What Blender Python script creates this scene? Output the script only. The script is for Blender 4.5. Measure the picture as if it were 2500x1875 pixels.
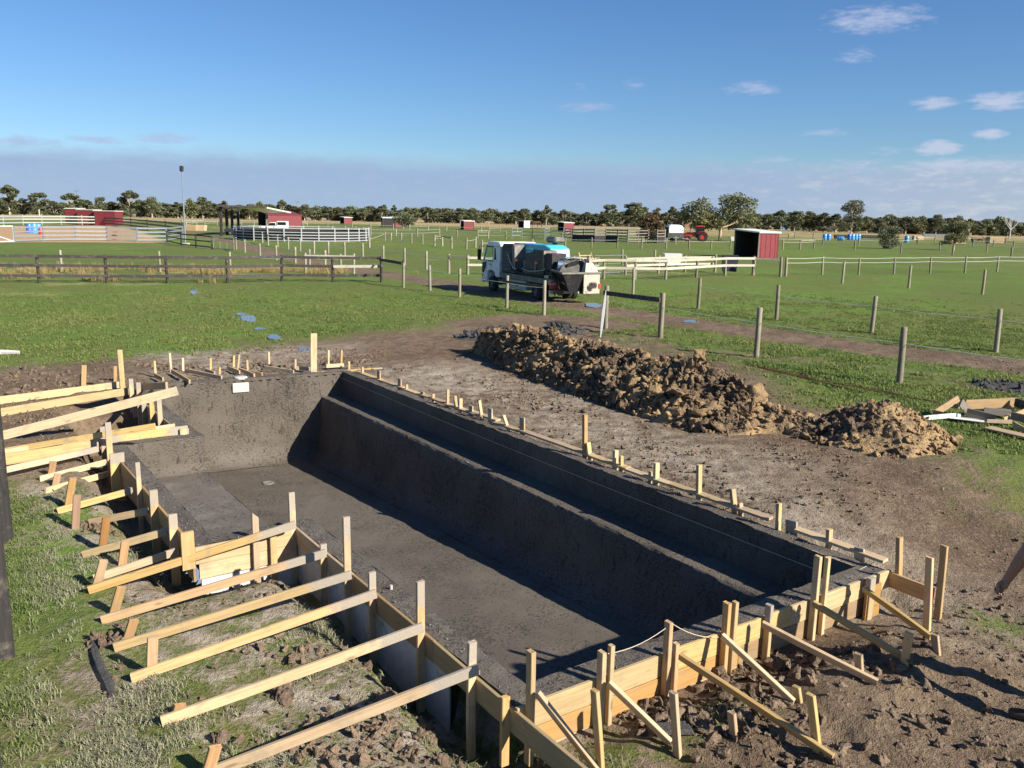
import bpy, bmesh, math, random
import numpy as np
from mathutils import Vector, Matrix
R = math.radians
random.seed(7)
scene = bpy.context.scene
col = scene.collection
for o in list(bpy.data.objects): bpy.data.objects.remove(o)

# ------------------------------------------------------------------ camera
CAM_H, FPX, PITCH, ROLL = 3.7, 2100.0, R(11.0), R(1.1)      # eye height (m), focal length (for a 2500 px wide frame)
_c, _s, _cp, _sp = math.cos(ROLL), math.sin(ROLL), math.cos(PITCH), math.sin(PITCH)
cam_d = bpy.data.cameras.new('camera'); cam = bpy.data.objects.new('camera', cam_d); col.objects.link(cam)
cam_d.sensor_width = 36.0; cam_d.lens = FPX / 2500 * 36.0
cam_d.clip_start = 0.1; cam_d.clip_end = 30000
right = Vector((_c, _s * _sp, _s * _cp)); up = Vector((-_s, _c * _sp, _c * _cp)); fwd = Vector((0, _cp, -_sp))
M = Matrix((right, up, -fwd)).transposed().to_4x4(); M.translation = (0, 0, CAM_H)
cam.matrix_world = M
scene.camera = cam

# ------------------------------------------------------------------ light
SUN_AZ, SUN_EL = 148.5, 30.3          # direction the shadows fall (deg from +X), sun elevation
ldir = Vector((math.cos(R(SUN_AZ)) * math.cos(R(SUN_EL)), math.sin(R(SUN_AZ)) * math.cos(R(SUN_EL)), -math.sin(R(SUN_EL))))
sd = bpy.data.lights.new('sun', 'SUN'); sd.energy = 5.0; sd.angle = R(0.55); sd.color = (1.0, 0.93, 0.82)
so = bpy.data.objects.new('sun', sd); col.objects.link(so)
so.rotation_euler = ldir.to_track_quat('-Z', 'Y').to_euler(); so.location = (30, -20, 40)
scene.view_settings.view_transform = 'Standard'; scene.view_settings.look = 'None'
scene.view_settings.exposure = 0.90; scene.view_settings.gamma = 1.0
scene.view_settings.use_curve_mapping = False
scene.cycles.max_bounces = 6; scene.cycles.transparent_max_bounces = 8
scene.cycles.use_denoising = True

def pix_dir(x, y):
    u = (x - 1250) / FPX; v = (937.5 - y) / FPX
    a = u * _c - v * _s; b = u * _s + v * _c
    return Vector((a, _cp + b * _sp, -_sp + b * _cp))
def gp(x, y, z=0.0):
    """the point of the level z that lies at photograph position (x, y)"""
    d = pix_dir(x, y); t = (z - CAM_H) / d.z
    return Vector((d.x * t, d.y * t, z))
def dp(x, y, Y):
    """the point at distance Y (m north of the camera) at photograph position (x, y)"""
    d = pix_dir(x, y); t = Y / d.y
    return Vector((d.x * t, Y, CAM_H + d.z * t))
def along(base, x, y):
    """height above base of photograph position (x, y), on the vertical through base"""
    return dp(x, y, base.y).z - base.z

# ------------------------------------------------------------------ world: sky and clouds
world = bpy.data.worlds.new('World'); scene.world = world; world.use_nodes = True
wn = world.node_tree.nodes; wl = world.node_tree.links
for n in list(wn): wn.remove(n)
def N(nt, t, **kw):
    n = nt.nodes.new(t)
    for k, v in kw.items(): setattr(n, k, v)
    return n
def mathn(nt, op, a, b=None, c=None, clamp=False):
    n = nt.nodes.new('ShaderNodeMath'); n.operation = op; n.use_clamp = clamp
    for i, v in enumerate((a, b, c)):
        if v is None: continue
        if isinstance(v, (int, float)): n.inputs[i].default_value = v
        else: nt.links.new(v, n.inputs[i])
    return n.outputs[0]
def mixc(nt, f, a, b, mode='MIX'):
    n = nt.nodes.new('ShaderNodeMix'); n.data_type = 'RGBA'; n.blend_type = mode
    for i, v in ((0, f), (6, a), (7, b)):
        if isinstance(v, (int, float)): n.inputs[i].default_value = v
        elif isinstance(v, (tuple, list)): n.inputs[i].default_value = (*v[:3], 1)
        else: nt.links.new(v, n.inputs[i])
    return n.outputs[2]
def noise(nt, vec, scale, detail=4, rough=0.55, dist=0.0):
    n = nt.nodes.new('ShaderNodeTexNoise'); n.inputs['Scale'].default_value = scale
    n.inputs['Detail'].default_value = detail; n.inputs['Roughness'].default_value = rough
    n.inputs['Distortion'].default_value = dist
    if vec is not None: nt.links.new(vec, n.inputs['Vector'])
    return n.outputs[0]
def smooth(nt, v, lo, hi, o0=0.0, o1=1.0):
    n = nt.nodes.new('ShaderNodeMapRange'); n.interpolation_type = 'SMOOTHSTEP'
    for k, val in (('From Min', lo), ('From Max', hi), ('To Min', o0), ('To Max', o1)): n.inputs[k].default_value = val
    nt.links.new(v, n.inputs['Value']); return n.outputs[0]

wt = world.node_tree
sky = N(wt, 'ShaderNodeTexSky', sky_type='NISHITA', sun_disc=False)
sky.sun_elevation = R(SUN_EL)
to_sun = -ldir
sky.sun_rotation = math.atan2(to_sun.x, to_sun.y)
sky.altitude = 0; sky.air_density = 1.0; sky.dust_density = 0.15; sky.ozone_density = 3.0
tc = N(wt, 'ShaderNodeTexCoord')
sep = N(wt, 'ShaderNodeSeparateXYZ'); wl.new(tc.outputs['Generated'], sep.inputs[0])
az = mathn(wt, 'ARCTAN2', sep.outputs[0], sep.outputs[1])        # 0 = ahead, + = right
hyp = mathn(wt, 'SQRT', mathn(wt, 'ADD', mathn(wt, 'MULTIPLY', sep.outputs[0], sep.outputs[0]), mathn(wt, 'MULTIPLY', sep.outputs[1], sep.outputs[1])))
el = mathn(wt, 'ARCTAN2', sep.outputs[2], hyp)
comb = N(wt, 'ShaderNodeCombineXYZ'); wl.new(az, comb.inputs[0]); wl.new(mathn(wt, 'MULTIPLY', el, 3.2), comb.inputs[1])
cv = comb.outputs[0]
n_edge = noise(wt, cv, 26, 6, 0.6)
n_puff = noise(wt, cv, 60, 5, 0.6)
n_big = noise(wt, cv, 4.2, 4, 0.55)
# low bank of stratocumulus all round the horizon, its upper rim uneven
rim = mathn(wt, 'ADD', mathn(wt, 'MULTIPLY', mathn(wt, 'SUBTRACT', n_edge, 0.5), 0.020), mathn(wt, 'MULTIPLY', mathn(wt, 'SUBTRACT', n_big, 0.5), 0.02))
bank_h = mathn(wt, 'SUBTRACT', mathn(wt, 'ADD', 0.0605, rim), el)
bank = smooth(wt, bank_h, -0.010, 0.016)
bank_low = smooth(wt, el, -0.01, 0.05)
# scattered small cumulus: (azimuth, elevation, half width, half height, strength)
def dirs(px, py):
    d = pix_dir(px, py); return math.atan2(d.x, d.y), math.atan2(d.z, math.hypot(d.x, d.y))
PUFFS = [(2130, 48, 130, 34, .62), (2090, 136, 48, 18, .4), (1552, 206, 40, 15, .45), (1432, 262, 85, 15, .62), (1840, 216, 78, 17, .68),
         (2275, 253, 56, 16, .8), (2440, 247, 74, 22, .85), (2415, 327, 42, 12, .9), (2290, 362, 54, 21, .95), (2010, 324, 60, 11, .5),
         (1885, 390, 56, 11, .6), (50, 345, 115, 15, .75), (240, 342, 78, 11, .75), (400, 338, 78, 15, .8), (40, 390, 66, 15, .7),
         (330, 387, 30, 5, .4), (755, 393, 42, 5, .5), (1410, 212, 34, 11, .22), (2170, 370, 50, 10, .3), (2360, 405, 190, 24, .8), (2080, 412, 150, 20, .5)]
rng = random.Random(5)
for k in range(26):      # the same fair-weather cumulus goes on outside the frame
    a_ = rng.uniform(-math.pi, math.pi)
    if abs(a_) < 0.62: continue
    PUFFS.append((a_, rng.uniform(.06, .3), rng.uniform(.02, .06), rng.uniform(.006, .014), rng.uniform(.4, .9), 1))
acc = None; white = None
for p in PUFFS:
    if len(p) == 6: a0, e0, sa, se, st = p[:5]
    else:
        a0, e0 = dirs(p[0], p[1]); sa = p[2] / FPX; se = p[3] / FPX; st = p[4]
    dx = mathn(wt, 'DIVIDE', mathn(wt, 'SUBTRACT', az, a0), sa)
    dy = mathn(wt, 'DIVIDE', mathn(wt, 'SUBTRACT', el, e0), se)
    r2 = mathn(wt, 'ADD', mathn(wt, 'MULTIPLY', dx, dx), mathn(wt, 'MULTIPLY', dy, dy))
    g = mathn(wt, 'MULTIPLY', mathn(wt, 'SUBTRACT', 1.0, r2), st)
    acc = g if acc is None else mathn(wt, 'MAXIMUM', acc, g)
puff_v = mathn(wt, 'ADD', acc, mathn(wt, 'ADD', mathn(wt, 'MULTIPLY', mathn(wt, 'SUBTRACT', n_puff, 0.55), 1.5), mathn(wt, 'MULTIPLY', mathn(wt, 'SUBTRACT', n_edge, 0.5), 1.2)))
puff = mathn(wt, 'MULTIPLY', smooth(wt, puff_v, -0.05, 0.95), 0.72)
# sunlit clouds are whiter where the light rakes them (towards the right-hand sky), lilac-grey elsewhere
side = smooth(wt, az, 0.05, 0.62)
crest = smooth(wt, mathn(wt, 'ADD', mathn(wt, 'MULTIPLY', n_edge, 0.6), mathn(wt, 'MULTIPLY', n_puff, 0.5)), 0.5, 0.78)
bg_sky = N(wt, 'ShaderNodeBackground'); bg_sky.inputs[1].default_value = 0.054
hs = N(wt, 'ShaderNodeHueSaturation'); hs.inputs['Saturation'].default_value = 1.05; hs.inputs['Value'].default_value = 1.0
wl.new(mixc(wt, 1.0, sky.outputs[0], (0.75, 0.94, 1.20), 'MULTIPLY'), hs.inputs['Color'])
wl.new(hs.outputs[0], bg_sky.inputs[0])
c_bank = mixc(wt, bank_low, (0.33, 0.45, 0.64), (0.31, 0.42, 0.63))
c_bank = mixc(wt, mathn(wt, 'MULTIPLY', side, 0.75), c_bank, (0.42, 0.49, 0.60))
c_bank = mixc(wt, mathn(wt, 'MULTIPLY', crest, mathn(wt, 'ADD', 0.10, mathn(wt, 'MULTIPLY', side, 0.6))), c_bank, (0.68, 0.68, 0.71))
c_puff = mixc(wt, side, (0.36, 0.43, 0.63), (0.56, 0.58, 0.70))
bgb = N(wt, 'ShaderNodeBackground'); wl.new(c_bank, bgb.inputs[0]); bgb.inputs[1].default_value = 0.585
bgp = N(wt, 'ShaderNodeBackground'); wl.new(c_puff, bgp.inputs[0]); bgp.inputs[1].default_value = 0.64
m1 = N(wt, 'ShaderNodeMixShader'); wl.new(puff, m1.inputs[0]); wl.new(bg_sky.outputs[0], m1.inputs[1]); wl.new(bgp.outputs[0], m1.inputs[2])
m2 = N(wt, 'ShaderNodeMixShader'); wl.new(mathn(wt, 'MULTIPLY', bank, 0.9), m2.inputs[0]); wl.new(m1.outputs[0], m2.inputs[1]); wl.new(bgb.outputs[0], m2.inputs[2])
wo = N(wt, 'ShaderNodeOutputWorld'); wl.new(m2.outputs[0], wo.inputs[0])

# ------------------------------------------------------------------ helpers
def tag(o, label=None, cat=None, group=None, kind=None):
    if label: o['label'] = label
    if cat: o['category'] = cat
    if group: o['group'] = group
    if kind: o['kind'] = kind
    return o
def empty(name, loc=(0, 0, 0), label=None, cat=None, group=None, rz=0.0):
    o = bpy.data.objects.new(name, None); col.objects.link(o); o.empty_display_size = 0.2
    o.location = loc; o.rotation_euler = (0, 0, rz)
    return tag(o, label, cat, group)
def link(name, me, mat=None, parent=None, mw=None):
    """link a mesh; mw = its world matrix (a parent without rotation) or its local one for rotated parents"""
    o = bpy.data.objects.new(name, me); col.objects.link(o)
    if mat is not None and len(me.materials) == 0: me.materials.append(mat)
    if parent is not None:
        o.parent = parent
        pl = Vector((0, 0, 0)); q = parent
        while q is not None and q.rotation_euler.z == 0 and q.get('_rot') is None:
            pl += q.location; q = q.parent
        if mw is not None: o.matrix_basis = Matrix.Translation(-pl) @ mw
        else: o.location = -pl
    elif mw is not None: o.matrix_basis = mw
    return o
def mesh(name, v, f, smooth_=False):
    me = bpy.data.meshes.new(name); me.from_pydata([tuple(p) for p in v], [], [tuple(q) for q in f]); me.update()
    if smooth_: me.shade_smooth()
    return me
class MB:
    """collects solids in one coordinate frame and links them as one mesh"""
    def __init__(s): s.v = []; s.f = []
    def box(s, x0, x1, y0, y1, z0, z1):
        n = len(s.v)
        s.v += [(x, y, z) for z in (z0, z1) for y in (y0, y1) for x in (x0, x1)]
        s.f += [tuple(n + i for i in q) for q in ((0, 2, 3, 1), (4, 5, 7, 6), (0, 1, 5, 4), (2, 6, 7, 3), (0, 4, 6, 2), (1, 3, 7, 5))]
        return s
    def hexa(s, p):                              # 8 points: bottom loop then top loop
        n = len(s.v); s.v += [tuple(q) for q in p]
        s.f += [tuple(n + i for i in q) for q in ((3, 2, 1, 0), (4, 5, 6, 7), (0, 1, 5, 4), (1, 2, 6, 5), (2, 3, 7, 6), (3, 0, 4, 7))]
        return s
    def prism(s, poly, axis, a, b):              # a 2-D polygon pushed along an axis ('x','y','z')
        n = len(s.v); m = len(poly)
        for c in (a, b):
            for (p, q) in poly:
                s.v.append({'x': (c, p, q), 'y': (p, c, q), 'z': (p, q, c)}[axis])
        s.f.append(tuple(n + i for i in range(m))[::-1]); s.f.append(tuple(n + m + i for i in range(m)))
        for i in range(m):
            j = (i + 1) % m; s.f.append((n + i, n + j, n + m + j, n + m + i))
        return s
    def tube(s, pts, r, k=8, cap=True):
        pts = [Vector(p) for p in pts]; rr = r if isinstance(r, (list, tuple)) else [r] * len(pts)
        n = len(s.v); prev = None
        for i, p in enumerate(pts):
            d = (pts[min(i + 1, len(pts) - 1)] - pts[max(i - 1, 0)]).normalized()
            if prev is None:
                x = d.orthogonal().normalized()
            else:
                x = (prev - d * prev.dot(d)).normalized()
            prev = x; y = d.cross(x)
            for j in range(k):
                a = 2 * math.pi * j / k
                s.v.append(tuple(p + (x * math.cos(a) + y * math.sin(a)) * rr[i]))
        for i in range(len(pts) - 1):
            for j in range(k):
                s.f.append((n + i * k + j, n + i * k + (j + 1) % k, n + (i + 1) * k + (j + 1) % k, n + (i + 1) * k + j))
        if cap:
            s.f.append(tuple(n + j for j in range(k))[::-1]); s.f.append(tuple(n + (len(pts) - 1) * k + j for j in range(k)))
        return s
    def disc(s, c, axis, r, w, k=20):            # a wheel or drum: centre, axis vector, radius, width
        a = Vector(axis).normalized(); return s.tube([Vector(c) - a * w / 2, Vector(c) + a * w / 2], r, k)
    def lathe(s, prof, c=(0, 0, 0), k=20):       # profile of (r, z) about Z
        n = len(s.v)
        for (r, z) in prof:
            for j in range(k):
                a = 2 * math.pi * j / k; s.v.append((c[0] + r * math.cos(a), c[1] + r * math.sin(a), c[2] + z))
        for i in range(len(prof) - 1):
            for j in range(k): s.f.append((n + i * k + j, n + i * k + (j + 1) % k, n + (i + 1) * k + (j + 1) % k, n + (i + 1) * k + j))
        return s
    def build(s, name, mat, parent=None, mw=None, smooth_=False, bevel=0.0):
        me = mesh(name, s.v, s.f)
        if bevel > 0:
            bm = bmesh.new(); bm.from_mesh(me)
            bmesh.ops.recalc_face_normals(bm, faces=bm.faces)
            bmesh.ops.bevel(bm, geom=[e for e in bm.edges if len(e.link_faces) == 2 and e.calc_face_angle(0) > 0.5], offset=bevel, segments=1, affect='EDGES', profile=0.7)
            bm.to_mesh(me); bm.free()
        else:
            bm = bmesh.new(); bm.from_mesh(me); bmesh.ops.recalc_face_normals(bm, faces=bm.faces); bm.to_mesh(me); bm.free()
        if smooth_: me.shade_smooth(); me.set_sharp_from_angle(angle=R(40))
        return link(name, me, mat, parent, mw)
def local(parent, mb, name, mat, **kw):
    """build into a rotated thing: coordinates are the thing's own"""
    o = mb.build(name, mat, None, None, **kw); o.parent = parent; o.matrix_basis = Matrix.Identity(4); return o
def copy_tree(o, parent=None):
    c = o.copy(); col.objects.link(c); c.parent = parent
    for ch in list(o.children): copy_tree(ch, c)
    return c

# smooth value noise for laying out the ground
_rs = np.random.RandomState(11); _tab = _rs.rand(256, 256)
def vnoise(x, y):
    x = np.asarray(x, float); y = np.asarray(y, float)
    xi = np.floor(x).astype(int); yi = np.floor(y).astype(int); fx = x - xi; fy = y - yi
    fx = fx * fx * (3 - 2 * fx); fy = fy * fy * (3 - 2 * fy)
    t = lambda i, j: _tab[i & 255, j & 255]
    return (t(xi, yi) * (1 - fx) + t(xi + 1, yi) * fx) * (1 - fy) + (t(xi, yi + 1) * (1 - fx) + t(xi + 1, yi + 1) * fx) * fy
def fbm(x, y, o=4, g=0.5):
    s = 0; a = 1; tot = 0
    for i in range(o):
        s = s + a * vnoise(x * 2 ** i + 17.3 * i, y * 2 ** i + 9.1 * i); tot += a; a *= g
    return s / tot
def sstep(v, lo, hi):
    t = np.clip((np.asarray(v, float) - lo) / (hi - lo), 0, 1); return t * t * (3 - 2 * t)
def seg_dist(x, y, pts):
    d = np.full(np.shape(x), 1e9)
    for (x0, y0), (x1, y1) in zip(pts[:-1], pts[1:]):
        vx, vy = x1 - x0, y1 - y0; L = vx * vx + vy * vy
        t = np.clip(((x - x0) * vx + (y - y0) * vy) / L, 0, 1)
        d = np.minimum(d, np.hypot(x - x0 - t * vx, y - y0 - t * vy))
    return d
def inside(x, y, poly):
    c = np.zeros(np.shape(x), bool); n = len(poly)
    for i in range(n):
        x0, y0 = poly[i]; x1, y1 = poly[(i + 1) % n]
        with np.errstate(divide='ignore', invalid='ignore'):
            h = ((y0 > y) != (y1 > y)) & (x < (x1 - x0) * (y - y0) / (y1 - y0 + 1e-12) + x0)
        c ^= h
    return c

# the pool's own axes: s runs from the deep far end towards the camera, t to the right; z = 0 is the top of its walls
C0 = np.array([-4.04, 20.14]); PA = np.array([0.572, -0.820]); PB = np.array([0.820, 0.572])
def pw(s, t, z=0.0):
    q = C0 + PA * s + PB * t; return Vector((q[0], q[1], z))
def ploc(x, y):
    qx = x - C0[0]; qy = y - C0[1]; return qx * PA[0] + qy * PA[1], qx * PB[0] + qy * PB[1]
# ------------------------------------------------------------------ materials
def new_mat(name):
    m = bpy.data.materials.new(name); m.use_nodes = True; nt = m.node_tree
    for n in list(nt.nodes): nt.nodes.remove(n)
    out = N(nt, 'ShaderNodeOutputMaterial'); b = N(nt, 'ShaderNodeBsdfPrincipled'); nt.links.new(b.outputs[0], out.inputs[0])
    return m, nt, b
def setin(nt, b, k, v):
    if isinstance(v, (int, float)): b.inputs[k].default_value = v
    elif isinstance(v, (tuple, list)): b.inputs[k].default_value = (*v[:3], 1)
    else: nt.links.new(v, b.inputs[k])
def bump(nt, b, h, dist=0.01, strength=0.6):
    n = N(nt, 'ShaderNodeBump'); n.inputs['Strength'].default_value = strength; n.inputs['Distance'].default_value = dist
    nt.links.new(h, n.inputs['Height']); nt.links.new(n.outputs[0], b.inputs['Normal'])
def objco(nt, scale=(1, 1, 1)):
    t = N(nt, 'ShaderNodeTexCoord'); m = N(nt, 'ShaderNodeMapping'); m.inputs['Scale'].default_value = scale
    nt.links.new(t.outputs['Object'], m.inputs['Vector']); return m.outputs[0]
def worldco(nt, scale=(1, 1, 1)):
    g = N(nt, 'ShaderNodeNewGeometry'); m = N(nt, 'ShaderNodeMapping'); m.inputs['Scale'].default_value = scale
    nt.links.new(g.outputs['Position'], m.inputs['Vector']); return m.outputs[0]
def attr(nt, name, typ='GEOMETRY'):
    a = N(nt, 'ShaderNodeAttribute'); a.attribute_name = name; a.attribute_type = typ; return a
def orand(nt): return N(nt, 'ShaderNodeObjectInfo').outputs['Random']

def plain(name, c, rough=0.6, metal=0.0, var=0.25, scale=6.0, dirt=None, bmp=0.0):
    m, nt, b = new_mat(name); v = objco(nt)
    n1 = noise(nt, v, scale, 5, 0.6); n2 = noise(nt, v, scale * 7, 3, 0.6)
    f = mathn(nt, 'ADD', mathn(nt, 'MULTIPLY', n1, 0.7), mathn(nt, 'MULTIPLY', n2, 0.3))
    dark = tuple(x * (1 - var) for x in c); lite = tuple(min(1, x * (1 + var)) for x in c)
    cc = mixc(nt, smooth(nt, f, 0.3, 0.7), dark, lite)
    if dirt: cc = mixc(nt, smooth(nt, n1, 0.52, 0.75), cc, dirt)
    setin(nt, b, 'Base Color', cc); setin(nt, b, 'Roughness', mathn(nt, 'ADD', rough - 0.1, mathn(nt, 'MULTIPLY', n2, 0.2))); setin(nt, b, 'Metallic', metal)
    if bmp: bump(nt, b, n2, bmp, 0.6)
    return m

def timber(name, base, deep, cement=True, rough=0.75):
    """sawn softwood: growth-ring bands along the board's own length, a few knots, per-board tint, cement slurry by the 'cem' attribute"""
    m, nt, b = new_mat(name)
    tcn = N(nt, 'ShaderNodeTexCoord'); rnd = orand(nt)
    off = N(nt, 'ShaderNodeVectorMath', operation='ADD'); nt.links.new(tcn.outputs['Object'], off.inputs[0])
    cx = N(nt, 'ShaderNodeCombineXYZ')
    for i, k in enumerate((37.0, 13.0, 7.0)): nt.links.new(mathn(nt, 'MULTIPLY', rnd, k), cx.inputs[i])
    nt.links.new(cx.outputs[0], off.inputs[1])
    mp = N(nt, 'ShaderNodeMapping'); mp.inputs['Scale'].default_value = (1.1, 22, 22); nt.links.new(off.outputs[0], mp.inputs['Vector'])
    g1 = noise(nt, mp.outputs[0], 1.6, 4, 0.6, 0.6)
    mp2 = N(nt, 'ShaderNodeMapping'); mp2.inputs['Scale'].default_value = (5, 160, 160); nt.links.new(off.outputs[0], mp2.inputs['Vector'])
    g2 = noise(nt, mp2.outputs[0], 1.0, 3, 0.6)
    vo = N(nt, 'ShaderNodeTexVoronoi', feature='F1'); vo.inputs['Scale'].default_value = 1.0
    mp3 = N(nt, 'ShaderNodeMapping'); mp3.inputs['Scale'].default_value = (2.2, 7.5, 7.5); nt.links.new(off.outputs[0], mp3.inputs['Vector']); nt.links.new(mp3.outputs[0], vo.inputs['Vector'])
    knot = smooth(nt, vo.outputs['Distance'], 0.16, 0.06)
    c = mixc(nt, smooth(nt, g1, 0.35, 0.7), base, deep)
    c = mixc(nt, mathn(nt, 'MULTIPLY', smooth(nt, g2, 0.5, 0.75), 0.25), c, tuple(x * 0.62 for x in deep))
    c = mixc(nt, mathn(nt, 'MULTIPLY', knot, 0.7), c, tuple(x * 0.42 for x in deep))
    hsv = N(nt, 'ShaderNodeHueSaturation'); nt.links.new(c, hsv.inputs['Color'])
    nt.links.new(mathn(nt, 'ADD', 0.489, mathn(nt, 'MULTIPLY', rnd, 0.022)), hsv.inputs['Hue']); nt.links.new(mathn(nt, 'ADD', 0.74, mathn(nt, 'MULTIPLY', mathn(nt, 'FRACT', mathn(nt, 'MULTIPLY', rnd, 13.7)), 0.36)), hsv.inputs['Saturation'])
    rv = mathn(nt, 'FRACT', mathn(nt, 'MULTIPLY', rnd, 7.31))
    nt.links.new(mathn(nt, 'ADD', 0.66, mathn(nt, 'MULTIPLY', rv, 0.38)), hsv.inputs['Value'])
    c = hsv.outputs[0]
    wv = worldco(nt); st = noise(nt, wv, 5, 5, 0.65)
    c = mixc(nt, mathn(nt, 'MULTIPLY', smooth(nt, st, 0.50, 0.70), 0.45), c, (0.24, 0.195, 0.14))
    h = g2
    if cement:
        cem = attr(nt, 'cem').outputs['Fac']
        blot = noise(nt, wv, 14, 6, 0.7)
        mk = smooth(nt, mathn(nt, 'ADD', mathn(nt, 'MULTIPLY', cem, 1.15), mathn(nt, 'MULTIPLY', blot, 0.9)), 0.86, 1.12)
        cc = mixc(nt, noise(nt, wv, 60, 3), (0.25, 0.22, 0.178), (0.38, 0.34, 0.285))
        c = mixc(nt, mathn(nt, 'MULTIPLY', mk, 0.85), c, cc)
        h = mathn(nt, 'ADD', mathn(nt, 'MULTIPLY', g2, 0.5), mathn(nt, 'MULTIPLY', mathn(nt, 'MULTIPLY', mk, blot), 2.0))
    setin(nt, b, 'Base Color', c); setin(nt, b, 'Roughness', rough); bump(nt, b, h, 0.003, 0.6)
    return m

M_ = {}
M_['pine'] = timber('pine', (0.62, 0.435, 0.205), (0.51, 0.325, 0.135))
M_['pine_orange'] = timber('pine_orange', (0.47, 0.265, 0.095), (0.38, 0.195, 0.062))
M_['ply'] = timber('ply', (0.47, 0.32, 0.15), (0.38, 0.25, 0.11))
M_['pile_wood'] = timber('pile_wood', (0.60, 0.42, 0.21), (0.46, 0.28, 0.12), cement=False)
M_['post'] = timber('post', (0.30, 0.26, 0.17), (0.20, 0.17, 0.11), cement=False, rough=0.85)
M_['post_pale'] = timber('post_pale', (0.38, 0.35, 0.24), (0.27, 0.24, 0.16), cement=False, rough=0.85)
M_['black_rail'] = timber('black_rail', (0.070, 0.058, 0.050), (0.040, 0.034, 0.030), cement=False, rough=0.8)
M_['black_post'] = timber('black_post', (0.040, 0.034, 0.030), (0.022, 0.020, 0.018), cement=False, rough=0.8)
M_['white_rail'] = timber('white_rail', (0.66, 0.61, 0.50), (0.48, 0.42, 0.30), cement=False, rough=0.8)
M_['grey_wood'] = timber('grey_wood', (0.28, 0.24, 0.19), (0.19, 0.155, 0.12), cement=False, rough=0.85)
M_['foam'] = plain('foam', (0.58, 0.58, 0.56), 0.8, 0, 0.10, 5, dirt=(0.40, 0.36, 0.30))
M_['fibro'] = plain('fibro', (0.50, 0.47, 0.41), 0.85, 0, 0.15, 5, dirt=(0.27, 0.23, 0.18))
M_['galv'] = plain('galv', (0.27, 0.30, 0.32), 0.42, 0.35, 0.12, 3)
M_['pale_pipe'] = plain('pale_pipe', (0.36, 0.40, 0.35), 0.55, 0.1, 0.12, 3)
M_['white'] = plain('white', (0.78, 0.78, 0.76), 0.4, 0, 0.06, 3, dirt=(0.58, 0.55, 0.48))
M_['white_cab'] = plain('white_cab', (0.76, 0.78, 0.80), 0.28, 0, 0.04, 2, dirt=(0.62, 0.61, 0.58))
M_['cyan'] = plain('cyan', (0.075, 0.52, 0.66), 0.4, 0, 0.05, 2, dirt=(0.12, 0.42, 0.50))
M_['cyan_text'] = plain('cyan_text', (0.42, 0.78, 0.86), 0.5, 0, 0.05, 2)
M_['black'] = plain('black', (0.016, 0.016, 0.018), 0.6, 0, 0.3, 4, dirt=(0.06, 0.052, 0.045))
M_['dark_steel'] = plain('dark_steel', (0.05, 0.047, 0.042), 0.6, 0.2, 0.3, 4, dirt=(0.13, 0.115, 0.09))
M_['mid_steel'] = plain('mid_steel', (0.16, 0.15, 0.13), 0.6, 0.2, 0.3, 4, dirt=(0.26, 0.23, 0.18))
M_['cream_steel'] = plain('cream_steel', (0.46, 0.41, 0.32), 0.6, 0, 0.2, 5, dirt=(0.12, 0.10, 0.08))
M_['rubber'] = plain('rubber', (0.020, 0.020, 0.021), 0.85, 0, 0.3, 9, dirt=(0.075, 0.06, 0.045))
M_['red'] = plain('red', (0.185, 0.025, 0.030), 0.5, 0, 0.10, 2)
M_['bright_red'] = plain('bright_red', (0.55, 0.04, 0.035), 0.4, 0, 0.08, 3)
M_['orange'] = plain('orange', (0.75, 0.14, 0.04), 0.5, 0, 0.08, 3)
M_['pen_white'] = plain('pen_white', (0.50, 0.52, 0.53), 0.5, 0, 0.08, 3)
M_['drum_blue'] = plain('drum_blue', (0.02, 0.05, 0.11), 0.5, 0, 0.2, 3)
M_['blue'] = plain('blue', (0.030, 0.16, 0.52), 0.4, 0, 0.10, 3)
M_['light_blue'] = plain('light_blue', (0.06, 0.30, 0.62), 0.4, 0, 0.10, 3)
M_['shed_roof'] = plain('shed_roof', (0.74, 0.70, 0.60), 0.5, 0.1, 0.06, 2)
M_['dark_in'] = plain('dark_in', (0.030, 0.028, 0.027), 0.85, 0, 0.2, 3)  # near-black; on shed linings and the float doorway it paints interior shade
M_['green_roof'] = plain('green_roof', (0.20, 0.33, 0.26), 0.5, 0.1, 0.06, 1)
M_['brick'] = plain('brick', (0.22, 0.12, 0.09), 0.9, 0, 0.15, 2)
M_['skin'] = plain('skin', (0.30, 0.155, 0.10), 0.5, 0, 0.10, 20, bmp=0.001)
M_['hair'] = plain('hair', (0.035, 0.022, 0.014), 0.7, 0, 0.3, 30)
M_['red_cloth'] = plain('red_cloth', (0.60, 0.05, 0.05), 0.85, 0, 0.12, 9)
M_['navy_cloth'] = plain('navy_cloth', (0.022, 0.026, 0.045), 0.9, 0, 0.2, 9)
M_['boot'] = plain('boot', (0.05, 0.035, 0.025), 0.8, 0, 0.3, 12)
M_['rope'] = plain('rope', (0.50, 0.52, 0.46), 0.8, 0, 0.1, 12)
M_['string'] = plain('string', (0.55, 0.47, 0.33), 0.8, 0, 0.1, 12)
M_['rust'] = plain('rust', (0.15, 0.06, 0.03), 0.9, 0, 0.4, 12)
M_['horse'] = plain('horse', (0.10, 0.045, 0.022), 0.7, 0, 0.2, 3)
M_['pipe_white'] = plain('pipe_white', (0.50, 0.48, 0.43), 0.5, 0, 0.1, 6)
def glass_mat():
    m, nt, b = new_mat('glass'); setin(nt, b, 'Base Color', (0.012, 0.016, 0.018)); setin(nt, b, 'Roughness', 0.06); b.inputs['Specular IOR Level'].default_value = 0.7; return m
M_['glass'] = glass_mat()
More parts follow.
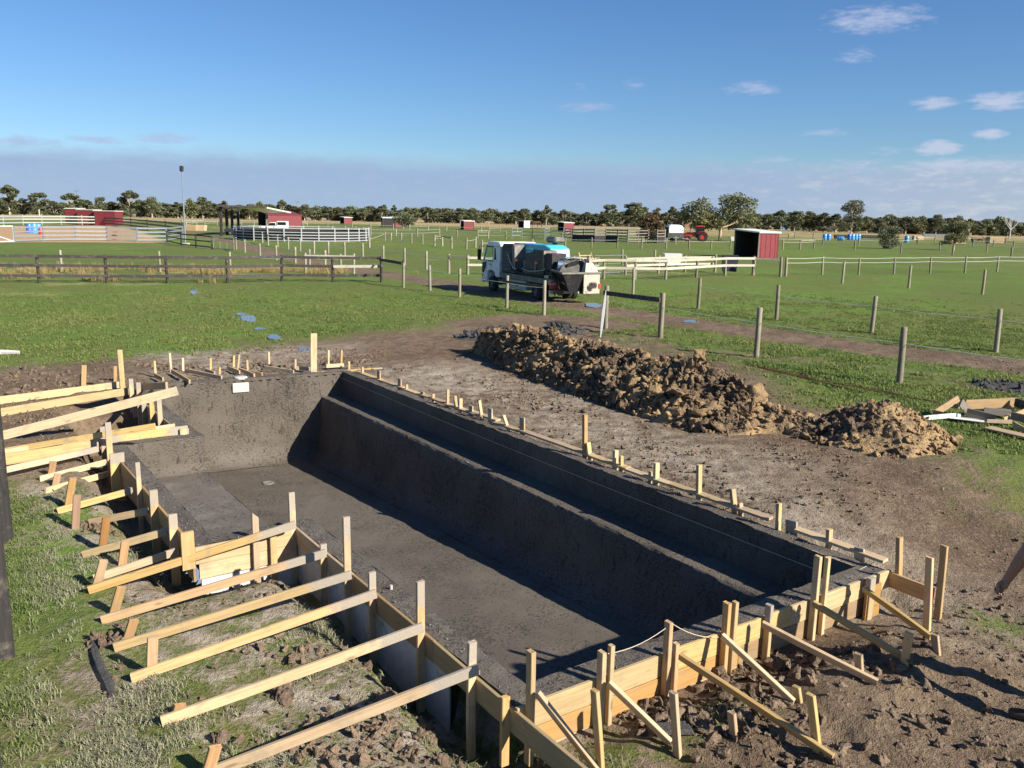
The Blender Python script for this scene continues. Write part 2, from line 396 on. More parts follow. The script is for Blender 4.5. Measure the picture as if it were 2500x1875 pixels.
def clear_glass():
    m, nt, b = new_mat('clear_glass'); setin(nt, b, 'Base Color', (0.75, 0.85, 0.82)); setin(nt, b, 'Roughness', 0.02); b.inputs['Transmission Weight'].default_value = 0.92; b.inputs['IOR'].default_value = 1.05; return m
M_['clear_glass'] = clear_glass()
def water_mat():
    m, nt, b = new_mat('puddle_water'); setin(nt, b, 'Base Color', (0.13, 0.115, 0.09)); setin(nt, b, 'Roughness', 0.08); b.inputs['Specular IOR Level'].default_value = 0.9
    bump(nt, b, noise(nt, worldco(nt), 9, 3), 0.004, 0.2); return m
M_['water'] = water_mat()
def corrug(name, c, pitch=0.2):
    m, nt, b = new_mat(name); v = objco(nt)
    n1 = noise(nt, v, 1.5, 4); cc = mixc(nt, n1, tuple(x * 0.85 for x in c), tuple(min(1, x * 1.12) for x in c))
    setin(nt, b, 'Base Color', cc); setin(nt, b, 'Roughness', 0.5); return m
def wet_concrete():
    m, nt, b = new_mat('wet_concrete'); v = worldco(nt)
    big = noise(nt, v, 0.55, 5, 0.6, 0.4); mid = noise(nt, v, 3.2, 6, 0.62); fin = noise(nt, v, 42, 4, 0.6)
    vst = worldco(nt, (7, 7, 1.7)); streak = noise(nt, vst, 2.1, 6, 0.72, 0.25)      # drips and trowel chatter, longer down the wall
    vfl = worldco(nt, (2.4, 2.4, 6)); pit = noise(nt, vfl, 9, 5, 0.7)
    ru = attr(nt, 'rough').outputs['Fac']                                            # rough = screeded edge / gunned wall, 0 = trowelled floor
    c = mixc(nt, smooth(nt, big, 0.35, 0.68), (0.108, 0.091, 0.073), (0.142, 0.121, 0.098))
    c = mixc(nt, mathn(nt, 'MULTIPLY', smooth(nt, mid, 0.5, 0.72), 0.30), c, (0.180, 0.156, 0.128))
    dk = mathn(nt, 'MULTIPLY', smooth(nt, streak, 0.58, 0.67), ru)
    c = mixc(nt, mathn(nt, 'MULTIPLY', dk, 0.5), c, (0.030, 0.026, 0.022))
    pk = smooth(nt, mathn(nt, 'MULTIPLY', pit, mathn(nt, 'ADD', 0.72, mathn(nt, 'MULTIPLY', noise(nt, v, 1.3, 3), 0.62))), 0.565, 0.66)
    c = mixc(nt, mathn(nt, 'MULTIPLY', pk, 0.42), c, (0.026, 0.023, 0.020))
    dry = attr(nt, 'dry').outputs['Fac']
    c = mixc(nt, mathn(nt, 'MULTIPLY', smooth(nt, mathn(nt, 'MULTIPLY', dry, mathn(nt, 'ADD', mid, 0.35)), 0.35, 0.75), 0.55), c, (0.225, 0.204, 0.182))
    setin(nt, b, 'Base Color', c)
    setin(nt, b, 'Roughness', mathn(nt, 'ADD', 0.55, mathn(nt, 'MULTIPLY', mid, 0.3)))
    h = mathn(nt, 'SUBTRACT', mathn(nt, 'ADD', mathn(nt, 'MULTIPLY', fin, mathn(nt, 'ADD', 0.2, mathn(nt, 'MULTIPLY', ru, 1.0))), mathn(nt, 'MULTIPLY', mid, 0.8)), mathn(nt, 'ADD', mathn(nt, 'MULTIPLY', dk, 1.3), mathn(nt, 'MULTIPLY', pk, 0.8)))
    b.inputs['Specular IOR Level'].default_value = 0.2
    bump(nt, b, h, 0.016, 0.8); return m
M_['concrete'] = wet_concrete()
def splat_mat():
    m, nt, b = new_mat('cement_crumbs'); v = worldco(nt); c = mixc(nt, noise(nt, v, 30, 3), (0.10, 0.088, 0.072), (0.26, 0.235, 0.20)); setin(nt, b, 'Base Color', c); setin(nt, b, 'Roughness', 0.9); return m
M_['crumb'] = splat_mat()
def soil_mat(name, c1, c2, c3):
    """clods and heaps: dark loam, clay and dry crumbs in patches"""
    m, nt, b = new_mat(name); v = worldco(nt)
    big = noise(nt, v, 0.9, 4, 0.6, 0.5); mid = noise(nt, v, 4.5, 5, 0.65); fin = noise(nt, v, 38, 4, 0.65)
    c = mixc(nt, smooth(nt, mathn(nt, 'ADD', mathn(nt, 'MULTIPLY', big, 0.65), mathn(nt, 'MULTIPLY', mid, 0.35)), 0.42, 0.60), c1, c2)
    c = mixc(nt, mathn(nt, 'MULTIPLY', smooth(nt, mid, 0.58, 0.75), 0.5), c, c3)
    c = mixc(nt, mathn(nt, 'MULTIPLY', smooth(nt, fin, 0.5, 0.7), 0.4), c, tuple(x * 1.4 for x in c3))
    c = mixc(nt, mathn(nt, 'MULTIPLY', smooth(nt, fin, 0.46, 0.3), 0.5), c, tuple(x * 0.5 for x in c1))
    setin(nt, b, 'Base Color', c); setin(nt, b, 'Roughness', 0.95)
    bump(nt, b, mathn(nt, 'ADD', fin, mathn(nt, 'MULTIPLY', mid, 2.0)), 0.03, 0.9); return m
M_['clay'] = soil_mat('clay', (0.098, 0.066, 0.042), (0.335, 0.222, 0.108), (0.43, 0.305, 0.155))
M_['clod'] = soil_mat('clod', (0.135, 0.092, 0.060), (0.215, 0.152, 0.100), (0.27, 0.20, 0.13))
M_['mud'] = soil_mat('mud', (0.045, 0.042, 0.040), (0.075, 0.070, 0.066), (0.10, 0.095, 0.088))

def ground_mat():
    m, nt, b = new_mat('ground'); v = worldco(nt)
    dirt = attr(nt, 'dirt').outputs['Fac']; grey = attr(nt, 'grey').outputs['Fac']; dry = attr(nt, 'dry').outputs['Fac']; sand = attr(nt, 'sand').outputs['Fac']; lush = attr(nt, 'lush').outputs['Fac']
    far = noise(nt, v, 0.045, 4, 0.6, 0.3); mid = noise(nt, v, 0.33, 5, 0.6, 0.3); near = noise(nt, v, 3.1, 5, 0.65); fin = noise(nt, v, 17, 4, 0.65); micro = noise(nt, v, 70, 3, 0.6)
    # grass: olive to bright green, tufty
    t = mathn(nt, 'ADD', mathn(nt, 'MULTIPLY', mid, 0.5), mathn(nt, 'ADD', mathn(nt, 'MULTIPLY', far, 0.35), mathn(nt, 'MULTIPLY', near, 0.3)))
    g = mixc(nt, smooth(nt, t, 0.42, 0.72), (0.152, 0.160, 0.044), (0.098, 0.148, 0.029))
    g = mixc(nt, mathn(nt, 'MULTIPLY', smooth(nt, near, 0.52, 0.7), 0.5), g, (0.058, 0.110, 0.020))
    g = mixc(nt, mathn(nt, 'MULTIPLY', lush, smooth(nt, mid, 0.35, 0.65)), g, (0.125, 0.205, 0.032))
    g = mixc(nt, mathn(nt, 'MULTIPLY', smooth(nt, fin, 0.52, 0.72), 0.4), g, (0.200, 0.215, 0.070))
    g = mixc(nt, mathn(nt, 'MULTIPLY', smooth(nt, fin, 0.45, 0.30), 0.5), g, (0.030, 0.048, 0.011))
    dg = mixc(nt, smooth(nt, near, 0.3, 0.7), (0.30, 0.225, 0.110), (0.42, 0.325, 0.165))
    dm = smooth(nt, mathn(nt, 'ADD', dry, mathn(nt, 'MULTIPLY', mathn(nt, 'SUBTRACT', mid, 0.5), 0.9)), 0.38, 0.62)
    g = mixc(nt, dm, g, dg)
    # soil
    d = mixc(nt, smooth(nt, mathn(nt, 'ADD', mathn(nt, 'MULTIPLY', mid, 0.5), mathn(nt, 'MULTIPLY', near, 0.5)), 0.36, 0.64), (0.118, 0.080, 0.050), (0.215, 0.157, 0.102))
    d = mixc(nt, mathn(nt, 'MULTIPLY', smooth(nt, fin, 0.52, 0.7), 0.55), d, (0.31, 0.235, 0.16))
    d = mixc(nt, mathn(nt, 'MULTIPLY', smooth(nt, fin, 0.46, 0.3), 0.5), d, (0.075, 0.052, 0.037))
    gr = mixc(nt, smooth(nt, near, 0.3, 0.7), (0.27, 0.225, 0.168), (0.42, 0.36, 0.28))
    d = mixc(nt, mathn(nt, 'MULTIPLY', grey, smooth(nt, mathn(nt, 'ADD', mathn(nt, 'MULTIPLY', mid, .5), mathn(nt, 'MULTIPLY', near, .5)), 0.30, 0.62)), d, gr)
    sd_ = mixc(nt, smooth(nt, near, 0.3, 0.7), (0.40, 0.245, 0.12), (0.50, 0.34, 0.185))
    dmask = mathn(nt, 'ADD', dirt, mathn(nt, 'ADD', mathn(nt, 'MULTIPLY', mathn(nt, 'SUBTRACT', near, 0.5), 0.9), mathn(nt, 'MULTIPLY', mathn(nt, 'SUBTRACT', fin, 0.5), 0.8)))
    dmask = smooth(nt, dmask, 0.34, 0.66)
    c = mixc(nt, dmask, g, d); c = mixc(nt, smooth(nt, sand, 0.3, 0.7), c, sd_)
    setin(nt, b, 'Base Color', c); setin(nt, b, 'Roughness', 0.95); b.inputs['Specular IOR Level'].default_value = 0.2
    h = mathn(nt, 'ADD', mathn(nt, 'MULTIPLY', near, 1.5), mathn(nt, 'ADD', mathn(nt, 'MULTIPLY', fin, 1.1), mathn(nt, 'MULTIPLY', micro, 0.5)))
    bump(nt, b, h, 0.05, 0.9); return m
M_['ground'] = ground_mat()
def blade_mat(name, c1, c2, tip):
    m, nt, b = new_mat(name)
    rnd = attr(nt, 'tint', 'INSTANCER').outputs['Fac']; hgt = attr(nt, 'hgt').outputs['Fac']; mudf = attr(nt, 'muddy', 'INSTANCER').outputs['Fac']
    c = mixc(nt, rnd, c1, c2); c = mixc(nt, mathn(nt, 'MULTIPLY', hgt, 0.5), c, tip)
    c = mixc(nt, mudf, c, (0.345, 0.325, 0.220))
    setin(nt, b, 'Base Color', c); setin(nt, b, 'Roughness', 0.7); b.inputs['Specular IOR Level'].default_value = 0.25
    tr = N(nt, 'ShaderNodeBsdfTranslucent'); nt.links.new(c, tr.inputs[0]); mx = N(nt, 'ShaderNodeMixShader'); mx.inputs[0].default_value = 0.25
    out = [n for n in nt.nodes if n.type == 'OUTPUT_MATERIAL'][0]
    nt.links.new(b.outputs[0], mx.inputs[1]); nt.links.new(tr.outputs[0], mx.inputs[2]); nt.links.new(mx.outputs[0], out.inputs[0]); return m
M_['blade'] = blade_mat('blade', (0.110, 0.175, 0.034), (0.195, 0.215, 0.064), (0.235, 0.265, 0.095))
M_['straw'] = blade_mat('straw', (0.36, 0.27, 0.12), (0.26, 0.22, 0.085), (0.44, 0.34, 0.17))
def leaf_mat(name, c1, c2):
    m, nt, b = new_mat(name); v = objco(nt); n1 = noise(nt, v, 0.55, 4, 0.6); rnd = orand(nt)
    c = mixc(nt, smooth(nt, n1, 0.35, 0.68), c1, c2)
    hv = N(nt, 'ShaderNodeHueSaturation'); nt.links.new(c, hv.inputs['Color']); nt.links.new(mathn(nt, 'ADD', 0.75, mathn(nt, 'MULTIPLY', rnd, 0.5)), hv.inputs['Value'])
    nt.links.new(mathn(nt, 'ADD', 0.485, mathn(nt, 'MULTIPLY', rnd, 0.03)), hv.inputs['Hue'])
    setin(nt, b, 'Base Color', hv.outputs[0]); setin(nt, b, 'Roughness', 0.6)
    tr = N(nt, 'ShaderNodeBsdfTranslucent'); nt.links.new(hv.outputs[0], tr.inputs[0]); mx = N(nt, 'ShaderNodeMixShader'); mx.inputs[0].default_value = 0.32
    out = [n for n in nt.nodes if n.type == 'OUTPUT_MATERIAL'][0]
    nt.links.new(b.outputs[0], mx.inputs[1]); nt.links.new(tr.outputs[0], mx.inputs[2]); nt.links.new(mx.outputs[0], out.inputs[0]); return m
M_['leaf'] = leaf_mat('leaf', (0.10, 0.115, 0.055), (0.195, 0.205, 0.105))
M_['leaf_olive'] = leaf_mat('leaf_olive', (0.115, 0.115, 0.045), (0.205, 0.195, 0.085))
M_['leaf_rust'] = leaf_mat('leaf_rust', (0.120, 0.085, 0.035), (0.20, 0.120, 0.055))
M_['bark'] = plain('bark', (0.42, 0.37, 0.31), 0.85, 0, 0.3, 3, dirt=(0.22, 0.16, 0.11))
M_['bark_tan'] = plain('bark_tan', (0.44, 0.33, 0.20), 0.85, 0, 0.3, 3, dirt=(0.26, 0.16, 0.08))
M_['dead_wood'] = plain('dead_wood', (0.50, 0.48, 0.45), 0.85, 0, 0.2, 3)
M_['hill'] = plain('hill', (0.060, 0.085, 0.085), 0.95, 0, 0.2, 0.004)  # bluish tint paints the distance haze into the hills
# ------------------------------------------------------------------ ground
POOL_OUT = [(-0.02, 0.20), (13.95, 0.20), (13.95, -4.69), (9.36, -4.69), (9.36, -5.88), (4.17, -5.88), (4.17, -4.69), (-0.80, -4.69), (-0.22, 0.20)]
POOL_IN = [(0.0, 0.0), (13.72, 0.0), (13.72, -4.45), (9.12, -4.45), (9.12, -5.65), (4.40, -5.65), (4.40, -4.45), (-0.54, -4.45)]
OUT_RING = [(-0.22, 0.20), (13.95, 0.20), (13.95, -4.69), (9.36, -4.69), (9.36, -5.88), (4.17, -5.88), (4.17, -4.69), (-0.80, -4.69)]
def gheight(x, y):
    x = np.asarray(x, float); y = np.asarray(y, float)
    s, t = ploc(x, y)
    ring = OUT_RING + OUT_RING[:1]
    d = seg_dist(s, t, ring)
    drop = np.maximum(sstep(s, 3.2, 7.5) * sstep(-t, 2.0, 4.6), sstep(s, 11.8, 14.4))
    dist = np.hypot(x + 0.5, y - 12)
    near = 1 - sstep(dist, 13, 20)
    z = -0.035 - 0.30 * drop * near
    # trench left open outside the boards
    tr_side = np.where((t < -4.6) & (s > 4.0), 1.0, 0.0) + np.where((s > 13.9) & (t < 0.4), 0.22, 0.0)
    tr_side = np.clip(tr_side, 0, 1) * (0.6 + 0.8 * fbm(x * 0.8, y * 0.8, 2))
    wid = 0.24 + 0.30 * fbm(x * 1.3 + 5, y * 1.3, 2)
    z = z - 0.40 * tr_side * (1 - sstep(d, 0.10, wid + 0.18))
    # excavation corner at the far left
    hole = sstep(s, 0.6, 1.3) * (1 - sstep(s, 4.2, 4.5)) * sstep(t, -6.35 + 0.4 * fbm(x, y, 2), -5.85)
    hole = hole * (t < -4.5)
    z = z - 0.85 * hole
    hole2 = sstep(s, -0.4, 0.3) * (1 - sstep(s, 0.9, 1.6)) * sstep(t, -6.0, -5.4) * (t < -4.5)
    z = z - 0.30 * hole2
    # bank of soil thrown up along the near end
    bank = np.exp(-((s - 15.0) / 0.55) ** 2) * sstep(t, -4.6, -3.6) * (1 - sstep(t, -0.6, 0.5))
    z = z + bank * (0.14 * (0.0 + 1.4 * fbm(x * 1.6, y * 1.6, 3)) + 0.20 * (fbm(x * 4.1 + 3, y * 4.1, 3, .6) - .5))
    bank2 = np.exp(-((s - 15.3) / 0.9) ** 2) * sstep(-t, 4.9, 5.4) * (1 - sstep(-t, 6.5, 8.0))
    z = z + bank2 * 0.16 * (0.2 + 1.4 * fbm(x * 2, y * 2, 3))
    und = (fbm(x * 0.12, y * 0.12, 3) - 0.5) * 0.22 * sstep(dist, 8, 30)
    rough = (fbm(x * 2.3, y * 2.3, 4, 0.6) - 0.5) * 0.10 + (fbm(x * 9, y * 9, 2) - 0.5) * 0.035
    z = z + und * sstep(dist, 10, 60) + rough * (1 - sstep(dist, 18, 60) * 0.75) * sstep(d, 0.0, 0.25)
    flush = ((t > -0.5) & (s < 13)) | (s < 0.2)          # the right and far edges are flush with the ground
    z = np.where(flush & (d < 0.5), z - 0.02 * (1 - d / 0.5), z)
    return z
def gz(x, y): return float(gheight(np.array([x]), np.array([y]))[0])
def gpt(px, py, zguess=-0.3, it=4):
    """the point of the ground seen at photograph position (px, py)"""
    z = zguess
    for _ in range(it):
        p = gp(px, py, z); z = gz(p.x, p.y)
    return gp(px, py, z)

def lines(spans):
    out = [spans[0][0]]
    for a, b, st, gr in spans:
        x = a
        while x < b - 1e-6:
            x = min(b, x + st); st *= gr; out.append(x)
    return np.array(out)
pos_x = lines([(15.0, 45.0, 0.11, 1.012), (45.0, 5000.0, 0.6, 1.055)])
neg_x = lines([(12.0, 45.0, 0.11, 1.012), (45.0, 5000.0, 0.6, 1.055)])
gx = np.concatenate([-neg_x[::-1], np.arange(-12.0 + 0.088, 15.0 - 0.04, 0.088), pos_x])
gy = np.concatenate([-lines([(-2.4, 400.0, 0.6, 1.12)])[::-1], lines([(2.4, 30.0, 0.088, 1.0), (30.0, 62.0, 0.12, 1.008), (62.0, 7000.0, 0.5, 1.05)])[1:]])
X, Y = np.meshgrid(gx, gy); X = X.ravel(); Y = Y.ravel()
Z = gheight(X, Y)
nx, ny = len(gx), len(gy)
S_, T_ = ploc(X, Y)
def pxpoly(pts, z=-0.1): return [tuple(gp(a, b, z)[:2]) for a, b in pts]
def softpoly(x, y, poly, w):
    d = seg_dist(x, y, list(poly) + [poly[0]]); sgn = np.where(inside(x, y, poly), 1.0, -1.0)
    return np.clip(0.5 + 0.5 * sgn * d / w, 0, 1)
P_BARE = pxpoly([(-300, 908), (0, 903), (200, 886), (420, 870), (560, 860), (760, 838), (900, 820), (1060, 804), (1170, 792), (1320, 784), (1450, 790), (1560, 850), (1740, 875), (1860, 930), (2000, 1000), (2130, 1010), (2330, 1110), (2420, 1175), (2520, 1250), (2900, 1400), (3000, 2300), (1560, 2400), (1400, 1800), (1290, 1725), (1150, 1660), (700, 1290), (420, 1330), (240, 1190), (-300, 1190)])
P_TRAMP = pxpoly([(-100, 1190), (240, 1190), (420, 1330), (700, 1290), (1150, 1660), (1400, 1800), (1560, 2400), (300, 2400), (170, 1500), (60, 1280)], -0.3)
P_SAND = pxpoly([(-400, 592), (405, 592), (345, 565), (290, 552), (-400, 549)], 0)
TRACK = pxpoly([(430, 563), (540, 583), (640, 612), (800, 645), (960, 671), (1110, 695), (1210, 713), (1320, 730), (1430, 748), (1560, 768), (1750, 795), (2100, 845), (2500, 893), (2900, 932)], 0)
WORN = pxpoly([(1500, 800), (1640, 850), (1800, 862), (2000, 882), (2200, 905), (2500, 952), (2800, 990)], 0)
MUDDY = pxpoly([(1180, 790), (1300, 775), (1420, 782), (1480, 790)], 0)
CHANNEL = pxpoly([(470, 700), (520, 745), (600, 785), (650, 815), (740, 850)], 0)
wig = (fbm(X * 0.5, Y * 0.5, 3) - 0.5)
dirt = softpoly(X, Y, P_BARE, 1.2 + 0.055 * np.clip(np.abs(Y), 0, 60)) + wig * 0.25
tramp = softpoly(X, Y, P_TRAMP, 0.8)
dirt = np.maximum(dirt, tramp * (0.45 + 0.60 * (fbm(X * 0.9 + 3, Y * 0.9, 3) - 0.35)))
leftm = np.where((X + 2.2 + .50 * (Y - 5.3) < 0) & (Y < 12.5) & (Y > 3), 1.0, 0.0); dirt = np.maximum(dirt, leftm * (0.40 + 0.55 * (fbm(X * 1.1 + 8, Y * 1.1, 3) - 0.5)))
dt = seg_dist(X, Y, TRACK); dirt = np.maximum(dirt, (1 - sstep(dt, 0.9, 1.9)) * (0.82 + 0.5 * wig))
dirt = np.maximum(dirt, (1 - sstep(seg_dist(X, Y, WORN), 0.3, 1.5)) * (0.50 + 0.5 * wig))
dirt = np.maximum(dirt, (1 - sstep(seg_dist(X, Y, MUDDY), 0.8, 2.2)) * 0.95)
dirt = np.maximum(dirt, (1 - sstep(seg_dist(X, Y, CHANNEL), 0.2, 0.9)) * 0.40)
DB = np.hypot(X - 14.5, Y - 16.5); dirt = dirt - 0.0 * DB
grassy_r = softpoly(X, Y, pxpoly([(2000, 930), (2500, 1010), (2700, 1080), (2700, 1330), (2500, 1225), (2340, 1120), (2170, 1000)]), 1.0)
dirt = np.where(grassy_r > 0.5, np.minimum(dirt, 0.44 - 0.1 * wig), dirt)
ctuft = np.exp(-((S_ - 14.9) ** 2 + (T_ - 0.6) ** 2) / 0.55); dirt = dirt - 0.50 * ctuft          # weeds growing by the near right corner
ctuft2 = np.exp(-(((S_ - 14.55) / .5) ** 2 + ((T_ + 3.1) / 1.0) ** 2)); dirt = dirt - 0.42 * ctuft2
greym = np.maximum(tramp, softpoly(X, Y, pxpoly([(800, 900), (1150, 900), (1500, 1010), (1800, 1130), (2100, 1330), (2300, 1450), (2150, 1400), (1300, 1060), (900, 930)]), 1.2))
greym = np.maximum(greym, softpoly(X, Y, pxpoly([(300, 860), (850, 850), (850, 905), (430, 930)]), 0.8) * 0.8)
greym = np.maximum(greym, softpoly(X, Y, pxpoly([(1250, 940), (1700, 1080), (1900, 1140), (1500, 1130), (1200, 1000)]), 1.2))
sand = softpoly(X, Y, P_SAND, 1.5)
dryb = softpoly(X, Y, pxpoly([(-400, 650), (930, 655), (930, 668), (-400, 684)], 0), 1.2) * 0.40
dryb = np.maximum(dryb, sstep(np.hypot(X, Y) + 60 * (fbm(X * 0.01, Y * 0.01, 2) - 0.5), 300, 345) * 0.85)
dryb = np.maximum(dryb, softpoly(X, Y, pxpoly([(1500, 572), (1700, 575), (2600, 592), (2600, 578), (1600, 562)], 0), 8.0) * 0.55)
dryb = np.maximum(dryb, softpoly(X, Y, pxpoly([(900, 640), (1180, 700), (1180, 662), (940, 622)], 0), 3.0) * 0.35)
dryb = np.maximum(dryb, np.where(Y > 14, 0.30 + 0.6 * (fbm(X * 0.03 + 9, Y * 0.03, 3) - 0.5), 0))
lush = sstep(fbm(X * 0.07 + 2, Y * 0.07, 3), 0.42, 0.62) * (1 - sstep(Y, 90, 200))
lush = np.maximum(lush, softpoly(X, Y, pxpoly([(-200, 705), (930, 700), (1080, 740), (700, 800), (-200, 830)], 0), 3) * 0.65)
lush = np.maximum(lush, np.where((X + 3.4 + .50 * (Y - 5.3) < 0) & (Y < 12), 0.25, 0))
lush = np.where(grassy_r > 0.4, 0.1, lush)
gme = bpy.data.meshes.new('ground')
ii = (np.arange(ny - 1)[:, None] * nx + np.arange(nx - 1)[None, :]).ravel()
quads = np.stack([ii, ii + 1, ii + 1 + nx, ii + nx], 1)
shr = [(-0.02, 0.13), (13.86, 0.13), (13.86, -4.60), (9.27, -4.60), (9.27, -5.79), (4.26, -5.79), (4.26, -4.60), (-0.62, -4.60)]
ins = inside(S_, T_, shr)
keep = ~(ins[quads].all(1)); quads = quads[keep]
gme.vertices.add(len(X)); gme.vertices.foreach_set('co', np.stack([X, Y, Z], 1).ravel())
nq = len(quads); gme.loops.add(nq * 4); gme.loops.foreach_set('vertex_index', quads.ravel().astype(np.int32))
gme.polygons.add(nq); gme.polygons.foreach_set('loop_start', (np.arange(nq) * 4).astype(np.int32)); gme.polygons.foreach_set('loop_total', np.full(nq, 4, np.int32))
gme.polygons.foreach_set('use_smooth', np.ones(nq, bool)); gme.update(); gme.validate()
for nm, arr in (('dirt', dirt), ('grey', greym), ('dry', dryb), ('sand', sand), ('lush', lush)):
    a_ = gme.attributes.new(nm, 'FLOAT', 'POINT'); a_.data.foreach_set('value', np.clip(arr, 0, 1).astype(np.float32))
ground = tag(link('ground', gme, M_['ground']), 'grass paddock and bare churned soil around the pool', None, None, 'structure')
def lookup(arr, x, y):
    i = np.clip(np.searchsorted(gx, x), 0, nx - 1); j = np.clip(np.searchsorted(gy, y), 0, ny - 1); return arr.reshape(ny, nx)[j, i]

# far low hills on the skyline
def hills(px0, px1, ytop, dist, amp, seed):
    v = []; f = []; n = 60
    for i in range(n + 1):
        px = px0 + (px1 - px0) * i / n; e = math.sin(math.pi * i / n) ** 0.5
        b = dp(px, 560, dist); tp = dp(px, ytop + (1 - e) * 12 - amp * (float(fbm(np.array([i * .23 + seed]), np.array([seed * 1.7]), 3)[0]) - 0.5), dist + 60)
        v += [(b.x, b.y, -2.0), (tp.x, tp.y, max(tp.z, 0.5)), (tp.x, tp.y + 500, -2.0)]
    for i in range(n):
        a_ = i * 3; f += [(a_, a_ + 3, a_ + 4, a_ + 1), (a_ + 1, a_ + 4, a_ + 5, a_ + 2)]
    return mesh('hills', v, f, True)
tag(link('hills', hills(2180, 2760, 543, 4200, 7, 1.3), M_['hill']), kind='structure')
tag(link('hills', hills(-400, 1300, 513, 4300, 6, 4.1), M_['hill']), kind='structure')

# ------------------------------------------------------------------ scattering
def gn_scatter():
    ng = bpy.data.node_groups.new('scatter', 'GeometryNodeTree')
    ng.interface.new_socket('Geometry', in_out='INPUT', socket_type='NodeSocketGeometry')
    ng.interface.new_socket('Kinds', in_out='INPUT', socket_type='NodeSocketCollection')
    ng.interface.new_socket('Geometry', in_out='OUTPUT', socket_type='NodeSocketGeometry')
    gi = ng.nodes.new('NodeGroupInput'); go = ng.nodes.new('NodeGroupOutput')
    ip = ng.nodes.new('GeometryNodeInstanceOnPoints'); ci = ng.nodes.new('GeometryNodeCollectionInfo')
    ci.inputs['Separate Children'].default_value = True; ci.inputs['Reset Children'].default_value = True
    ng.links.new(gi.outputs['Kinds'], ci.inputs[0]); ng.links.new(ci.outputs[0], ip.inputs['Instance']); ip.inputs['Pick Instance'].default_value = True
    def nattr(name, typ):
        n = ng.nodes.new('GeometryNodeInputNamedAttribute'); n.data_type = typ; n.inputs[0].default_value = name; return n.outputs[0]
    ng.links.new(nattr('rot', 'FLOAT_VECTOR'), ip.inputs['Rotation']); ng.links.new(nattr('scl', 'FLOAT_VECTOR'), ip.inputs['Scale'])
    ng.links.new(nattr('pick', 'INT'), ip.inputs['Instance Index'])
    ng.links.new(gi.outputs['Geometry'], ip.inputs['Points']); ng.links.new(ip.outputs[0], go.inputs[0])
    return ng
GN = gn_scatter()
def scatter(name, pts, rot, scl, pick, kinds, extra, label, cat, parent=None):
    me = bpy.data.meshes.new(name); n = len(pts); me.vertices.add(n); me.vertices.foreach_set('co', np.asarray(pts, float).ravel())
    for nm, arr in (('rot', rot), ('scl', scl)):
        a_ = me.attributes.new(nm, 'FLOAT_VECTOR', 'POINT'); a_.data.foreach_set('vector', np.asarray(arr, np.float32).ravel())
    a_ = me.attributes.new('pick', 'INT', 'POINT'); a_.data.foreach_set('value', np.asarray(pick, np.int32))
    for nm, arr in extra.items():
        a_ = me.attributes.new(nm, 'FLOAT', 'POINT'); a_.data.foreach_set('value', np.asarray(arr, np.float32))
    o = bpy.data.objects.new(name, me); col.objects.link(o)
    md = o.modifiers.new('scatter', 'NODES'); md.node_group = GN
    md[[i.identifier for i in GN.interface.items_tree if i.name == 'Kinds'][0]] = kinds
    if parent is not None: o.parent = parent; o.location = -parent.location
    return tag(o, label, cat, None, 'stuff')
def kind_coll(name, meshes, mat):
    c = bpy.data.collections.new(name)
    for i, me in enumerate(meshes):
        if len(me.materials) == 0: me.materials.append(mat)
        c.objects.link(bpy.data.objects.new('%s_%d' % (name, i), me))
    return c
def tuft(seed, nb, hgt, spread, lean, wd):
    r = random.Random(seed); v = []; f = []; hh = []
    for i in range(nb):
        a = r.uniform(0, 6.283); d = spread * math.sqrt(r.random()); x, y = d * math.cos(a), d * math.sin(a)
        h = hgt * r.uniform(0.5, 1.0); la = r.uniform(0, 6.283); l = lean * r.uniform(0.3, 1.0) * h
        px, py = -math.sin(la), math.cos(la); w = wd * r.uniform(0.7, 1.2); n = len(v)
        v += [(x - px * w, y - py * w, -0.01), (x + px * w, y + py * w, -0.01),
              (x + math.cos(la) * l * 0.35 + px * w * 0.8, y + math.sin(la) * l * 0.35 + py * w * 0.8, h * 0.6), (x + math.cos(la) * l * 0.35 - px * w * 0.8, y + math.sin(la) * l * 0.35 - py * w * 0.8, h * 0.6),
              (x + math.cos(la) * l, y + math.sin(la) * l, h * (1 - 0.35 * lean * r.random()))]
        f += [(n, n + 1, n + 2, n + 3), (n + 3, n + 2, n + 4)]; hh += [0, 0, .6, .6, 1]
    me = mesh('tuft', v, f); a_ = me.attributes.new('hgt', 'FLOAT', 'POINT'); a_.data.foreach_set('value', hh); return me
K_GRASS = kind_coll('grass_kind', [tuft(i, 13, 0.060, 0.08, 1.7, 0.0042) for i in range(4)] + [tuft(9 + i, 14, 0.085, 0.07, 1.2, 0.004) for i in range(2)], M_['blade'])
K_MID = kind_coll('turf_kind', [tuft(30 + i, 16, 0.075, 0.16, 0.9, 0.011) for i in range(4)], M_['blade'])
K_STRAW = kind_coll('straw_kind', [tuft(50 + i, 16, 0.55, 0.16, 0.5, 0.011) for i in range(4)], M_['straw'])
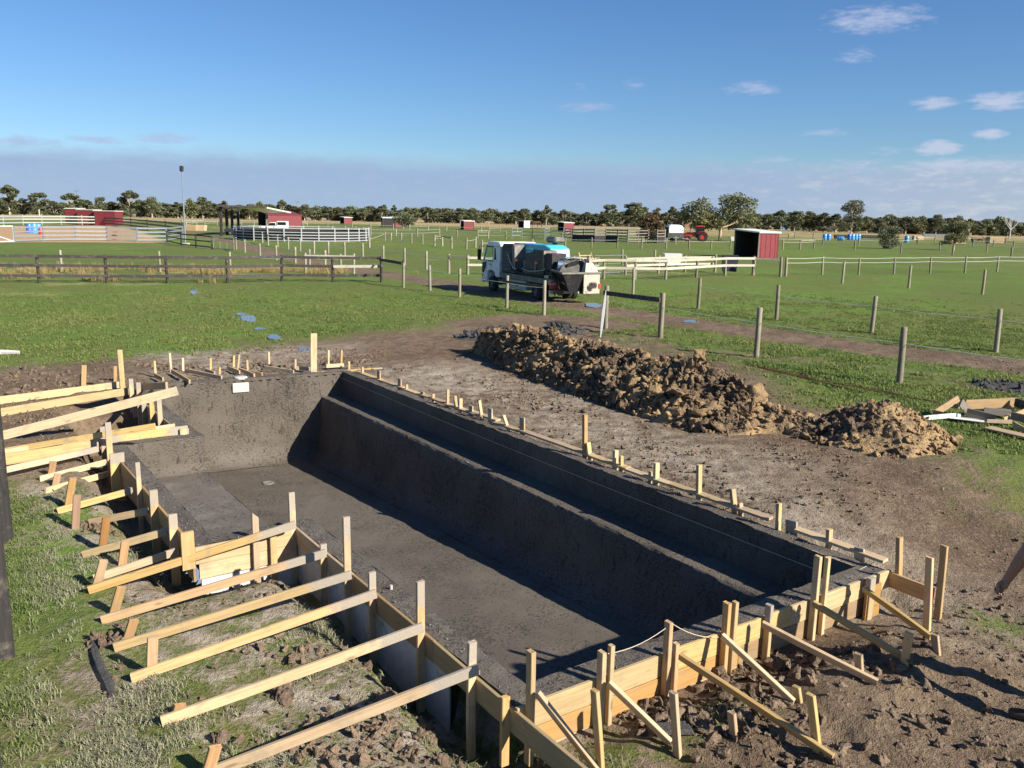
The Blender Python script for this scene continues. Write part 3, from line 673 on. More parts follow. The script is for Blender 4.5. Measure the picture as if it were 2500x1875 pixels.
def lump(seed, rough=0.35, sub=2, cut=True):
    bm = bmesh.new(); bmesh.ops.create_icosphere(bm, subdivisions=sub, radius=0.5); r = random.Random(seed)
    o1, o2, o3 = r.uniform(0, 90), r.uniform(0, 90), r.uniform(0, 90)
    for v in bm.verts:
        p = v.co; k = float(fbm(np.array([p.x * 2.1 + o1 + p.z * 1.3]), np.array([p.y * 2.1 + o2 - p.z * 1.7]), 3, 0.65)[0]) - 0.5
        k2 = float(fbm(np.array([p.z * 3.3 + o3]), np.array([p.x * 3.1 + p.y * 2.7 + o1]), 2)[0]) - 0.5
        k3 = float(fbm(np.array([p.x * 6.3 + p.z * 5.1 + o2]), np.array([p.y * 6.1 - p.z * 4.7 + o3]), 2)[0]) - 0.5
        v.co = p * max(0.35, 1 + rough * 1.9 * k + rough * 1.2 * k2 + rough * 0.8 * k3)
    if cut:
        for _ in range(r.randint(5, 8)):
            n_ = Vector((r.gauss(0, 1), r.gauss(0, 1), r.gauss(0, 1))).normalized(); d_ = r.uniform(0.16, 0.34)
            for v in bm.verts:
                e_ = v.co.dot(n_) - d_
                if e_ > 0: v.co -= n_ * e_ * 0.92
        for v in bm.verts: v.co += v.co.normalized() * r.uniform(-.018, .018)
    me = bpy.data.meshes.new('clod'); bm.to_mesh(me); bm.free(); me.shade_smooth(); return me
K_CLOD = kind_coll('clod_kind', [lump(i, 1.1, 3) for i in range(8)], M_['clod'])
K_CLAY = kind_coll('clay_kind', [lump(40 + i, 1.1, 3) for i in range(8)], M_['clay'])
K_MUD = kind_coll('mud_kind', [lump(60 + i, 0.5, 2) for i in range(4)], M_['mud'])
K_CRUMB = kind_coll('crumb_kind', [lump(80 + i, 0.6, 1) for i in range(4)], M_['crumb'])

rs = np.random.RandomState(3)
def field(n, x0, x1, y0, y1): return rs.uniform(x0, x1, n), rs.uniform(y0, y1, n)
def in_view(x, y, m=150):
    z = -0.1; px = x; fw = y * _cp - (z - CAM_H) * _sp; b = y * _sp + (z - CAM_H) * _cp
    a_ = x / fw; b_ = b / fw; u = a_ * _c + b_ * _s; w = -a_ * _s + b_ * _c
    X_ = 1250 + u * FPX; Y_ = 937.5 - w * FPX
    return (X_ > -m) & (X_ < 2500 + m) & (Y_ > 300) & (Y_ < 1875 + m)
def out_pool(x, y, g=0.02):
    s, t = ploc(x, y); return ~inside(s, t, OUT_RING) & (seg_dist(s, t, OUT_RING + OUT_RING[:1]) > g)
def lay_grass(name, x, y, dens, kinds, nk, smin, smax, label, muddy=None, cat='grass'):
    k = in_view(x, y) & out_pool(x, y, 0.04); x, y, dens = x[k], y[k], dens[k]
    k = rs.rand(len(x)) < dens; x, y = x[k], y[k]
    z = gheight(x, y); n = len(x)
    rot = np.stack([rs.normal(0, .1, n), rs.normal(0, .1, n), rs.uniform(0, 6.283, n)], 1)
    sc = rs.uniform(smin, smax, n)[:, None] * np.array([[1, 1, 1]]) * np.stack([np.ones(n), np.ones(n), rs.uniform(.6, 1.2, n)], 1)
    mu = np.zeros(n) if muddy is None else np.clip(muddy(x, y) + rs.normal(0, .28, n), 0, 0.92)
    tint = np.clip(fbm(x * 0.4, y * 0.4, 3) * 1.6 - 0.4 + rs.normal(0, .2, n), 0, 1)
    return scatter(name, np.stack([x, y, z], 1), rot, sc, rs.randint(0, nk, n), kinds, {'tint': tint, 'muddy': mu}, label, cat)
dirt_c = np.clip(dirt, 0, 1)
# foreground: trampled, cement-splashed turf left of the pool and at its near end
x, y = field(130000, -9, 5, 3.6, 13.5)
dd = lookup(dirt_c, x, y) + 0.6 * (fbm(x * 2.6, y * 2.6, 3) - 0.5)
dens = 1 - sstep(dd - 0.10 * (1 - sstep(x + 3.30 + .50 * (y - 5.3), -.4, .4)) + 0.08 * sstep(x + 3.30 + .50 * (y - 5.3), -.4, .4), 0.26, 0.62)
dens = dens * (0.06 + 0.94 * sstep(fbm(x * 1.4 + 4, y * 1.4, 3), 0.32, 0.62))
lay_grass('trampled_grass', x, y, dens, K_GRASS, 6, 0.6, 1.1, 'short grey-green trampled grass splashed with cement left of the pool',
          lambda x, y: 1.0 * sstep(x + 3.30 + .50 * (y - 5.3), -0.6, 0.45) * np.where(ploc(x, y)[0] > 13.9, 0.55, 1.0) - 0.25 * fbm(x, y, 2))
# lawns beyond
x, y = field(260000, -26, 26, 14, 50)
dens = (1 - sstep(lookup(dirt_c, x, y) + 0.5 * (fbm(x * 1.6, y * 1.6, 3) - 0.5), 0.30, 0.60)) * (1 - sstep(y, 24, 48)) * (1 - sstep(np.abs(x), 15, 25)) * (0.12 + 0.88 * sstep(fbm(x * .9, y * .9, 4), .42, .70)) * 0.75
lay_grass('lawn_grass', x, y, dens, K_MID, 4, 0.6, 1.15, 'short green turf of the lawn and track verges')
# tall dry grass behind the black fence and at its posts
x, y = field(26000, -36, -6, 45, 60)
dens = sstep(lookup(dryb, x, y), 0.26, 0.5) * sstep(fbm(x * .5, y * .5, 2), .45, .70) * 0.5
lay_grass('dry_grass', x, y, dens, K_STRAW, 4, 0.5, 1.1, 'tall straw-coloured dry grass behind the black fence')

# ------------------------------------------------------------------ loose clods on the bare soil
def lay_clods(name, x, y, kinds, nk, size, label, sink=0.25):
    z = gheight(x, y); n = len(x); sc = np.asarray(size)
    rot = rs.uniform(0, 6.283, (n, 3)); s3 = sc[:, None] * rs.uniform(0.6, 1.6, (n, 3))
    return scatter(name, np.stack([x, y, z + sc * (0.5 - sink)], 1), rot, s3, rs.randint(0, nk, n), kinds, {}, label, 'soil')
x, y = field(52000, -12, 14, 4, 24)
k = in_view(x, y) & out_pool(x, y, 0.03); x, y = x[k], y[k]
dd = lookup(dirt_c, x, y); cl = fbm(x * 0.8 + 7, y * 0.8, 3)
s_, t_ = ploc(x, y); dpool = seg_dist(s_, t_, OUT_RING + OUT_RING[:1])
w = sstep(dd, 0.35, 0.7) * (0.10 + 0.9 * sstep(cl, 0.48, 0.66))
k = rs.rand(len(x)) < w; x, y, dpool = x[k], y[k], dpool[k]
size = 0.016 + 0.045 * rs.rand(len(x)) ** 3
lay_clods('soil_crumbs', x, y, K_CLOD, 8, size, 'small crumbs of brown soil strewn over the bare ground')
# heavier clods: along the near end, left of the pool, behind the far wall
def blob(n, c, sx, sy, rot=0.0):
    a = rs.normal(0, 1, n) * sx; b = rs.normal(0, 1, n) * sy
    return c[0] + a * math.cos(rot) - b * math.sin(rot), c[1] + a * math.sin(rot) + b * math.cos(rot)
bx, by, bs = [], [], []
for px, py, n, sx, sy, big in ((1560, 1700, 60, .14, .10, .12), (1800, 1640, 220, .38, .20, .11), (1700, 1760, 200, .30, .18, .10), (1850, 1720, 140, .3, .2, .10), (2040, 1600, 90, .2, .15, .12), (1900, 1840, 160, .4, .25, .08),
                               (2250, 1700, 60, .4, .25, .08), (2360, 1830, 70, .35, .2, .09), (1380, 1700, 45, .12, .10, .10), (950, 1800, 300, .42, .25, .10), (1060, 1740, 150, .3, .2, .10), (780, 1840, 120, .4, .2, .09), (650, 1590, 30, .2, .12, .10), (690, 1705, 12, .06, .05, .17), (760, 1600, 40, .2, .12, .09),
                               (230, 1285, 150, .20, .12, .08), (150, 1240, 90, .25, .15, .06), (270, 1570, 70, .12, .10, .10), (120, 930, 300, .9, .4, .09), (330, 1000, 200, .5, .4, .08), (150, 1040, 200, .6, .3, .08), (430, 900, 260, .7, .25, .09), (620, 885, 240, .8, .3, .09), (800, 880, 120, .5, .3, .10), (940, 900, 80, .5, .3, .07),
                               (60, 960, 200, .7, .3, .09), (1300, 990, 140, .9, .3, .08), (1500, 1090, 120, 1.0, .3, .07), (700, 1300, 50, .2, .08, .05), (560, 1340, 60, .3, .08, .05)):
    c = gpt(px, py, -0.2); u, w_ = blob(n, c, sx, sy, -0.5); bx.append(u); by.append(w_); bs.append(big * (0.18 + 1.25 * rs.rand(n) ** 4))
bx = np.concatenate(bx); by = np.concatenate(by); bs = np.concatenate(bs); k = out_pool(bx, by, 0.05)
lay_clods('soil_clods', bx[k], by[k], K_CLOD, 8, bs[k], 'heavy broken clods of brown soil round the formwork', 0.42)

# ------------------------------------------------------------------ spoil heaps
def heap(name, fz, smin, smax, tmin, tmax, mat, label, kinds, nk, nclod, csize, step=0.05, cat='soil heap', jit=0.16):
    ss = np.arange(smin, smax, step); tt = np.arange(tmin, tmax, step); S, T = np.meshgrid(ss, tt)
    q = C0[None, None, :] + S[..., None] * PA + T[..., None] * PB
    hz = fz(S, T); base = gheight(q[..., 0].ravel(), q[..., 1].ravel()).reshape(S.shape)
    nz = (fbm(S * 3.1, T * 3.1, 4, 0.62) - 0.5) * jit * 2.2 + (np.abs(fbm(S * 7 + 3, T * 7, 3, 0.6) - 0.5)) * jit * 0.9 + (fbm(S * 15, T * 15 + 8, 2) - 0.5) * jit * 0.5
    Zh = base - 0.03 + hz + nz * sstep(hz, 0.0, 0.35)
    jx = (fbm(S * 5 + 31, T * 5, 2) - 0.5) * 0.10; jy = (fbm(S * 5, T * 5 + 57, 2) - 0.5) * 0.10
    k = sstep(hz, 0.0, 0.3)
    v = np.stack([q[..., 0] + jx * k, q[..., 1] + jy * k, Zh], -1).reshape(-1, 3); m, n = S.shape
    idx = np.arange(m * n).reshape(m, n); on = (hz > 0.002)
    f = [(idx[i, j], idx[i, j + 1], idx[i + 1, j + 1], idx[i + 1, j]) for i in range(m - 1) for j in range(n - 1) if on[i:i + 2, j:j + 2].any()]
    f = [t[::-1] for t in f]
    used = sorted({a for t in f for a in t}); rm = {a: i for i, a in enumerate(used)}
    me = mesh(name, v[used], [tuple(rm[a] for a in t) for t in f], True)
    bm = bmesh.new(); bm.from_mesh(me); bmesh.ops.recalc_face_normals(bm, faces=bm.faces); bm.to_mesh(me); bm.free(); me.shade_smooth()
    ctr = v[used].mean(0); root = empty(name, (float(ctr[0]), float(ctr[1]), 0.0), label, cat)
    link('mound', me, mat, root)
    sS = rs.uniform(smin, smax, nclod * 3); sT = rs.uniform(tmin, tmax, nclod * 3); h = fz(sS, sT); kk = rs.rand(len(sS)) < np.where(h > 0.01, 0.22 + 0.78 * sstep(fbm(sS * 1.7 + 2, sT * 1.7, 3), .42, .60), 0.0)
    sS, sT = sS[kk][:nclod], sT[kk][:nclod]; h = fz(sS, sT); qq = C0[None] + sS[:, None] * PA + sT[:, None] * PB
    nz = (fbm(sS * 3.1, sT * 3.1, 4, 0.62) - 0.5) * jit * 2.2 + (np.abs(fbm(sS * 7 + 3, sT * 7, 3, 0.6) - 0.5)) * jit * 0.9
    zz = gheight(qq[:, 0], qq[:, 1]) - 0.03 + h + nz * sstep(h, 0, .35)
    sz = csize * (0.09 + rs.rand(len(sS)) ** 6 * 0.8); sz[::240] = csize * rs.uniform(1.0, 1.6, len(sz[::240])) ; nn = len(sS)
    scatter('clods', np.stack([qq[:, 0], qq[:, 1], zz + sz * 0.22], 1), rs.uniform(0, 6.283, (nn, 3)), sz[:, None] * rs.uniform(.6, 1.7, (nn, 3)), rs.randint(0, nk, nn), kinds, {}, None, None, parent=root)
    return root
def st_of(px, py, t):
    """where the sight line through a photograph position meets the upright plane at pool offset t"""
    d = pix_dir(px, py); k = (t - (0 - C0[0]) * PB[0] - (0 - C0[1]) * PB[1]) / (d.x * PB[0] + d.y * PB[1])
    x_, y_, z_ = d.x * k, d.y * k, CAM_H + d.z * k; return ploc(x_, y_)[0], z_
front = [(1165, 868), (1210, 900), (1330, 945), (1480, 1000), (1640, 1045), (1760, 1070), (1900, 1058), (2010, 1085)]
fr = [ploc(*gp(a_, b_, -0.04)[:2]) for a_, b_ in front]
TR = float(np.mean([q[1] for q in fr[1:-1]])) + 1.15
ridge = [(1150, 835), (1185, 800), (1240, 796), (1330, 800), (1400, 822), (1480, 842), (1540, 836), (1620, 852), (1690, 872), (1760, 868), (1805, 896), (1850, 925), (1920, 950), (2000, 1000), (2050, 1050)]
rd = sorted(st_of(a_, b_, TR) for a_, b_ in ridge)
rS = np.array([q[0] for q in rd]); rZ = np.array([max(q[1] - 0.06 - 0.16 * i / len(rd), 0.02) for i, q in enumerate(rd)])
fS = np.array([q[0] for q in fr]); fT = np.array([q[1] for q in fr]); o_ = np.argsort(fS); fS, fT = fS[o_], fT[o_]
def f_long(S, T):
    zr = np.interp(S, rS, rZ, left=0, right=0); ft = np.interp(S, fS, fT) + 0.10
    bt = TR + 1.25
    wl_ = np.where(T < TR, (TR - T) / (TR - ft + 1e-6), (T - TR) / (bt - TR)); wl_ = np.clip(wl_ + 0.16 * (fbm(S * 1.3, T * 1.3, 3) - 0.5), 0, 1.2)
    prof = np.clip(1 - wl_, 0, 1); prof = prof ** 0.85
    bench = 0.16 * np.exp(-((wl_ - 0.78) / 0.12) ** 2) * (T < TR) * sstep(fbm(S * .9, T * .9, 2), .4, .6)
    e0 = sstep(S, rS[0], rS[0] + 0.5) * (1 - 0.55 * sstep(S, rS[-1] - 3.0, rS[-1] - 1.4)) * (1 - sstep(S, rS[-1] - 1.5, rS[-1]))
    return np.where(wl_ < 1, (zr * prof + bench * (1 - wl_)) * e0, 0)
heap('soil_heap', f_long, rS[0], rS[-1], float(fT.min()) - 0.3, TR + 1.3, M_['clay'], 'long ridge of dug brown clay soil right of the pool', K_CLAY, 8, 19000, 0.18, 0.035, jit=0.24)
pk = gp(2148, 1062, 0.0); ps, pt = ploc(pk.x, pk.y); ph = along(pk, 2150, 980)
def f_cone(S, T):
    a_ = np.arctan2(T - pt, S - ps); r_ = np.hypot(S - ps, T - pt) * (1 + 0.36 * (fbm(np.cos(a_) * 1.3 + 4, np.sin(a_) * 1.3 + 2, 2) - 0.5))
    return np.clip(ph * 1.10 * (1 - r_ / 1.30), 0, None) + 0
heap('soil_heap', f_cone, ps - 1.7, ps + 1.7, pt - 1.7, pt + 1.7, M_['clay'], 'cone-shaped pale clay heap at the right end of the long ridge', K_CLAY, 8, 6500, 0.15, 0.03, jit=0.14)
mk = gp(1215, 818, 0.0); ms, mt = ploc(mk.x, mk.y)
def f_mud(S, T):
    w1 = np.hypot((S - ms) / 1.0, (T - mt) / 1.5); w2 = np.hypot((S - ms - 0.2) / 0.7, (T - mt - 2.2) / 1.2); return np.maximum(0.30 * np.clip(1 - w1, 0, 1) ** .6, 0.24 * np.clip(1 - w2, 0, 1) ** .6)
heap('mud_heap', f_mud, ms - 1.5, ms + 1.5, mt - 2, mt + 3.8, M_['mud'], 'low heap of wet grey mud behind the left end of the soil ridge', K_MUD, 4, 900, 0.22, 0.08)
mk2 = gp(2470, 945, 0.0); ms2, mt2 = ploc(mk2.x, mk2.y)
def f_mud2(S, T): return 0.16 * np.clip(1 - np.hypot((S - ms2) / .9, (T - mt2) / 0.9), 0, 1) ** .6
heap('mud_heap', f_mud2, ms2 - 1.2, ms2 + 1.2, mt2 - 1.2, mt2 + 1.2, M_['mud'], 'small patch of dark mud clods above the timber offcuts at right edge', K_MUD, 4, 380, 0.14, 0.08)

# ------------------------------------------------------------------ puddles
def puddle(px, py, rx, ry, seed, label):
    c = gpt(px, py, -0.03); r = random.Random(seed); n = 26; v = []
    for i in range(n):
        a = 2 * math.pi * i / n; k = 0.55 + 0.75 * float(fbm(np.array([math.cos(a) * 1.7 + seed]), np.array([math.sin(a) * 1.7 + seed * 3]), 3)[0])
        p = gp(px + rx * .9 * k * math.cos(a), py + ry * .85 * k * math.sin(a), c.z); v.append((p.x - c.x, p.y - c.y))
    zz = max(gz(c.x + q[0], c.y + q[1]) for q in v + [(0, 0)]) + 0.006
    m = MB(); m.prism(v, 'z', -0.03, 0.0)
    o = m.build('puddle', M_['water']); o.location = (c.x, c.y, zz); return tag(o, label, 'puddle')
for px, py, rx, ry, lb in ((473, 712, 10, 9, 'small puddle in the lawn just below the black fence'), (608, 781, 24, 10, 'largest puddle of the wet channel across the lawn'), (590, 768, 14, 4, 'thin puddle just above the largest one in the lawn channel'), (634, 803, 17, 3.5, 'narrow puddle below the largest one in the lawn channel'), (668, 824, 17, 8, 'faint muddy puddle where the lawn channel meets bare soil'), (742, 853, 20, 6, 'puddle beside the tall wide stake at the far end of the pool'),
                           (1447, 747, 26, 6, 'blue puddle in the wheel track behind the truck'), (1688, 787, 26, 3.5, 'long thin puddle on the dirt track right of the rail gate'), (1360, 792, 32, 7, 'dull puddle in the mud behind the soil ridge')):
    puddle(px, py, rx, ry, px * 0.37, lb)
# ------------------------------------------------------------------ the concrete pool shell
def floor_z(s): return -2.0 + 0.55 * np.clip(s, 0, 13.7) / 13.7
pool = empty('concrete_pool', pw(7, -2.2, -0.6), 'freshly sprayed dark grey concrete swimming pool shell', 'pool')
def surf(name, Sg, Tg, Zg, rough, dry=None, parent=pool, mat='concrete', amp=0.012, fr=2.0):
    """a wavy hand-worked surface from grids of pool coordinates"""
    m, n = Sg.shape
    d1 = (fbm(Sg * fr + Zg * fr * .7, Tg * fr + Zg * fr * .9, 3) - 0.5) * 2 * amp; d2 = (fbm(Sg * 3 * fr + 8 + Zg * 4, Tg * 3 * fr, 3) - 0.5) * amp
    a = np.stack([np.gradient(Sg, axis=0), np.gradient(Tg, axis=0), np.gradient(Zg, axis=0)], -1); b_ = np.stack([np.gradient(Sg, axis=1), np.gradient(Tg, axis=1), np.gradient(Zg, axis=1)], -1)
    nr = np.cross(a, b_); nr /= np.linalg.norm(nr, axis=-1, keepdims=True) + 1e-9
    dd = (d1 + d2)[..., None]
    P3 = np.stack([Sg, Tg, Zg], -1) + nr * dd
    Wx = C0[0] + P3[..., 0] * PA[0] + P3[..., 1] * PB[0]; Wy = C0[1] + P3[..., 0] * PA[1] + P3[..., 1] * PB[1]
    idx = np.arange(m * n).reshape(m, n)
    f = np.stack([idx[:-1, :-1], idx[:-1, 1:], idx[1:, 1:], idx[1:, :-1]], -1).reshape(-1, 4)
    me = mesh(name, np.stack([Wx, Wy, P3[..., 2]], -1).reshape(-1, 3), f.tolist(), True)
    for nm, arr in (('rough', rough), ('dry', 0.0 if dry is None else dry)):
        at = me.attributes.new(nm, 'FLOAT', 'POINT'); at.data.foreach_set('value', (np.zeros((m, n)) + arr).astype(np.float32).ravel())
    return link(name, me, M_[mat], parent)
def grid(u0, u1, nu, v0, v1, nv): return np.meshgrid(np.linspace(u0, u1, nu), np.linspace(v0, v1, nv), indexing='ij')
# floor: trowelled, a pale drying patch towards the shelf
Sg, Tg = grid(-0.62, 13.74, 150, -4.47, 0.02, 60)
surf('floor', Sg, Tg, floor_z(Sg), 0.12 + 0.25 * sstep(fbm(Sg * .6, Tg * .6, 2), .5, .7), 0.35 * sstep(fbm(Sg * .35 + 4, Tg * .5, 2), .45, .7), amp=0.012, fr=0.9)
# far wall with a swept foot
def swept(n=30, r=0.38):
    h = np.concatenate([np.linspace(0, 1, n - 10, endpoint=False), np.ones(10)]); a = np.concatenate([np.zeros(n - 10), np.linspace(0, 1, 10)])
    return h, a
h, a = swept(); U, Tg = np.meshgrid(np.arange(len(h)), np.linspace(0.02, -4.47, 70), indexing='ij')
zf = -2.0; r_ = 0.40; H_ = h[U]; A_ = a[U] * math.pi / 2
Zg = -H_ * (2.0 - r_) - r_ * np.sin(A_); off = r_ * (1 - np.cos(A_))
surf('far_wall', 0.122 * Tg + off * 1.02, Tg, Zg + 0.005, 1.0, 0.3 * sstep(-Zg, 1.3, 1.9), amp=0.018, fr=1.7)
# right wall, bench and its riser
Sg, Zg = grid(-0.02, 13.74, 150, 0.0, -0.56, 8)
surf('right_wall', Sg, Sg * 0 + 0.0 + 0.02 * Zg, Zg, 0.9, amp=0.014)
Sg, Tg = grid(-0.08, 13.74, 340, 0.01, -0.5, 9)
Tg = Tg + (Tg < -0.49) * ((fbm(Sg * 1.1, Sg * 0, 3) - 0.5) * 0.07 + (fbm(Sg * 9, Sg * 0 + 3, 2) - 0.5) * 0.045)
surf('bench', Sg, Tg, -0.55 - 0.02 * (Tg < -0.47), 0.8, amp=0.008)
prof = [(-0.5, 0.0), (-0.525, 0.03), (-0.55, 0.15), (-0.57, 0.4), (-0.60, 0.62), (-0.64, 0.80), (-0.72, 0.92), (-0.84, 0.985), (-1.0, 1.0)]
pu = np.linspace(0, 1, 22); pt_ = np.interp(pu, np.linspace(0, 1, len(prof)), [p[0] for p in prof]); pz_ = np.interp(pu, np.linspace(0, 1, len(prof)), [p[1] for p in prof])
Sg, I_ = np.meshgrid(np.linspace(-0.08, 13.74, 340), np.arange(22), indexing='ij')
Zg = -0.565 + pz_[I_] * (floor_z(Sg) + 0.57 + 0.006)
surf('bench_riser', Sg, pt_[I_] + (I_ < 2) * ((fbm(Sg * 1.1, Sg * 0, 3) - 0.5) * 0.07 + (fbm(Sg * 9, Sg * 0 + 3, 2) - 0.5) * 0.045), Zg, 0.9, amp=0.016)
# walls that face away from the camera, and the shelf in the wide bay
def wall(name, s0, t0, s1, t1, zb, rough=0.9, n=50):
    k = np.linspace(0, 1, n); w_ = np.linspace(0, 1, 12); K, Wd = np.meshgrid(k, w_, indexing='ij')
    return surf(name, s0 + (s1 - s0) * K, t0 + (t1 - t0) * K, Wd * zb, rough, amp=0.014)
wall('near_wall', 13.72, 0.0, 13.72, -4.45, -1.5); wall('left_wall', 13.72, -4.45, 9.12, -4.45, -1.75); wall('left_wall', 4.4, -4.45, -0.55, -4.45, -2.02)
wall('bay_wall', 9.12, -4.45, 9.12, -5.65, -0.64); wall('bay_wall', 9.12, -5.65, 4.4, -5.65, -0.64)
# the bay's far wall sweeps into the shelf
h, a = swept(20, .2); U, Tg = np.meshgrid(np.arange(len(h)), np.linspace(-4.43, -5.67, 24), indexing='ij'); r_ = 0.17; A_ = a[U] * math.pi / 2
surf('bay_wall', 4.4 + r_ * (1 - np.cos(A_)), Tg, -h[U] * (0.6 - r_) - r_ * np.sin(A_), 1.0, amp=0.016)
Sg, Tg = grid(4.38, 9.14, 60, -4.45, -5.67, 16)
surf('shelf', Sg, Tg, -0.6 + 0 * Sg, 0.1, sstep(Sg, 4.5, 5.0) * (0.55 + 0.6 * (fbm(Sg * .9, Tg * .9, 2) - .4)), amp=0.010, fr=1.2)
Sg, V_ = grid(4.38, 9.14, 60, 0, 1, 12)
surf('shelf_riser', Sg, -4.45 + 0.16 * V_ ** 2, -0.6 + V_ * (floor_z(Sg) + 0.6), 0.6, amp=0.014)
# capping: the rough screeded top of the walls
def cap(i, name='wall_top'):
    n = len(OUT_RING); o0, o1 = OUT_RING[i], OUT_RING[(i + 1) % n]; i0, i1 = POOL_IN[i], POOL_IN[(i + 1) % n]
    L = math.hypot(o1[0] - o0[0], o1[1] - o0[1]); m = max(12, int(L / 0.06)); k = np.linspace(0, 1, m); w_ = np.linspace(0, 1, 7); K, Wd = np.meshgrid(k, w_, indexing='ij')
    So = o0[0] + (o1[0] - o0[0]) * K; To = o0[1] + (o1[1] - o0[1]) * K; Si = i0[0] + (i1[0] - i0[0]) * K; Ti = i0[1] + (i1[1] - i0[1]) * K
    return surf(name, So + (Si - So) * Wd, To + (Ti - To) * Wd, 0.004 + 0 * K, 1.0, amp=0.020, fr=6.0)
for i in range(8): cap(i)
# box-out for the skimmer, its lid, the floor drain and an inlet pipe
def frame_m(o, xdir, zdir=(0, 0, 1)):
    x = Vector(xdir).normalized(); z = Vector(zdir); z = (z - x * z.dot(x)).normalized(); y = z.cross(x)
    m = Matrix((x, y, z)).transposed().to_4x4(); m.translation = o; return m
wdir = (pw(0.122 * -1, -1) - pw(0, 0)).normalized()
sk = pw(0.122 * -2.35 + 0.02, -2.35, -0.20)
MB().box(-0.18, 0.18, -0.02, 0.10, -0.11, 0.11).build('skimmer_box', M_['pipe_white'], pool, frame_m(sk, -wdir), bevel=0.012)
MB().lathe([(0.0, 0.02), (0.13, 0.02), (0.145, 0.012), (0.15, 0.0), (0.15, -0.03)], k=24).build('skimmer_lid', M_['pipe_white'], pool, Matrix.Translation(pw(0.122 * -2.3 - 0.13, -2.3, 0.012)), smooth_=True)
dr = gp(655, 1178, -1.92); MB().lathe([(0.0, 0.01), (0.07, 0.012), (0.085, 0.02), (0.115, 0.02), (0.125, 0.005), (0.125, -0.02)], k=24).build('floor_drain', M_['crumb'], pool, Matrix.Translation((dr.x, dr.y, -1.935)), smooth_=True)
ip = gp(955, 1440, 0.0); MB().tube([(0, 0, -0.05), (0, 0, 0.05)], 0.015, 10).build('inlet_pipe', M_['fibro'], pool, Matrix.Translation(ip))
# crumbs of spilt concrete along the tops
cs, ct = [], []
for i in range(8):
    o0, o1 = OUT_RING[i], OUT_RING[(i + 1) % 8]; L = math.hypot(o1[0] - o0[0], o1[1] - o0[1]); n = int(L * 70)
    k = rs.rand(n); mid = ((POOL_IN[i][0] + POOL_IN[(i + 1) % 8][0]) / 2 - (o0[0] + o1[0]) / 2, (POOL_IN[i][1] + POOL_IN[(i + 1) % 8][1]) / 2 - (o0[1] + o1[1]) / 2)
    w_ = rs.rand(n) ** 1.5 * 0.9 + 0.03; ml = math.hypot(*mid) or 1
    cs.append(o0[0] + (o1[0] - o0[0]) * k + mid[0] / ml * w_ * 0.22); ct.append(o0[1] + (o1[1] - o0[1]) * k + mid[1] / ml * w_ * 0.22)
cs = np.concatenate(cs); ct = np.concatenate(ct); q = C0[None] + cs[:, None] * PA + ct[:, None] * PB; n = len(cs); sz = 0.006 + 0.020 * rs.rand(n) ** 4
scatter('concrete_crumbs', np.stack([q[:, 0], q[:, 1], np.full(n, 0.012)], 1), rs.uniform(0, 6.28, (n, 3)), sz[:, None] * rs.uniform(.7, 1.3, (n, 3)), rs.randint(0, 4, n), K_CRUMB, {}, None, None, parent=pool)

# ------------------------------------------------------------------ sawn timber
_pc = [0]
def plank(parent, p0, p1, w=0.09, th=0.035, wdir=None, mat='pine', cem=(0.0, 0.0), name='board', chop=0.0, bow=0.004, top_local=None):
    """a sawn board from p0 to p1; w lies along wdir (default up), th across it; cem = cement slurry at the two ends"""
    p0 = Vector(p0); p1 = Vector(p1); d = p1 - p0; L = d.length; x = d.normalized()
    z = Vector(wdir) if wdir is not None else Vector((0, 0, 1))
    z = (z - x * z.dot(x)); z = z.normalized() if z.length > 1e-4 else x.orthogonal().normalized(); y = z.cross(x)
    _pc[0] += 1; r = random.Random(_pc[0] * 13 + 5); n = 5; v = []; f = []; ce = []
    br, bs_ = r.uniform(-bow, bow) * min(L, 2), r.uniform(-bow, bow) * min(L, 2); c = 0.0035
    sec = [(-th / 2, -w / 2 + c), (-th / 2 + c, -w / 2), (th / 2 - c, -w / 2), (th / 2, -w / 2 + c), (th / 2, w / 2 - c), (th / 2 - c, w / 2), (-th / 2 + c, w / 2), (-th / 2, w / 2 - c)]
    for i in range(n + 1):
        k = i / n; b1 = math.sin(math.pi * k)
        for (a_, b_) in sec:
            e = 0.0
            if chop and i == n: e = -chop * (0.5 + b_ / w)              # slanting saw cut
            v.append((k * L + e + (r.uniform(-.003, .003) if i in (0, n) else 0), a_ + br * b1, b_ + bs_ * b1)); ce.append(cem[0] * max(0, 1 - 3.0 * k) + cem[1] * max(0, 1 - 3.0 * (1 - k)))
    for i in range(n):
        for j in range(8): f.append((i * 8 + j, i * 8 + (j + 1) % 8, (i + 1) * 8 + (j + 1) % 8, (i + 1) * 8 + j))
    f.append(tuple(range(8))[::-1]); f.append(tuple(n * 8 + j for j in range(8)))
    me = mesh(name, v, [t[::-1] for t in f]); at = me.attributes.new('cem', 'FLOAT', 'POINT'); at.data.foreach_set('value', np.array(ce, np.float32))
    m = Matrix((x, y, z)).transposed().to_4x4(); m.translation = p0
    return link(name, me, M_[mat], parent, m)
VA = Vector((PA[0], PA[1], 0)); VB = Vector((PB[0], PB[1], 0))
def upright(parent, top, base, w=0.07, th=0.035, wd=VB, mat='pine', cem=(0, 0), name='stake', z=None, bury=0.18, depth=None):
    """a stake or post seen between two photograph positions, standing on the ground (or with its foot at level z)"""
    B = gpt(*base) if z is None else gp(base[0], base[1], z)
    T = dp(top[0], top[1], B.y if depth is None else depth)
    d = (B - T).normalized()
    return plank(parent, B + d * bury, T, w, th, wd, mat, cem, name)
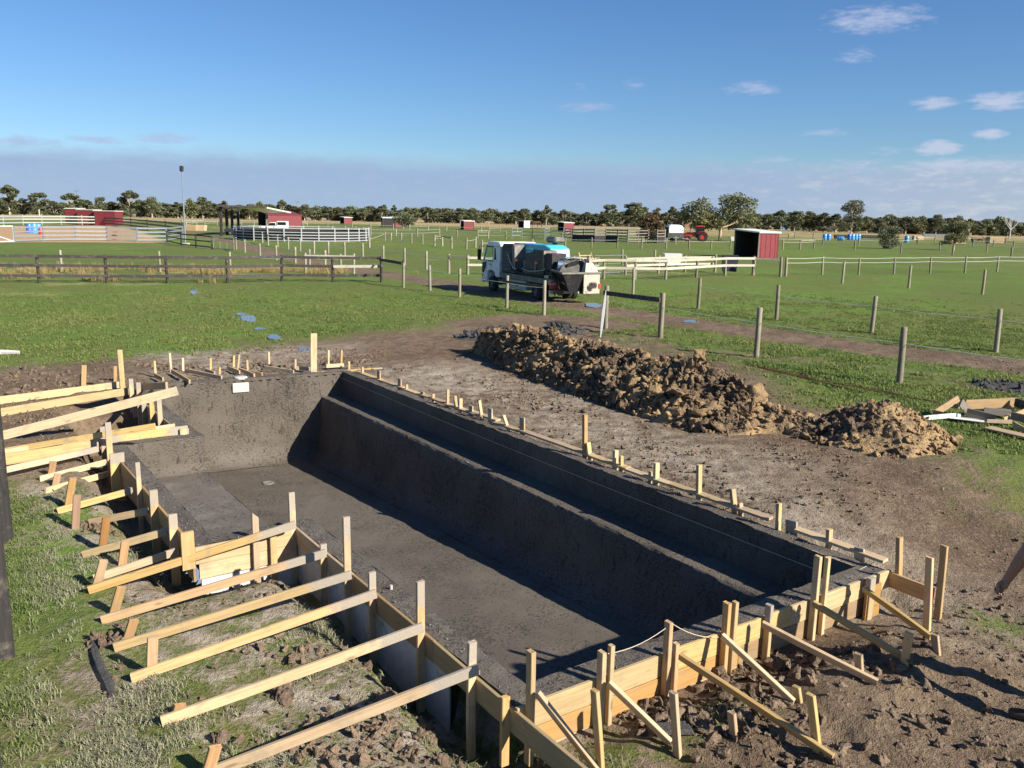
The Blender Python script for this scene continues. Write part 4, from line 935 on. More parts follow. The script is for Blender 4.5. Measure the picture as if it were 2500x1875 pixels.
def spost(parent, s, t, top, zb=-0.55, w=0.07, th=0.045, wd=VA, mat='pine', cem=(0, .7), name='post'):
    """a post at pool position (s, t) whose head is at photograph height top (x, y)"""
    B = pw(s, t, 0.0); T = dp(top[0], top[1], B.y)
    d = (T - Vector((B.x, B.y, zb)))
    return plank(parent, (B.x, B.y, zb), T, w, th, wd, mat, cem, name)
def onto(px, py, s=None, t=None):
    """the point of the upright plane s = const or t = const at a photograph position"""
    d = pix_dir(px, py)
    if t is not None: k = (t + C0[0] * PB[0] + C0[1] * PB[1]) / (d.x * PB[0] + d.y * PB[1])
    else: k = (s + C0[0] * PA[0] + C0[1] * PA[1]) / (d.x * PA[0] + d.y * PA[1])
    return Vector((d.x * k, d.y * k, CAM_H + d.z * k))

# ---- near end
fw = empty('timber_formwork', pw(14.1, -2.2, -0.35), 'braced timber formwork boards across the near end of the pool', 'formwork')
for (t0, t1, z1, z0, mt) in ((-4.72, -3.0, .016, -.19, 'pine'), (-2.995, -1.45, .02, -.185, 'pine'), (-1.445, 0.24, .012, -.19, 'pine'),
                             (-4.6, -2.2, -.197, -.385, 'pine_orange'), (-2.19, 0.1, -.197, -.39, 'pine_orange'), (-4.5, -2.0, -.395, -.56, 'pine')):
    plank(fw, pw(13.972, t0, (z0 + z1) / 2), pw(13.972, t1, (z0 + z1) / 2), z1 - z0, 0.035, None, mt, (.25, .25))
MB().box(0, 2.6, -.015, .015, -.32, 0).build('foam_board', M_['foam'], fw, frame_m(pw(13.965, -4.5, -.565), VB))
def npost(top, mat='pine', w=0.07, th=0.045, ds=0.0, zb=-0.6, name='post', cem=(0, .3)):
    T = onto(top[0], top[1], s=14.03 + ds); 
    return plank(fw, (T.x, T.y, zb), T, w, th, VA, mat, cem, name)
npost((1297, 1589), zb=-.45); npost((1470, 1591)); npost((1493, 1575), ds=-.005, w=.045); npost((1633, 1518)); npost((1651, 1570), w=.045, ds=-0.01)
npost((1776, 1471)); npost((1796, 1469), ds=-.01, w=.05); npost((1879, 1476), cem=(0, 1)); npost((1998, 1357)); npost((2021, 1361), ds=-.01, w=.05)
npost((2127, 1410), w=.06, th=.09, cem=(0, 1.0), zb=-.5, ds=.02)
plank(fw, pw(14.06, -0.30, -.22), pw(14.06, -0.05, -.22), .36, .02, None, 'pine_orange')
def nbrace(a, b_, za=-0.06, w=0.07, th=0.035):
    p0 = onto(a[0], a[1], s=14.10); p1 = gpt(b_[0], b_[1]); p1.z += 0.03; plank(fw, p0, p1, w, th, Vector((0, 0, 1)) - VB * .3, 'pine', (.35, 0), 'brace')
nbrace((1312, 1692), (1462, 1895)); nbrace((1486, 1668), (1636, 1822)); nbrace((1660, 1602), (2033, 1858)); nbrace((1763, 1552), (1937, 1722)); nbrace((1861, 1523), (2141, 1674)); nbrace((1986, 1473), (2222, 1622)); nbrace((2108, 1437), (2272, 1563))
for top, base in (((1452, 1685), (1466, 1890)), ((1644, 1690), (1655, 1848)), ((1979, 1695), (1995, 1832)), ((1944, 1676), (1950, 1716)), ((2096, 1596), (2100, 1655)), ((2220, 1545), (2208, 1622)), ((2282, 1549), (2286, 1592)), ((1786, 1739), (1792, 1800))):
    upright(fw, top, base, .07, .035, VA, 'pine', name='stake')
# the two tall stakes beyond the right corner and the board running to them
upright(fw, (2270, 1360), (2262, 1542), .07, .04, VA); upright(fw, (2306, 1332), (2288, 1512), .07, .04, VA)
plank(fw, pw(13.99, 0.225, -0.09), pw(14.48, 0.24, -0.10), .17, .035, None, 'pine', (.2, 0))
# ---- left side, near part
fl = empty('timber_formwork', pw(11.8, -4.8, -0.35), 'timber formwork with five long raking braces on the pool\'s near left side', 'formwork')
for (s0, s1, z1, z0, mt) in ((9.37, 11.0, .006, -.20, 'ply'), (11.005, 12.7, .008, -.205, 'ply'), (12.705, 15.02, .004, -.20, 'ply')):
    plank(fl, pw(s0, -4.712, (z0 + z1) / 2), pw(s1, -4.712, (z0 + z1) / 2 - (0.02 if s1 > 14 else 0)), z1 - z0, .035, None, mt, (.3, .2))
for (s0, s1) in ((9.37, 10.55), (10.555, 11.75), (11.755, 12.95)):
    MB().box(0, s1 - s0, -.008, .008, -.62, 0).build('panel', M_['fibro'], fl, frame_m(pw(s0, -4.703, -.21), VA))
def lpost(top, t=-4.765, w=0.075, th=0.035, zb=-0.75, parent=None, mat='pine', cem=(0, 1.0), name='post'):
    T = onto(top[0], top[1], t=t); return plank(parent or fl, (T.x, T.y, zb), T, w, th, VB, mat, cem, name)
lpost((711, 1202)); lpost((789, 1328)); lpost((845, 1262)); lpost((908, 1396)); lpost((1026, 1419)); lpost((1153, 1567)); lpost((1234, 1700), zb=-.5, cem=(0, .2))
def lbrace(a, b_, parent=None, zr=-0.06, w=0.09, th=0.035, mat='pine', t=-4.80, cem=(0, 1.1)):
    p0 = gpt(a[0], a[1]); p0.z += w * 0.42; p1 = onto(b_[0], b_[1], t=t); return plank(parent or fl, p0, p1, w, th, None, mat, cem, 'brace')
lbrace((216, 1449), (722, 1280)); lbrace((248, 1523), (796, 1350)); lbrace((279, 1590), (857, 1403)); lbrace((321, 1665), (918, 1449)); lbrace((395, 1772), (1032, 1531)); lbrace((520, 1895), (1168, 1633))
for top, base in (((253, 1368), (234, 1434)), ((296, 1432), (277, 1500)), ((327, 1513), (311, 1562)), ((373, 1555), (370, 1640)), ((440, 1719), (432, 1745)), ((526, 1822), (505, 1895))):
    upright(fl, top, base, .09, .035, VB, 'pine_orange')
# ---- step back
fs = empty('timber_formwork', pw(9.45, -5.3, -0.35), 'short timber formwork across the step between the pool\'s two widths', 'formwork')
plank(fs, pw(9.382, -5.90, -.095), pw(9.382, -4.74, -.095), .20, .035, None, 'pine', (.4, .4)); plank(fs, pw(9.382, -5.86, -.29), pw(9.382, -4.74, -.29), .18, .035, None, 'pine')
MB().box(0, 1.1, -.015, .015, -.3, 0).build('foam_board', M_['foam'], fs, frame_m(pw(9.37, -5.84, -.39), VB))
def s2post(top, zb=-.6, w=.075, mat='pine', cem=(0, .5), s=9.44, chop=0.0):
    T = onto(top[0], top[1], s=s); return plank(fs, (T.x, T.y, zb), T, w, .035, VB, mat, cem, 'post', chop)
s2post((622, 1250), chop=.07); s2post((666, 1306), cem=(0, 0)); s2post((456, 1299), w=.14, mat='pine', cem=(0, .1), zb=-.22, s=9.41)
# ---- wide bay
fb = empty('timber_formwork', pw(7.2, -6.0, -0.3), 'timber formwork with short braces along the pool\'s wide left bay', 'formwork')
for (s0, s1) in ((4.2, 5.7), (5.705, 7.4), (7.405, 9.34)):
    plank(fb, pw(s0, -5.902, -.10), pw(s1, -5.902, -.10), .21, .035, None, 'ply', (.4, .3)); plank(fb, pw(s0, -5.90, -.32), pw(s1, -5.90, -.32), .20, .03, None, 'ply')
for top, w_, cm in (((335, 1129), .06, 1.1), ((374, 1197), .10, 1.1), ((421, 1255), .10, 1.1), ((285, 1106), .20, 1.2), ((263, 1031), .085, 1.2), ((250, 1042), .085, 1.2)):
    lpost(top, -5.955, w_, .035, -.7, fb, 'pine', (0, cm))
for a, b_ in (((229, 1420), (431, 1346)), ((203, 1362), (408, 1297)), ((219, 1282), (362, 1247)), ((141, 1254), (324, 1197)), ((111, 1205), (269, 1156)), ((97, 1176), (263, 1127))):
    lbrace(a, b_, fb, t=-5.99, cem=(0, .6))
for top, base in (((130, 1127), (124, 1160)), ((141, 1157), (134, 1188)), ((178, 1167), (166, 1240)), ((188, 1208), (184, 1290)), ((260, 1263), (250, 1340)), ((306, 1321), (298, 1382))):
    upright(fb, top, base, .09, .035, VB, 'pine_orange')
# ---- far left: transverse boards and long raking planks over the excavated corner
fc = empty('timber_formwork', pw(3.9, -5.6, -0.2), 'long raking planks and posts over the dug-out corner at far left of the pool', 'formwork')
plank(fc, pw(4.12, -6.0, .035), pw(4.12, -4.62, .05), .17, .035, None, 'pine', (1.3, 1.4)); plank(fc, pw(4.05, -7.6, .02), pw(4.02, -4.80, .12), .10, .035, None, 'pine', (0, .3))
plank(fc, pw(4.165, -4.76, .03), pw(4.165, -4.62, .03), .14, .05, None, 'pine', (1.5, 1.5))
for (s0, s1) in ((-.78, 1.6), (1.605, 4.1)):
    plank(fc, pw(s0, -4.715, -.10), pw(s1, -4.715, -.10), .20, .035, None, 'ply', (.3, .3)); plank(fc, pw(s0, -4.715, -.42), pw(s1, -4.715, -.42), .40, .03, None, 'ply')
def raker(a, b_, w=0.15, tl=None, tr=-4.80, zl=None, cem=(0, .45), mat='pine', ext=0.35, th=.038):
    p1 = onto(b_[0], b_[1], t=tr); p0 = gp(a[0], a[1], -0.03 + w * .5 if zl is None else zl)
    return plank(fc, p0 + (p0 - p1).normalized() * ext, p1, w, th, None, mat, cem, 'brace')
raker((2, 977), (290, 940)); raker((8, 1006), (313, 955)); raker((10, 1062), (433, 954), tr=-4.70); raker((348, 946), (407, 941), w=.12, tr=-4.72, zl=0.08, ext=.05)
raker((16, 1100), (379, 1040), tr=-5.3, w=.09, cem=(0, .2)); raker((15, 1121), (240, 1086), tr=-6.05, w=.17, cem=(0, .6)); raker((18, 1146), (240, 1096), tr=-6.1, w=.09, cem=(0, 1.0))
for top, base, w_, cm in (((292, 854), (300, 948), .10, .0), ((205, 892), (204, 942), .10, .4), ((281, 894), (281, 928), .07, 0), ((377, 881), (380, 916), .05, 0), ((197, 914), (197, 940), .04, 0)):
    upright(fc, top, base, w_, .035, VB, 'pine', (.7 if w_ > .09 else 0, cm), z=0.0)
for top, s_, zb in (((319, 925), 1.2, -.5), ((337, 934), 1.6, -.5), ((368, 952), 2.3, -.6), ((387, 964), 2.9, -.75), ((351, 986), 3.0, -.75), ((329, 983), 3.6, -.85)):
    T = onto(top[0], top[1], t=-4.775); plank(fc, (T.x, T.y, zb), T, .085, .035, VB, 'pine', (0, .8), 'post')
# ---- far end
ff = empty('timber_formwork', pw(-0.6, -2.2, 0.0), 'row of thin stakes with low struts behind the pool\'s far wall', 'formwork')
for top, base in (((414, 862), (418, 908)), ((446, 874), (447, 904)), ((514, 875), (514, 904)), ((536, 897), (536, 914)), ((571, 868), (570, 896)), ((584, 866), (580, 909)), ((603, 879), (605, 909)), ((656, 859), (657, 896)), ((721, 877), (721, 900)), ((802, 855), (802, 892)), ((834, 855), (833, 889)), ((852, 882), (852, 903))):
    upright(ff, top, base, .05, .035, VB, 'pine', (.2, .1))
upright(ff, (766, 814), (766, 909), .15, .035, wdir * -1, 'pine', (1.2, 0), z=0.0)
for a, b_ in (((419, 906), (463, 932)), ((452, 904), (541, 922)), ((502, 904), (524, 912)), ((556, 897), (585, 909)), ((584, 902), (621, 916)), ((606, 908), (640, 914)), ((646, 897), (717, 908)), ((723, 899), (757, 901)), ((796, 894), (839, 891)), ((378, 916), (398, 926))):
    p0 = gp(a[0], a[1], .06); p1 = gp(b_[0], b_[1], .04); plank(ff, p0, p1, .09, .035, None, 'pine', (.5, .5), 'strut')
for t0 in np.arange(-4.4, 0.1, 1.1):
    plank(ff, pw(0.122 * t0 - 0.235, t0, -.08), pw(0.122 * (t0 + 1.09) - 0.235, t0 + 1.09, -.08), .16, .03, None, 'pine', (1, 1))
# ---- right side
fr_ = empty('timber_formwork', pw(7, 0.3, 0.0), 'low staggered timber boards and stakes along the pool\'s right edge', 'formwork')
for s0, s1, dz, t_ in ((0.3, 1.6, .0, .225), (1.65, 2.55, .01, .22), (2.6, 3.45, .0, .225), (3.5, 4.4, .02, .22), (4.45, 5.75, .01, .23), (5.2, 6.15, .03, .27), (6.2, 6.9, .0, .225), (7.0, 7.9, .03, .225), (7.95, 8.85, .035, .23), (8.9, 9.7, .035, .225), (9.75, 10.6, .03, .225), (10.65, 11.5, .04, .23), (11.55, 12.3, .05, .225), (12.75, 13.85, .04, .24)):
    plank(fr_, pw(s0 - .03, t_ + .045, dz + .022), pw(s1 + .03, t_ + .055, dz + .026), .11, .035, VB + Vector((0, 0, .12)), 'pine', (.3, .2))
for top, base, w_, th_, wd_ in (((885, 896), (885, 915), .05, .05, VB), ((925, 904), (925, 930), .14, .03, VB), ((976, 924), (976, 947), .14, .03, VB), ((993, 939), (993, 948), .06, .03, VB), ((1031, 956), (1031, 968), .13, .03, VB), ((1058, 962), (1058, 974), .06, .03, VB), ((1093, 951), (1093, 988), .06, .04, VB), ((1111, 966), (1113, 988), .06, .04, VB), ((1124, 973), (1124, 1003), .07, .05, VB),
                            ((1150, 990), (1150, 1013), .13, .03, VB), ((1170, 978), (1176, 1017), .06, .04, VB), ((1197, 997), (1197, 1028), .13, .03, VB), ((1230, 1014), (1236, 1032), .06, .03, VB), ((1275, 1019), (1275, 1054), .14, .03, VB), ((1428, 1012), (1428, 1114), .07, .06, VB), ((1436, 1080), (1440, 1112), .08, .03, VB),
                            ((1503, 1099), (1502, 1140), .07, .06, VB), ((1517, 1113), (1517, 1139), .06, .04, VB), ((1603, 1130), (1602, 1180), .08, .05, VB), ((1588, 1152), (1587, 1174), .06, .03, VB), ((1707, 1135), (1706, 1214), .07, .05, VB), ((1788, 1193), (1794, 1247), .08, .05, VB), ((1807, 1228), (1808, 1252), .07, .04, VB), ((1902, 1229), (1900, 1286), .06, .05, VB), ((1932, 1270), (1932, 1300), .16, .03, VB), ((2025, 1292), (2023, 1330), .07, .05, VB), ((2098, 1337), (2098, 1352), .12, .03, VB), ((2196, 1311), (2194, 1384), .07, .05, VB)):
    p = onto(base[0], base[1], t=0.275); T = onto(top[0], top[1], t=0.275); d = (T - p)
    plank(fr_, p - d.normalized() * 0.2, T, w_, th_, VA if w_ > .1 else VB, 'pine', (1.3 if w_ > .1 else .4, .9 if w_ > .1 else .25), 'stake')
# string line over the bench and the sagging line tied to the near posts
def cord(name, pts, r, mat, label, cat, parent=None):
    o = MB().tube(pts, r, 5).build(name, M_[mat], parent); return tag(o, label, cat) if parent is None else o
a_ = onto(828, 920, t=-0.06); b_ = onto(1990, 1390, t=-0.06)
cord('string_line', [a_ + (b_ - a_) * k + Vector((0, 0, -0.05 * math.sin(math.pi * k))) for k in np.linspace(0, 1, 14)], .0035, 'string', 'taut string line stretched along the pool\'s right wall above the bench', 'string')
def sag(p, q_, dip, n=9): return [p + (q_ - p) * k + Vector((0, 0, -dip * 4 * k * (1 - k))) for k in np.linspace(0, 1, n)]
A1 = onto(1640, 1522, s=14.03); A0 = onto(1484, 1596, s=14.03); A2 = onto(1776, 1552, s=13.99)
cord('string_line', sag(A0, A1, .05) + sag(A1, A2, .06)[1:], .0035, 'string', 'slack string tied from post to post at the near end of the pool', 'string')
B0 = onto(1925, 1480, s=13.9); B1 = onto(2135, 1372, s=13.75)
cord('string_line', sag(B0, B1, .0), .0035, 'string', 'string across the near right corner of the pool', 'string')
# ------------------------------------------------------------------ fences
UPM = Matrix(((0, 0, -1, 0), (0, 1, 0, 0), (1, 0, 0, 0), (0, 0, 0, 1)))       # a mesh laid along X stood upright
_postmesh = {}
def post_mesh(r, h, mat, square=False):
    k = (r, round(h, 2), mat, square)
    if k not in _postmesh:
        m = MB(); n = 4 if square else 9
        m.tube([(-0.25, 0, 0), (0, 0, 0), (h * 0.5, 0, 0), (h - 0.012, 0, 0), (h, 0, 0)], [r * 1.05, r * 1.05, r, r * .97, r * .8], n)
        me = mesh('post', m.v, m.f, not square); me.set_sharp_from_angle(angle=R(50)); me.materials.append(M_[mat]); _postmesh[k] = me
    return _postmesh[k]
def post(parent, b, h, r=0.06, mat='post', square=False, lean=None, rz=0.0):
    lx, ly = (random.uniform(-.02, .02), random.uniform(-.02, .02)) if lean is None else lean
    m = Matrix.Translation(b) @ Matrix.Rotation(lx, 4, 'X') @ Matrix.Rotation(ly, 4, 'Y') @ Matrix.Rotation(rz, 4, 'Z') @ UPM
    return link('post', post_mesh(r, h, mat, square), None, parent, m)
def gpf(x, y):
    p = gp(x, y, 0.0); p.z = gz(p.x, p.y); return p
def fence(label, bases, h=1.25, r=0.06, mat='post', wires=(), wr=0.006, wmat='rope', rails=(), rmat='post', rw=0.11, rth=0.035, square=False, name='fence', side=-1, closed=False, hs=None, cat='fence', rail_bays=None, world=False):
    bs = [Vector(b) for b in bases] if world else [gpt(*b) if b[1] > 700 else gpf(*b) for b in bases]
    root = empty(name, bs[0], label, cat)
    for i, b in enumerate(bs): post(root, b, (hs[i] if hs else h * random.uniform(.97, 1.04)), r, mat, square)
    pairs = list(zip(bs[:-1], bs[1:])) + ([(bs[-1], bs[0])] if closed else [])
    for z in wires:
        m = MB(); d0 = max(wr, 0.0)
        for p, q in pairs: m.tube([p + Vector((0, 0, z)), (p + q) / 2 + Vector((0, 0, z - 0.03)), q + Vector((0, 0, z))], d0, 5, False)
        m.build('wire', M_[wmat], root)
    for z in rails:
        for i, (p, q) in enumerate(pairs):
            if rail_bays is not None and i not in rail_bays: continue
            d = (q - p); nrm = Vector((-d.y, d.x, 0)).normalized() * (r + rth / 2) * side
            e = d.normalized() * 0.02
            plank(root, p + nrm + Vector((0, 0, z)) - e, q + nrm + Vector((0, 0, z)) + e, rw, rth, None, rmat, name='rail')
    return root
# dark-stained three-rail fence across the lawn
fence('dark brown three-rail timber fence across the lawn at left', [(-260, 693), (-80, 691), (96, 690), (261, 690), (409, 690), (555, 689), (688, 686), (813, 687), (931, 687)], 1.42, .075, 'black_post', rails=(1.33, .87, .36), rmat='black_rail', rw=.15, rth=.04)
plank(bpy.data.objects['fence'], gpf(816, 687) + Vector((0, -.16, .87)), gpf(928, 687) + Vector((0, -.16, .87)), .15, .03, None, 'white_rail', name='patch_rail')
fence('short dark rail joining the black fence corner to a pale post', [(931, 688), (985, 701)], 1.4, .07, 'black_post', rails=(1.25,), rmat='black_rail', rw=.15)
fence('grey round posts standing just behind the dark three-rail fence', [(-100, 664), (151, 663), (391, 663), (563, 664), (746, 664), (864, 667)], 1.25, .07, 'post_pale', wires=(.9,), rails=(1.1,), rmat='white_rail', rail_bays=(4,))
fence('pale post and rope fence on the lawn side of the track, left of the truck', [(985, 700), (1050, 711), (1122, 726), (1237, 753), (1328, 769)], 1.32, .068, 'post_pale', wires=(1.05,), wr=.010, rails=(1.12,), rmat='black_rail', rail_bays=(3,), rw=.09)
fence('round post and single dark top rail beside the white panel at the track gate', [(1478, 800), (1612, 824)], 1.42, .085, 'post', rails=(1.22,), rmat='black_rail', rw=.15, rth=.06, wires=(.95,), wr=.004)
fence('round posts with white rope on the near side of the track at right', [(1612, 824), (1846, 873), (2195, 938), (2640, 1015)], 1.42, .075, 'post', wires=(.98,), wr=.009)
fence('round posts with white rope along the far side of the track', [(1430, 700), (1545, 722), (1704, 755), (1895, 782), (2127, 815), (2431, 858), (2760, 905)], 1.32, .072, 'post', wires=(.95,), wr=.009)
fence('line of leaning round posts in the right paddock beyond the track', [(1905, 676), (2056, 690), (2218, 704), (2398, 719), (2620, 737)], 1.35, .075, 'post', wires=())
fence('two-wire post fence running right from the red shelter', [(1918, 673), (2007, 669), (2096, 669), (2182, 668), (2270, 667), (2355, 667), (2434, 664), (2540, 661)], 1.30, .075, 'post', wires=(1.22, .90), wr=.016)
fence('far post fence in front of the round bush', [(1911, 609), (1953, 609), (1987, 607), (2086, 612), (2199, 618), (2325, 624)], 1.35, .10, 'post', wires=(1.0,), wr=.02, rails=(1.25,), rmat='post_pale', rail_bays=(1,))
fence('far scattered posts behind the small tree at right', [(2294, 612), (2408, 617), (2468, 628), (2560, 634)], 1.3, .10, 'post', wires=(1.0,), wr=.02)
fence('far post line behind the round bush', [(1800, 597), (1870, 597), (2008, 598), (2096, 601), (2190, 603), (2240, 597), (2375, 601), (2425, 602), (2474, 605), (2560, 607)], 1.25, .11, 'post', wires=(1.0,), wr=.022)
fence('distant post line by the blue drums', [(1900, 582), (1925, 586), (1940, 580), (1985, 582), (2010, 583), (2085, 586), (2150, 588), (2238, 592), (2282, 590), (2345, 592), (2400, 592), (2455, 594), (2520, 596)], 1.3, .13, 'post', wires=(1.0,), wr=.025)
fence('post fence with a top rail running down from the round pen', [(641, 592), (655, 599), (678, 602), (704, 606), (733, 611), (767, 617), (802, 622), (842, 624), (886, 629), (936, 638), (988, 646), (1041, 658), (1096, 667), (1142, 669)], 1.25, .085, 'post_pale', wires=(.95,), wr=.014, rails=(1.15,), rmat='post_pale', rail_bays=(0, 1, 2, 12))
fence('pale posts on the lower side of the track below the round pen', [(577, 608), (598, 615), (635, 626), (675, 632), (721, 640), (756, 646), (794, 649), (832, 662)], 1.2, .085, 'post_pale', wires=(.95,), wr=.014, rails=(1.1,), rmat='post', rail_bays=(0,))
fence('mid paddock post fence left of the truck cab', [(902, 602), (940, 587), (955, 591), (980, 592), (1005, 593), (1032, 595), (1061, 602), (1080, 602), (1103, 607), (1139, 609), (1161, 605), (1177, 614), (1300, 612)], 1.3, .10, 'post_pale', wires=(.95,), wr=.018, rails=(1.2,), rmat='post', rail_bays=(6, 7))
fence('mid paddock post fence in front of the timber cattle yard', [(1380, 603), (1444, 604), (1507, 605), (1566, 608), (1626, 607), (1682, 608), (1736, 608), (1783, 608)], 1.3, .10, 'post', wires=(1.0,), wr=.018)
fence('far post fence beyond the truck cab', [(905, 575), (967, 576), (1019, 577), (1073, 573), (1116, 579), (1166, 581), (1192, 581), (1235, 582), (1300, 584), (1372, 586)], 1.35, .12, 'post_pale', wires=(1.05, .5), wr=.022, rails=(1.3,), rmat='post_pale', rail_bays=(4, 5, 6))
fence('distant post fence behind the red box shelter', [(905, 560), (960, 561), (1000, 562), (1045, 562), (1090, 563), (1175, 565), (1195, 567), (1220, 566), (1262, 567), (1300, 568), (1345, 568)], 1.4, .15, 'post_pale', wires=(1.0,), wr=.03)
fence('distant post fence below the far left trees', [(455, 555), (480, 548), (500, 551), (530, 549), (560, 551), (590, 549)], 1.3, .14, 'post_pale', wires=(1.0, .6), wr=.03)
fence('distant pale rail fence under the left tree line', [(400, 545), (445, 547), (500, 547), (560, 549), (620, 552), (690, 556), (750, 551), (800, 553), (860, 556)], 1.3, .13, 'post_pale', wires=(1.1, .6), wr=.04)
# weathered white rail fences beyond the truck
fence('weathered white two-rail fence right of the truck, nearer of the two', [(1400, 683), (1474, 680), (1550, 681), (1625, 681), (1700, 677), (1770, 673), (1840, 671)], 1.25, .085, 'post', rails=(1.18, .70), rmat='white_rail', rw=.16)
fence('weathered white two-rail fence behind the truck, farther of the two', [(1142, 669), (1220, 670), (1310, 670), (1400, 670), (1460, 670), (1527, 669), (1607, 667), (1672, 664), (1745, 662)], 1.25, .085, 'post', rails=(1.08, .62), rmat='white_rail', rw=.15, rail_bays=(0, 1, 2, 3, 5, 6, 7))
g_ = empty('farm_gate', gpf(1460, 672), 'galvanised tube gate between the two white rail fences', 'gate')
p, q = gpf(1450, 672), gpf(1527, 668)
MB().tube([p + Vector((0, 0, .15)), p + Vector((0, 0, 1.3)), q + Vector((0, 0, 1.3)), q + Vector((0, 0, .15)), p + Vector((0, 0, .15))], .025, 6).build('frame', M_['galv'], g_)
for z in (.45, .75, 1.02): MB().tube([p + Vector((0, 0, z)), q + Vector((0, 0, z))], .018, 6).build('bar', M_['galv'], g_)
fence('posts and rail beside the red shelter', [(1745, 663), (1768, 665), (1838, 671), (1905, 674), (1918, 672)], 1.3, .10, 'post', rails=(1.15,), rmat='white_rail', rail_bays=(2,), rw=.12)
for px, py, lb in ((1519, 645, 'lone dark post behind the farther white rail fence'), (1598, 650, 'short lone post behind the middle of the white rail fences'), (1649, 597, 'lone post in front of the canopied trailer'), (2468, 629, 'dark post near right edge beyond the two-wire fence')):
    tag(post(None, gpf(px, py), 1.3, .09, 'post'), lb, 'post')
# foreground posts at the left edge
for px, py, lb in ((12, 1318, 'dark stained post at left edge, farthest of three'), (8, 1602, 'dark stained post at left edge, middle of three'), (-25, 1960, 'dark stained post at the bottom left corner')):
    b = gpt(px, py, -0.3); tag(post(None, b, 1.95, .095, 'black_post', lean=(0, 0)), lb, 'post')
# thin white panel leaning at the gate post
p = gpt(1466, 824); m = MB()
pts = [(0.03, 0), (.10, .35), (.12, .8), (.06, 1.25), (-.04, 1.52), (-.10, 1.25), (-.13, .8), (-.10, .35), (-.03, 0)]
m.prism([(a * .34, b) for a, b in pts], 'y', -.02, .02)
o = m.build('white_panel', M_['white']); o.location = p; o.rotation_euler = (R(-5), R(4), R(-15)); tag(o, 'narrow curved white panel stood upright against the gate post', 'panel')

# ------------------------------------------------------------------ riding arena at left: pipe fences, gate, drums
def pipe_run(label, bases, zs, rr=.05, mat='galv', h=1.7, dbl=None, cat='fence'):
    bs = [gpf(*b) for b in bases]; root = empty('pipe_fence', bs[0], label, cat)
    for b in bs: MB().box(-.07, .07, -.07, .07, -.2, h).build('post', M_[mat], root, Matrix.Translation(b))
    for z in zs:
        for p, q in zip(bs[:-1], bs[1:]):
            n = Vector((0, -.1, 0)); d = (q - p)
            me = MB().hexa([Vector((0, -.03, -rr)), Vector((d.length, -.03, -rr)), Vector((d.length, .03, -rr)), Vector((0, .03, -rr)), Vector((0, -.03, rr)), Vector((d.length, -.03, rr)), Vector((d.length, .03, rr)), Vector((0, .03, rr))])
            me.build('rail', M_[mat], root, frame_m(p + n + Vector((0, 0, z)), d))
    return root
pipe_run('grey steel rail fence along the near side of the sand arena', [(36, 591), (107, 589), (185, 588), (261, 588), (336, 589), (407, 588), (447, 583)], (1.58, 1.12, .66, .2), .085)
pipe_run('pale green rail fence along the far side of the sand arena', [(-60, 551), (9, 550), (57, 549), (103, 549), (150, 549), (201, 549), (250, 549)], (1.9, 1.25, .55), .13, 'pale_pipe', 2.3)
pipe_run('dark rail fence slanting from the red stables to the arena corner', [(252, 549), (285, 552), (320, 556), (360, 561), (405, 568), (447, 577)], (1.7, 1.1, .5), .14, 'dark_steel', 2.0)
fence('dark three-rail fence right of the lamp pole', [(408, 591), (443, 600), (479, 604), (518, 608)], 1.35, .085, 'black_post', rails=(1.25, .75, .2), rmat='black_rail', rw=.12)
ag = empty('arena_gate', gpf(0, 592), 'white tube gate of the sand arena at left edge', 'gate'); p, q = gpf(-70, 593), gpf(35, 591)
MB().tube([p + Vector((0, -.1, .1)), p + Vector((0, -.1, 1.72)), q + Vector((0, -.1, 1.72)), q + Vector((0, -.1, .1)), p + Vector((0, -.1, .1))], .06, 6).build('frame', M_['white'], ag)
MB().tube([p + Vector((0, -.1, 1.72)), q + Vector((0, -.1, .1))], .05, 6).build('brace', M_['white'], ag)
wg = empty('wire_gate', gpf(521, 608), 'light galvanised tube gate right of the dark three-rail fence', 'gate'); p, q = gpf(521, 608), gpf(572, 611)
MB().tube([p + Vector((0, 0, .1)), p + Vector((0, 0, 1.25)), q + Vector((0, 0, 1.25)), q + Vector((0, 0, .1)), p + Vector((0, 0, .1))], .03, 6).build('frame', M_['galv'], wg)
for k in (.33, .66): MB().tube([p + (q - p) * k + Vector((0, 0, .1)), p + (q - p) * k + Vector((0, 0, 1.25))], .02, 6).build('bar', M_['galv'], wg)
def drum(px, py, mat, label, s=1.0, lying=False):
    b = gpf(px, py); m = MB().lathe([(0, 0), (.27, 0), (.29, .02), (.29, .28), (.305, .30), (.29, .32), (.29, .58), (.305, .6), (.29, .62), (.29, .87), (.27, .9), (.24, .88), (0, .88)], k=16)
    o = m.build('drum', M_[mat], smooth_=True); o.location = b; o.scale = (s, s, s)
    if lying: o.rotation_euler = (R(90), 0, 1.0); o.location.z += .3 * s
    return tag(o, label, 'drum')
drum(72, 568, 'blue', 'dark blue drum in the sand arena, leftmost of the group', 1.5); drum(84, 568, 'light_blue', 'light blue drum in the middle of the sand arena group', 1.5); drum(94, 566, 'light_blue', 'light blue drum behind the red tub in the arena', 1.4); drum(100, 571, 'bright_red', 'low red tub beside the blue arena drums', 1.0)
c_ = gpf(84, 549); o = MB().lathe([(.30, 0), (.30, .04), (.17, .05), (.04, .7), (0, .7)], k=14).build('traffic_cone', M_['orange'], smooth_=True); o.location = c_; tag(o, 'orange cone beyond the blue drums', 'cone')
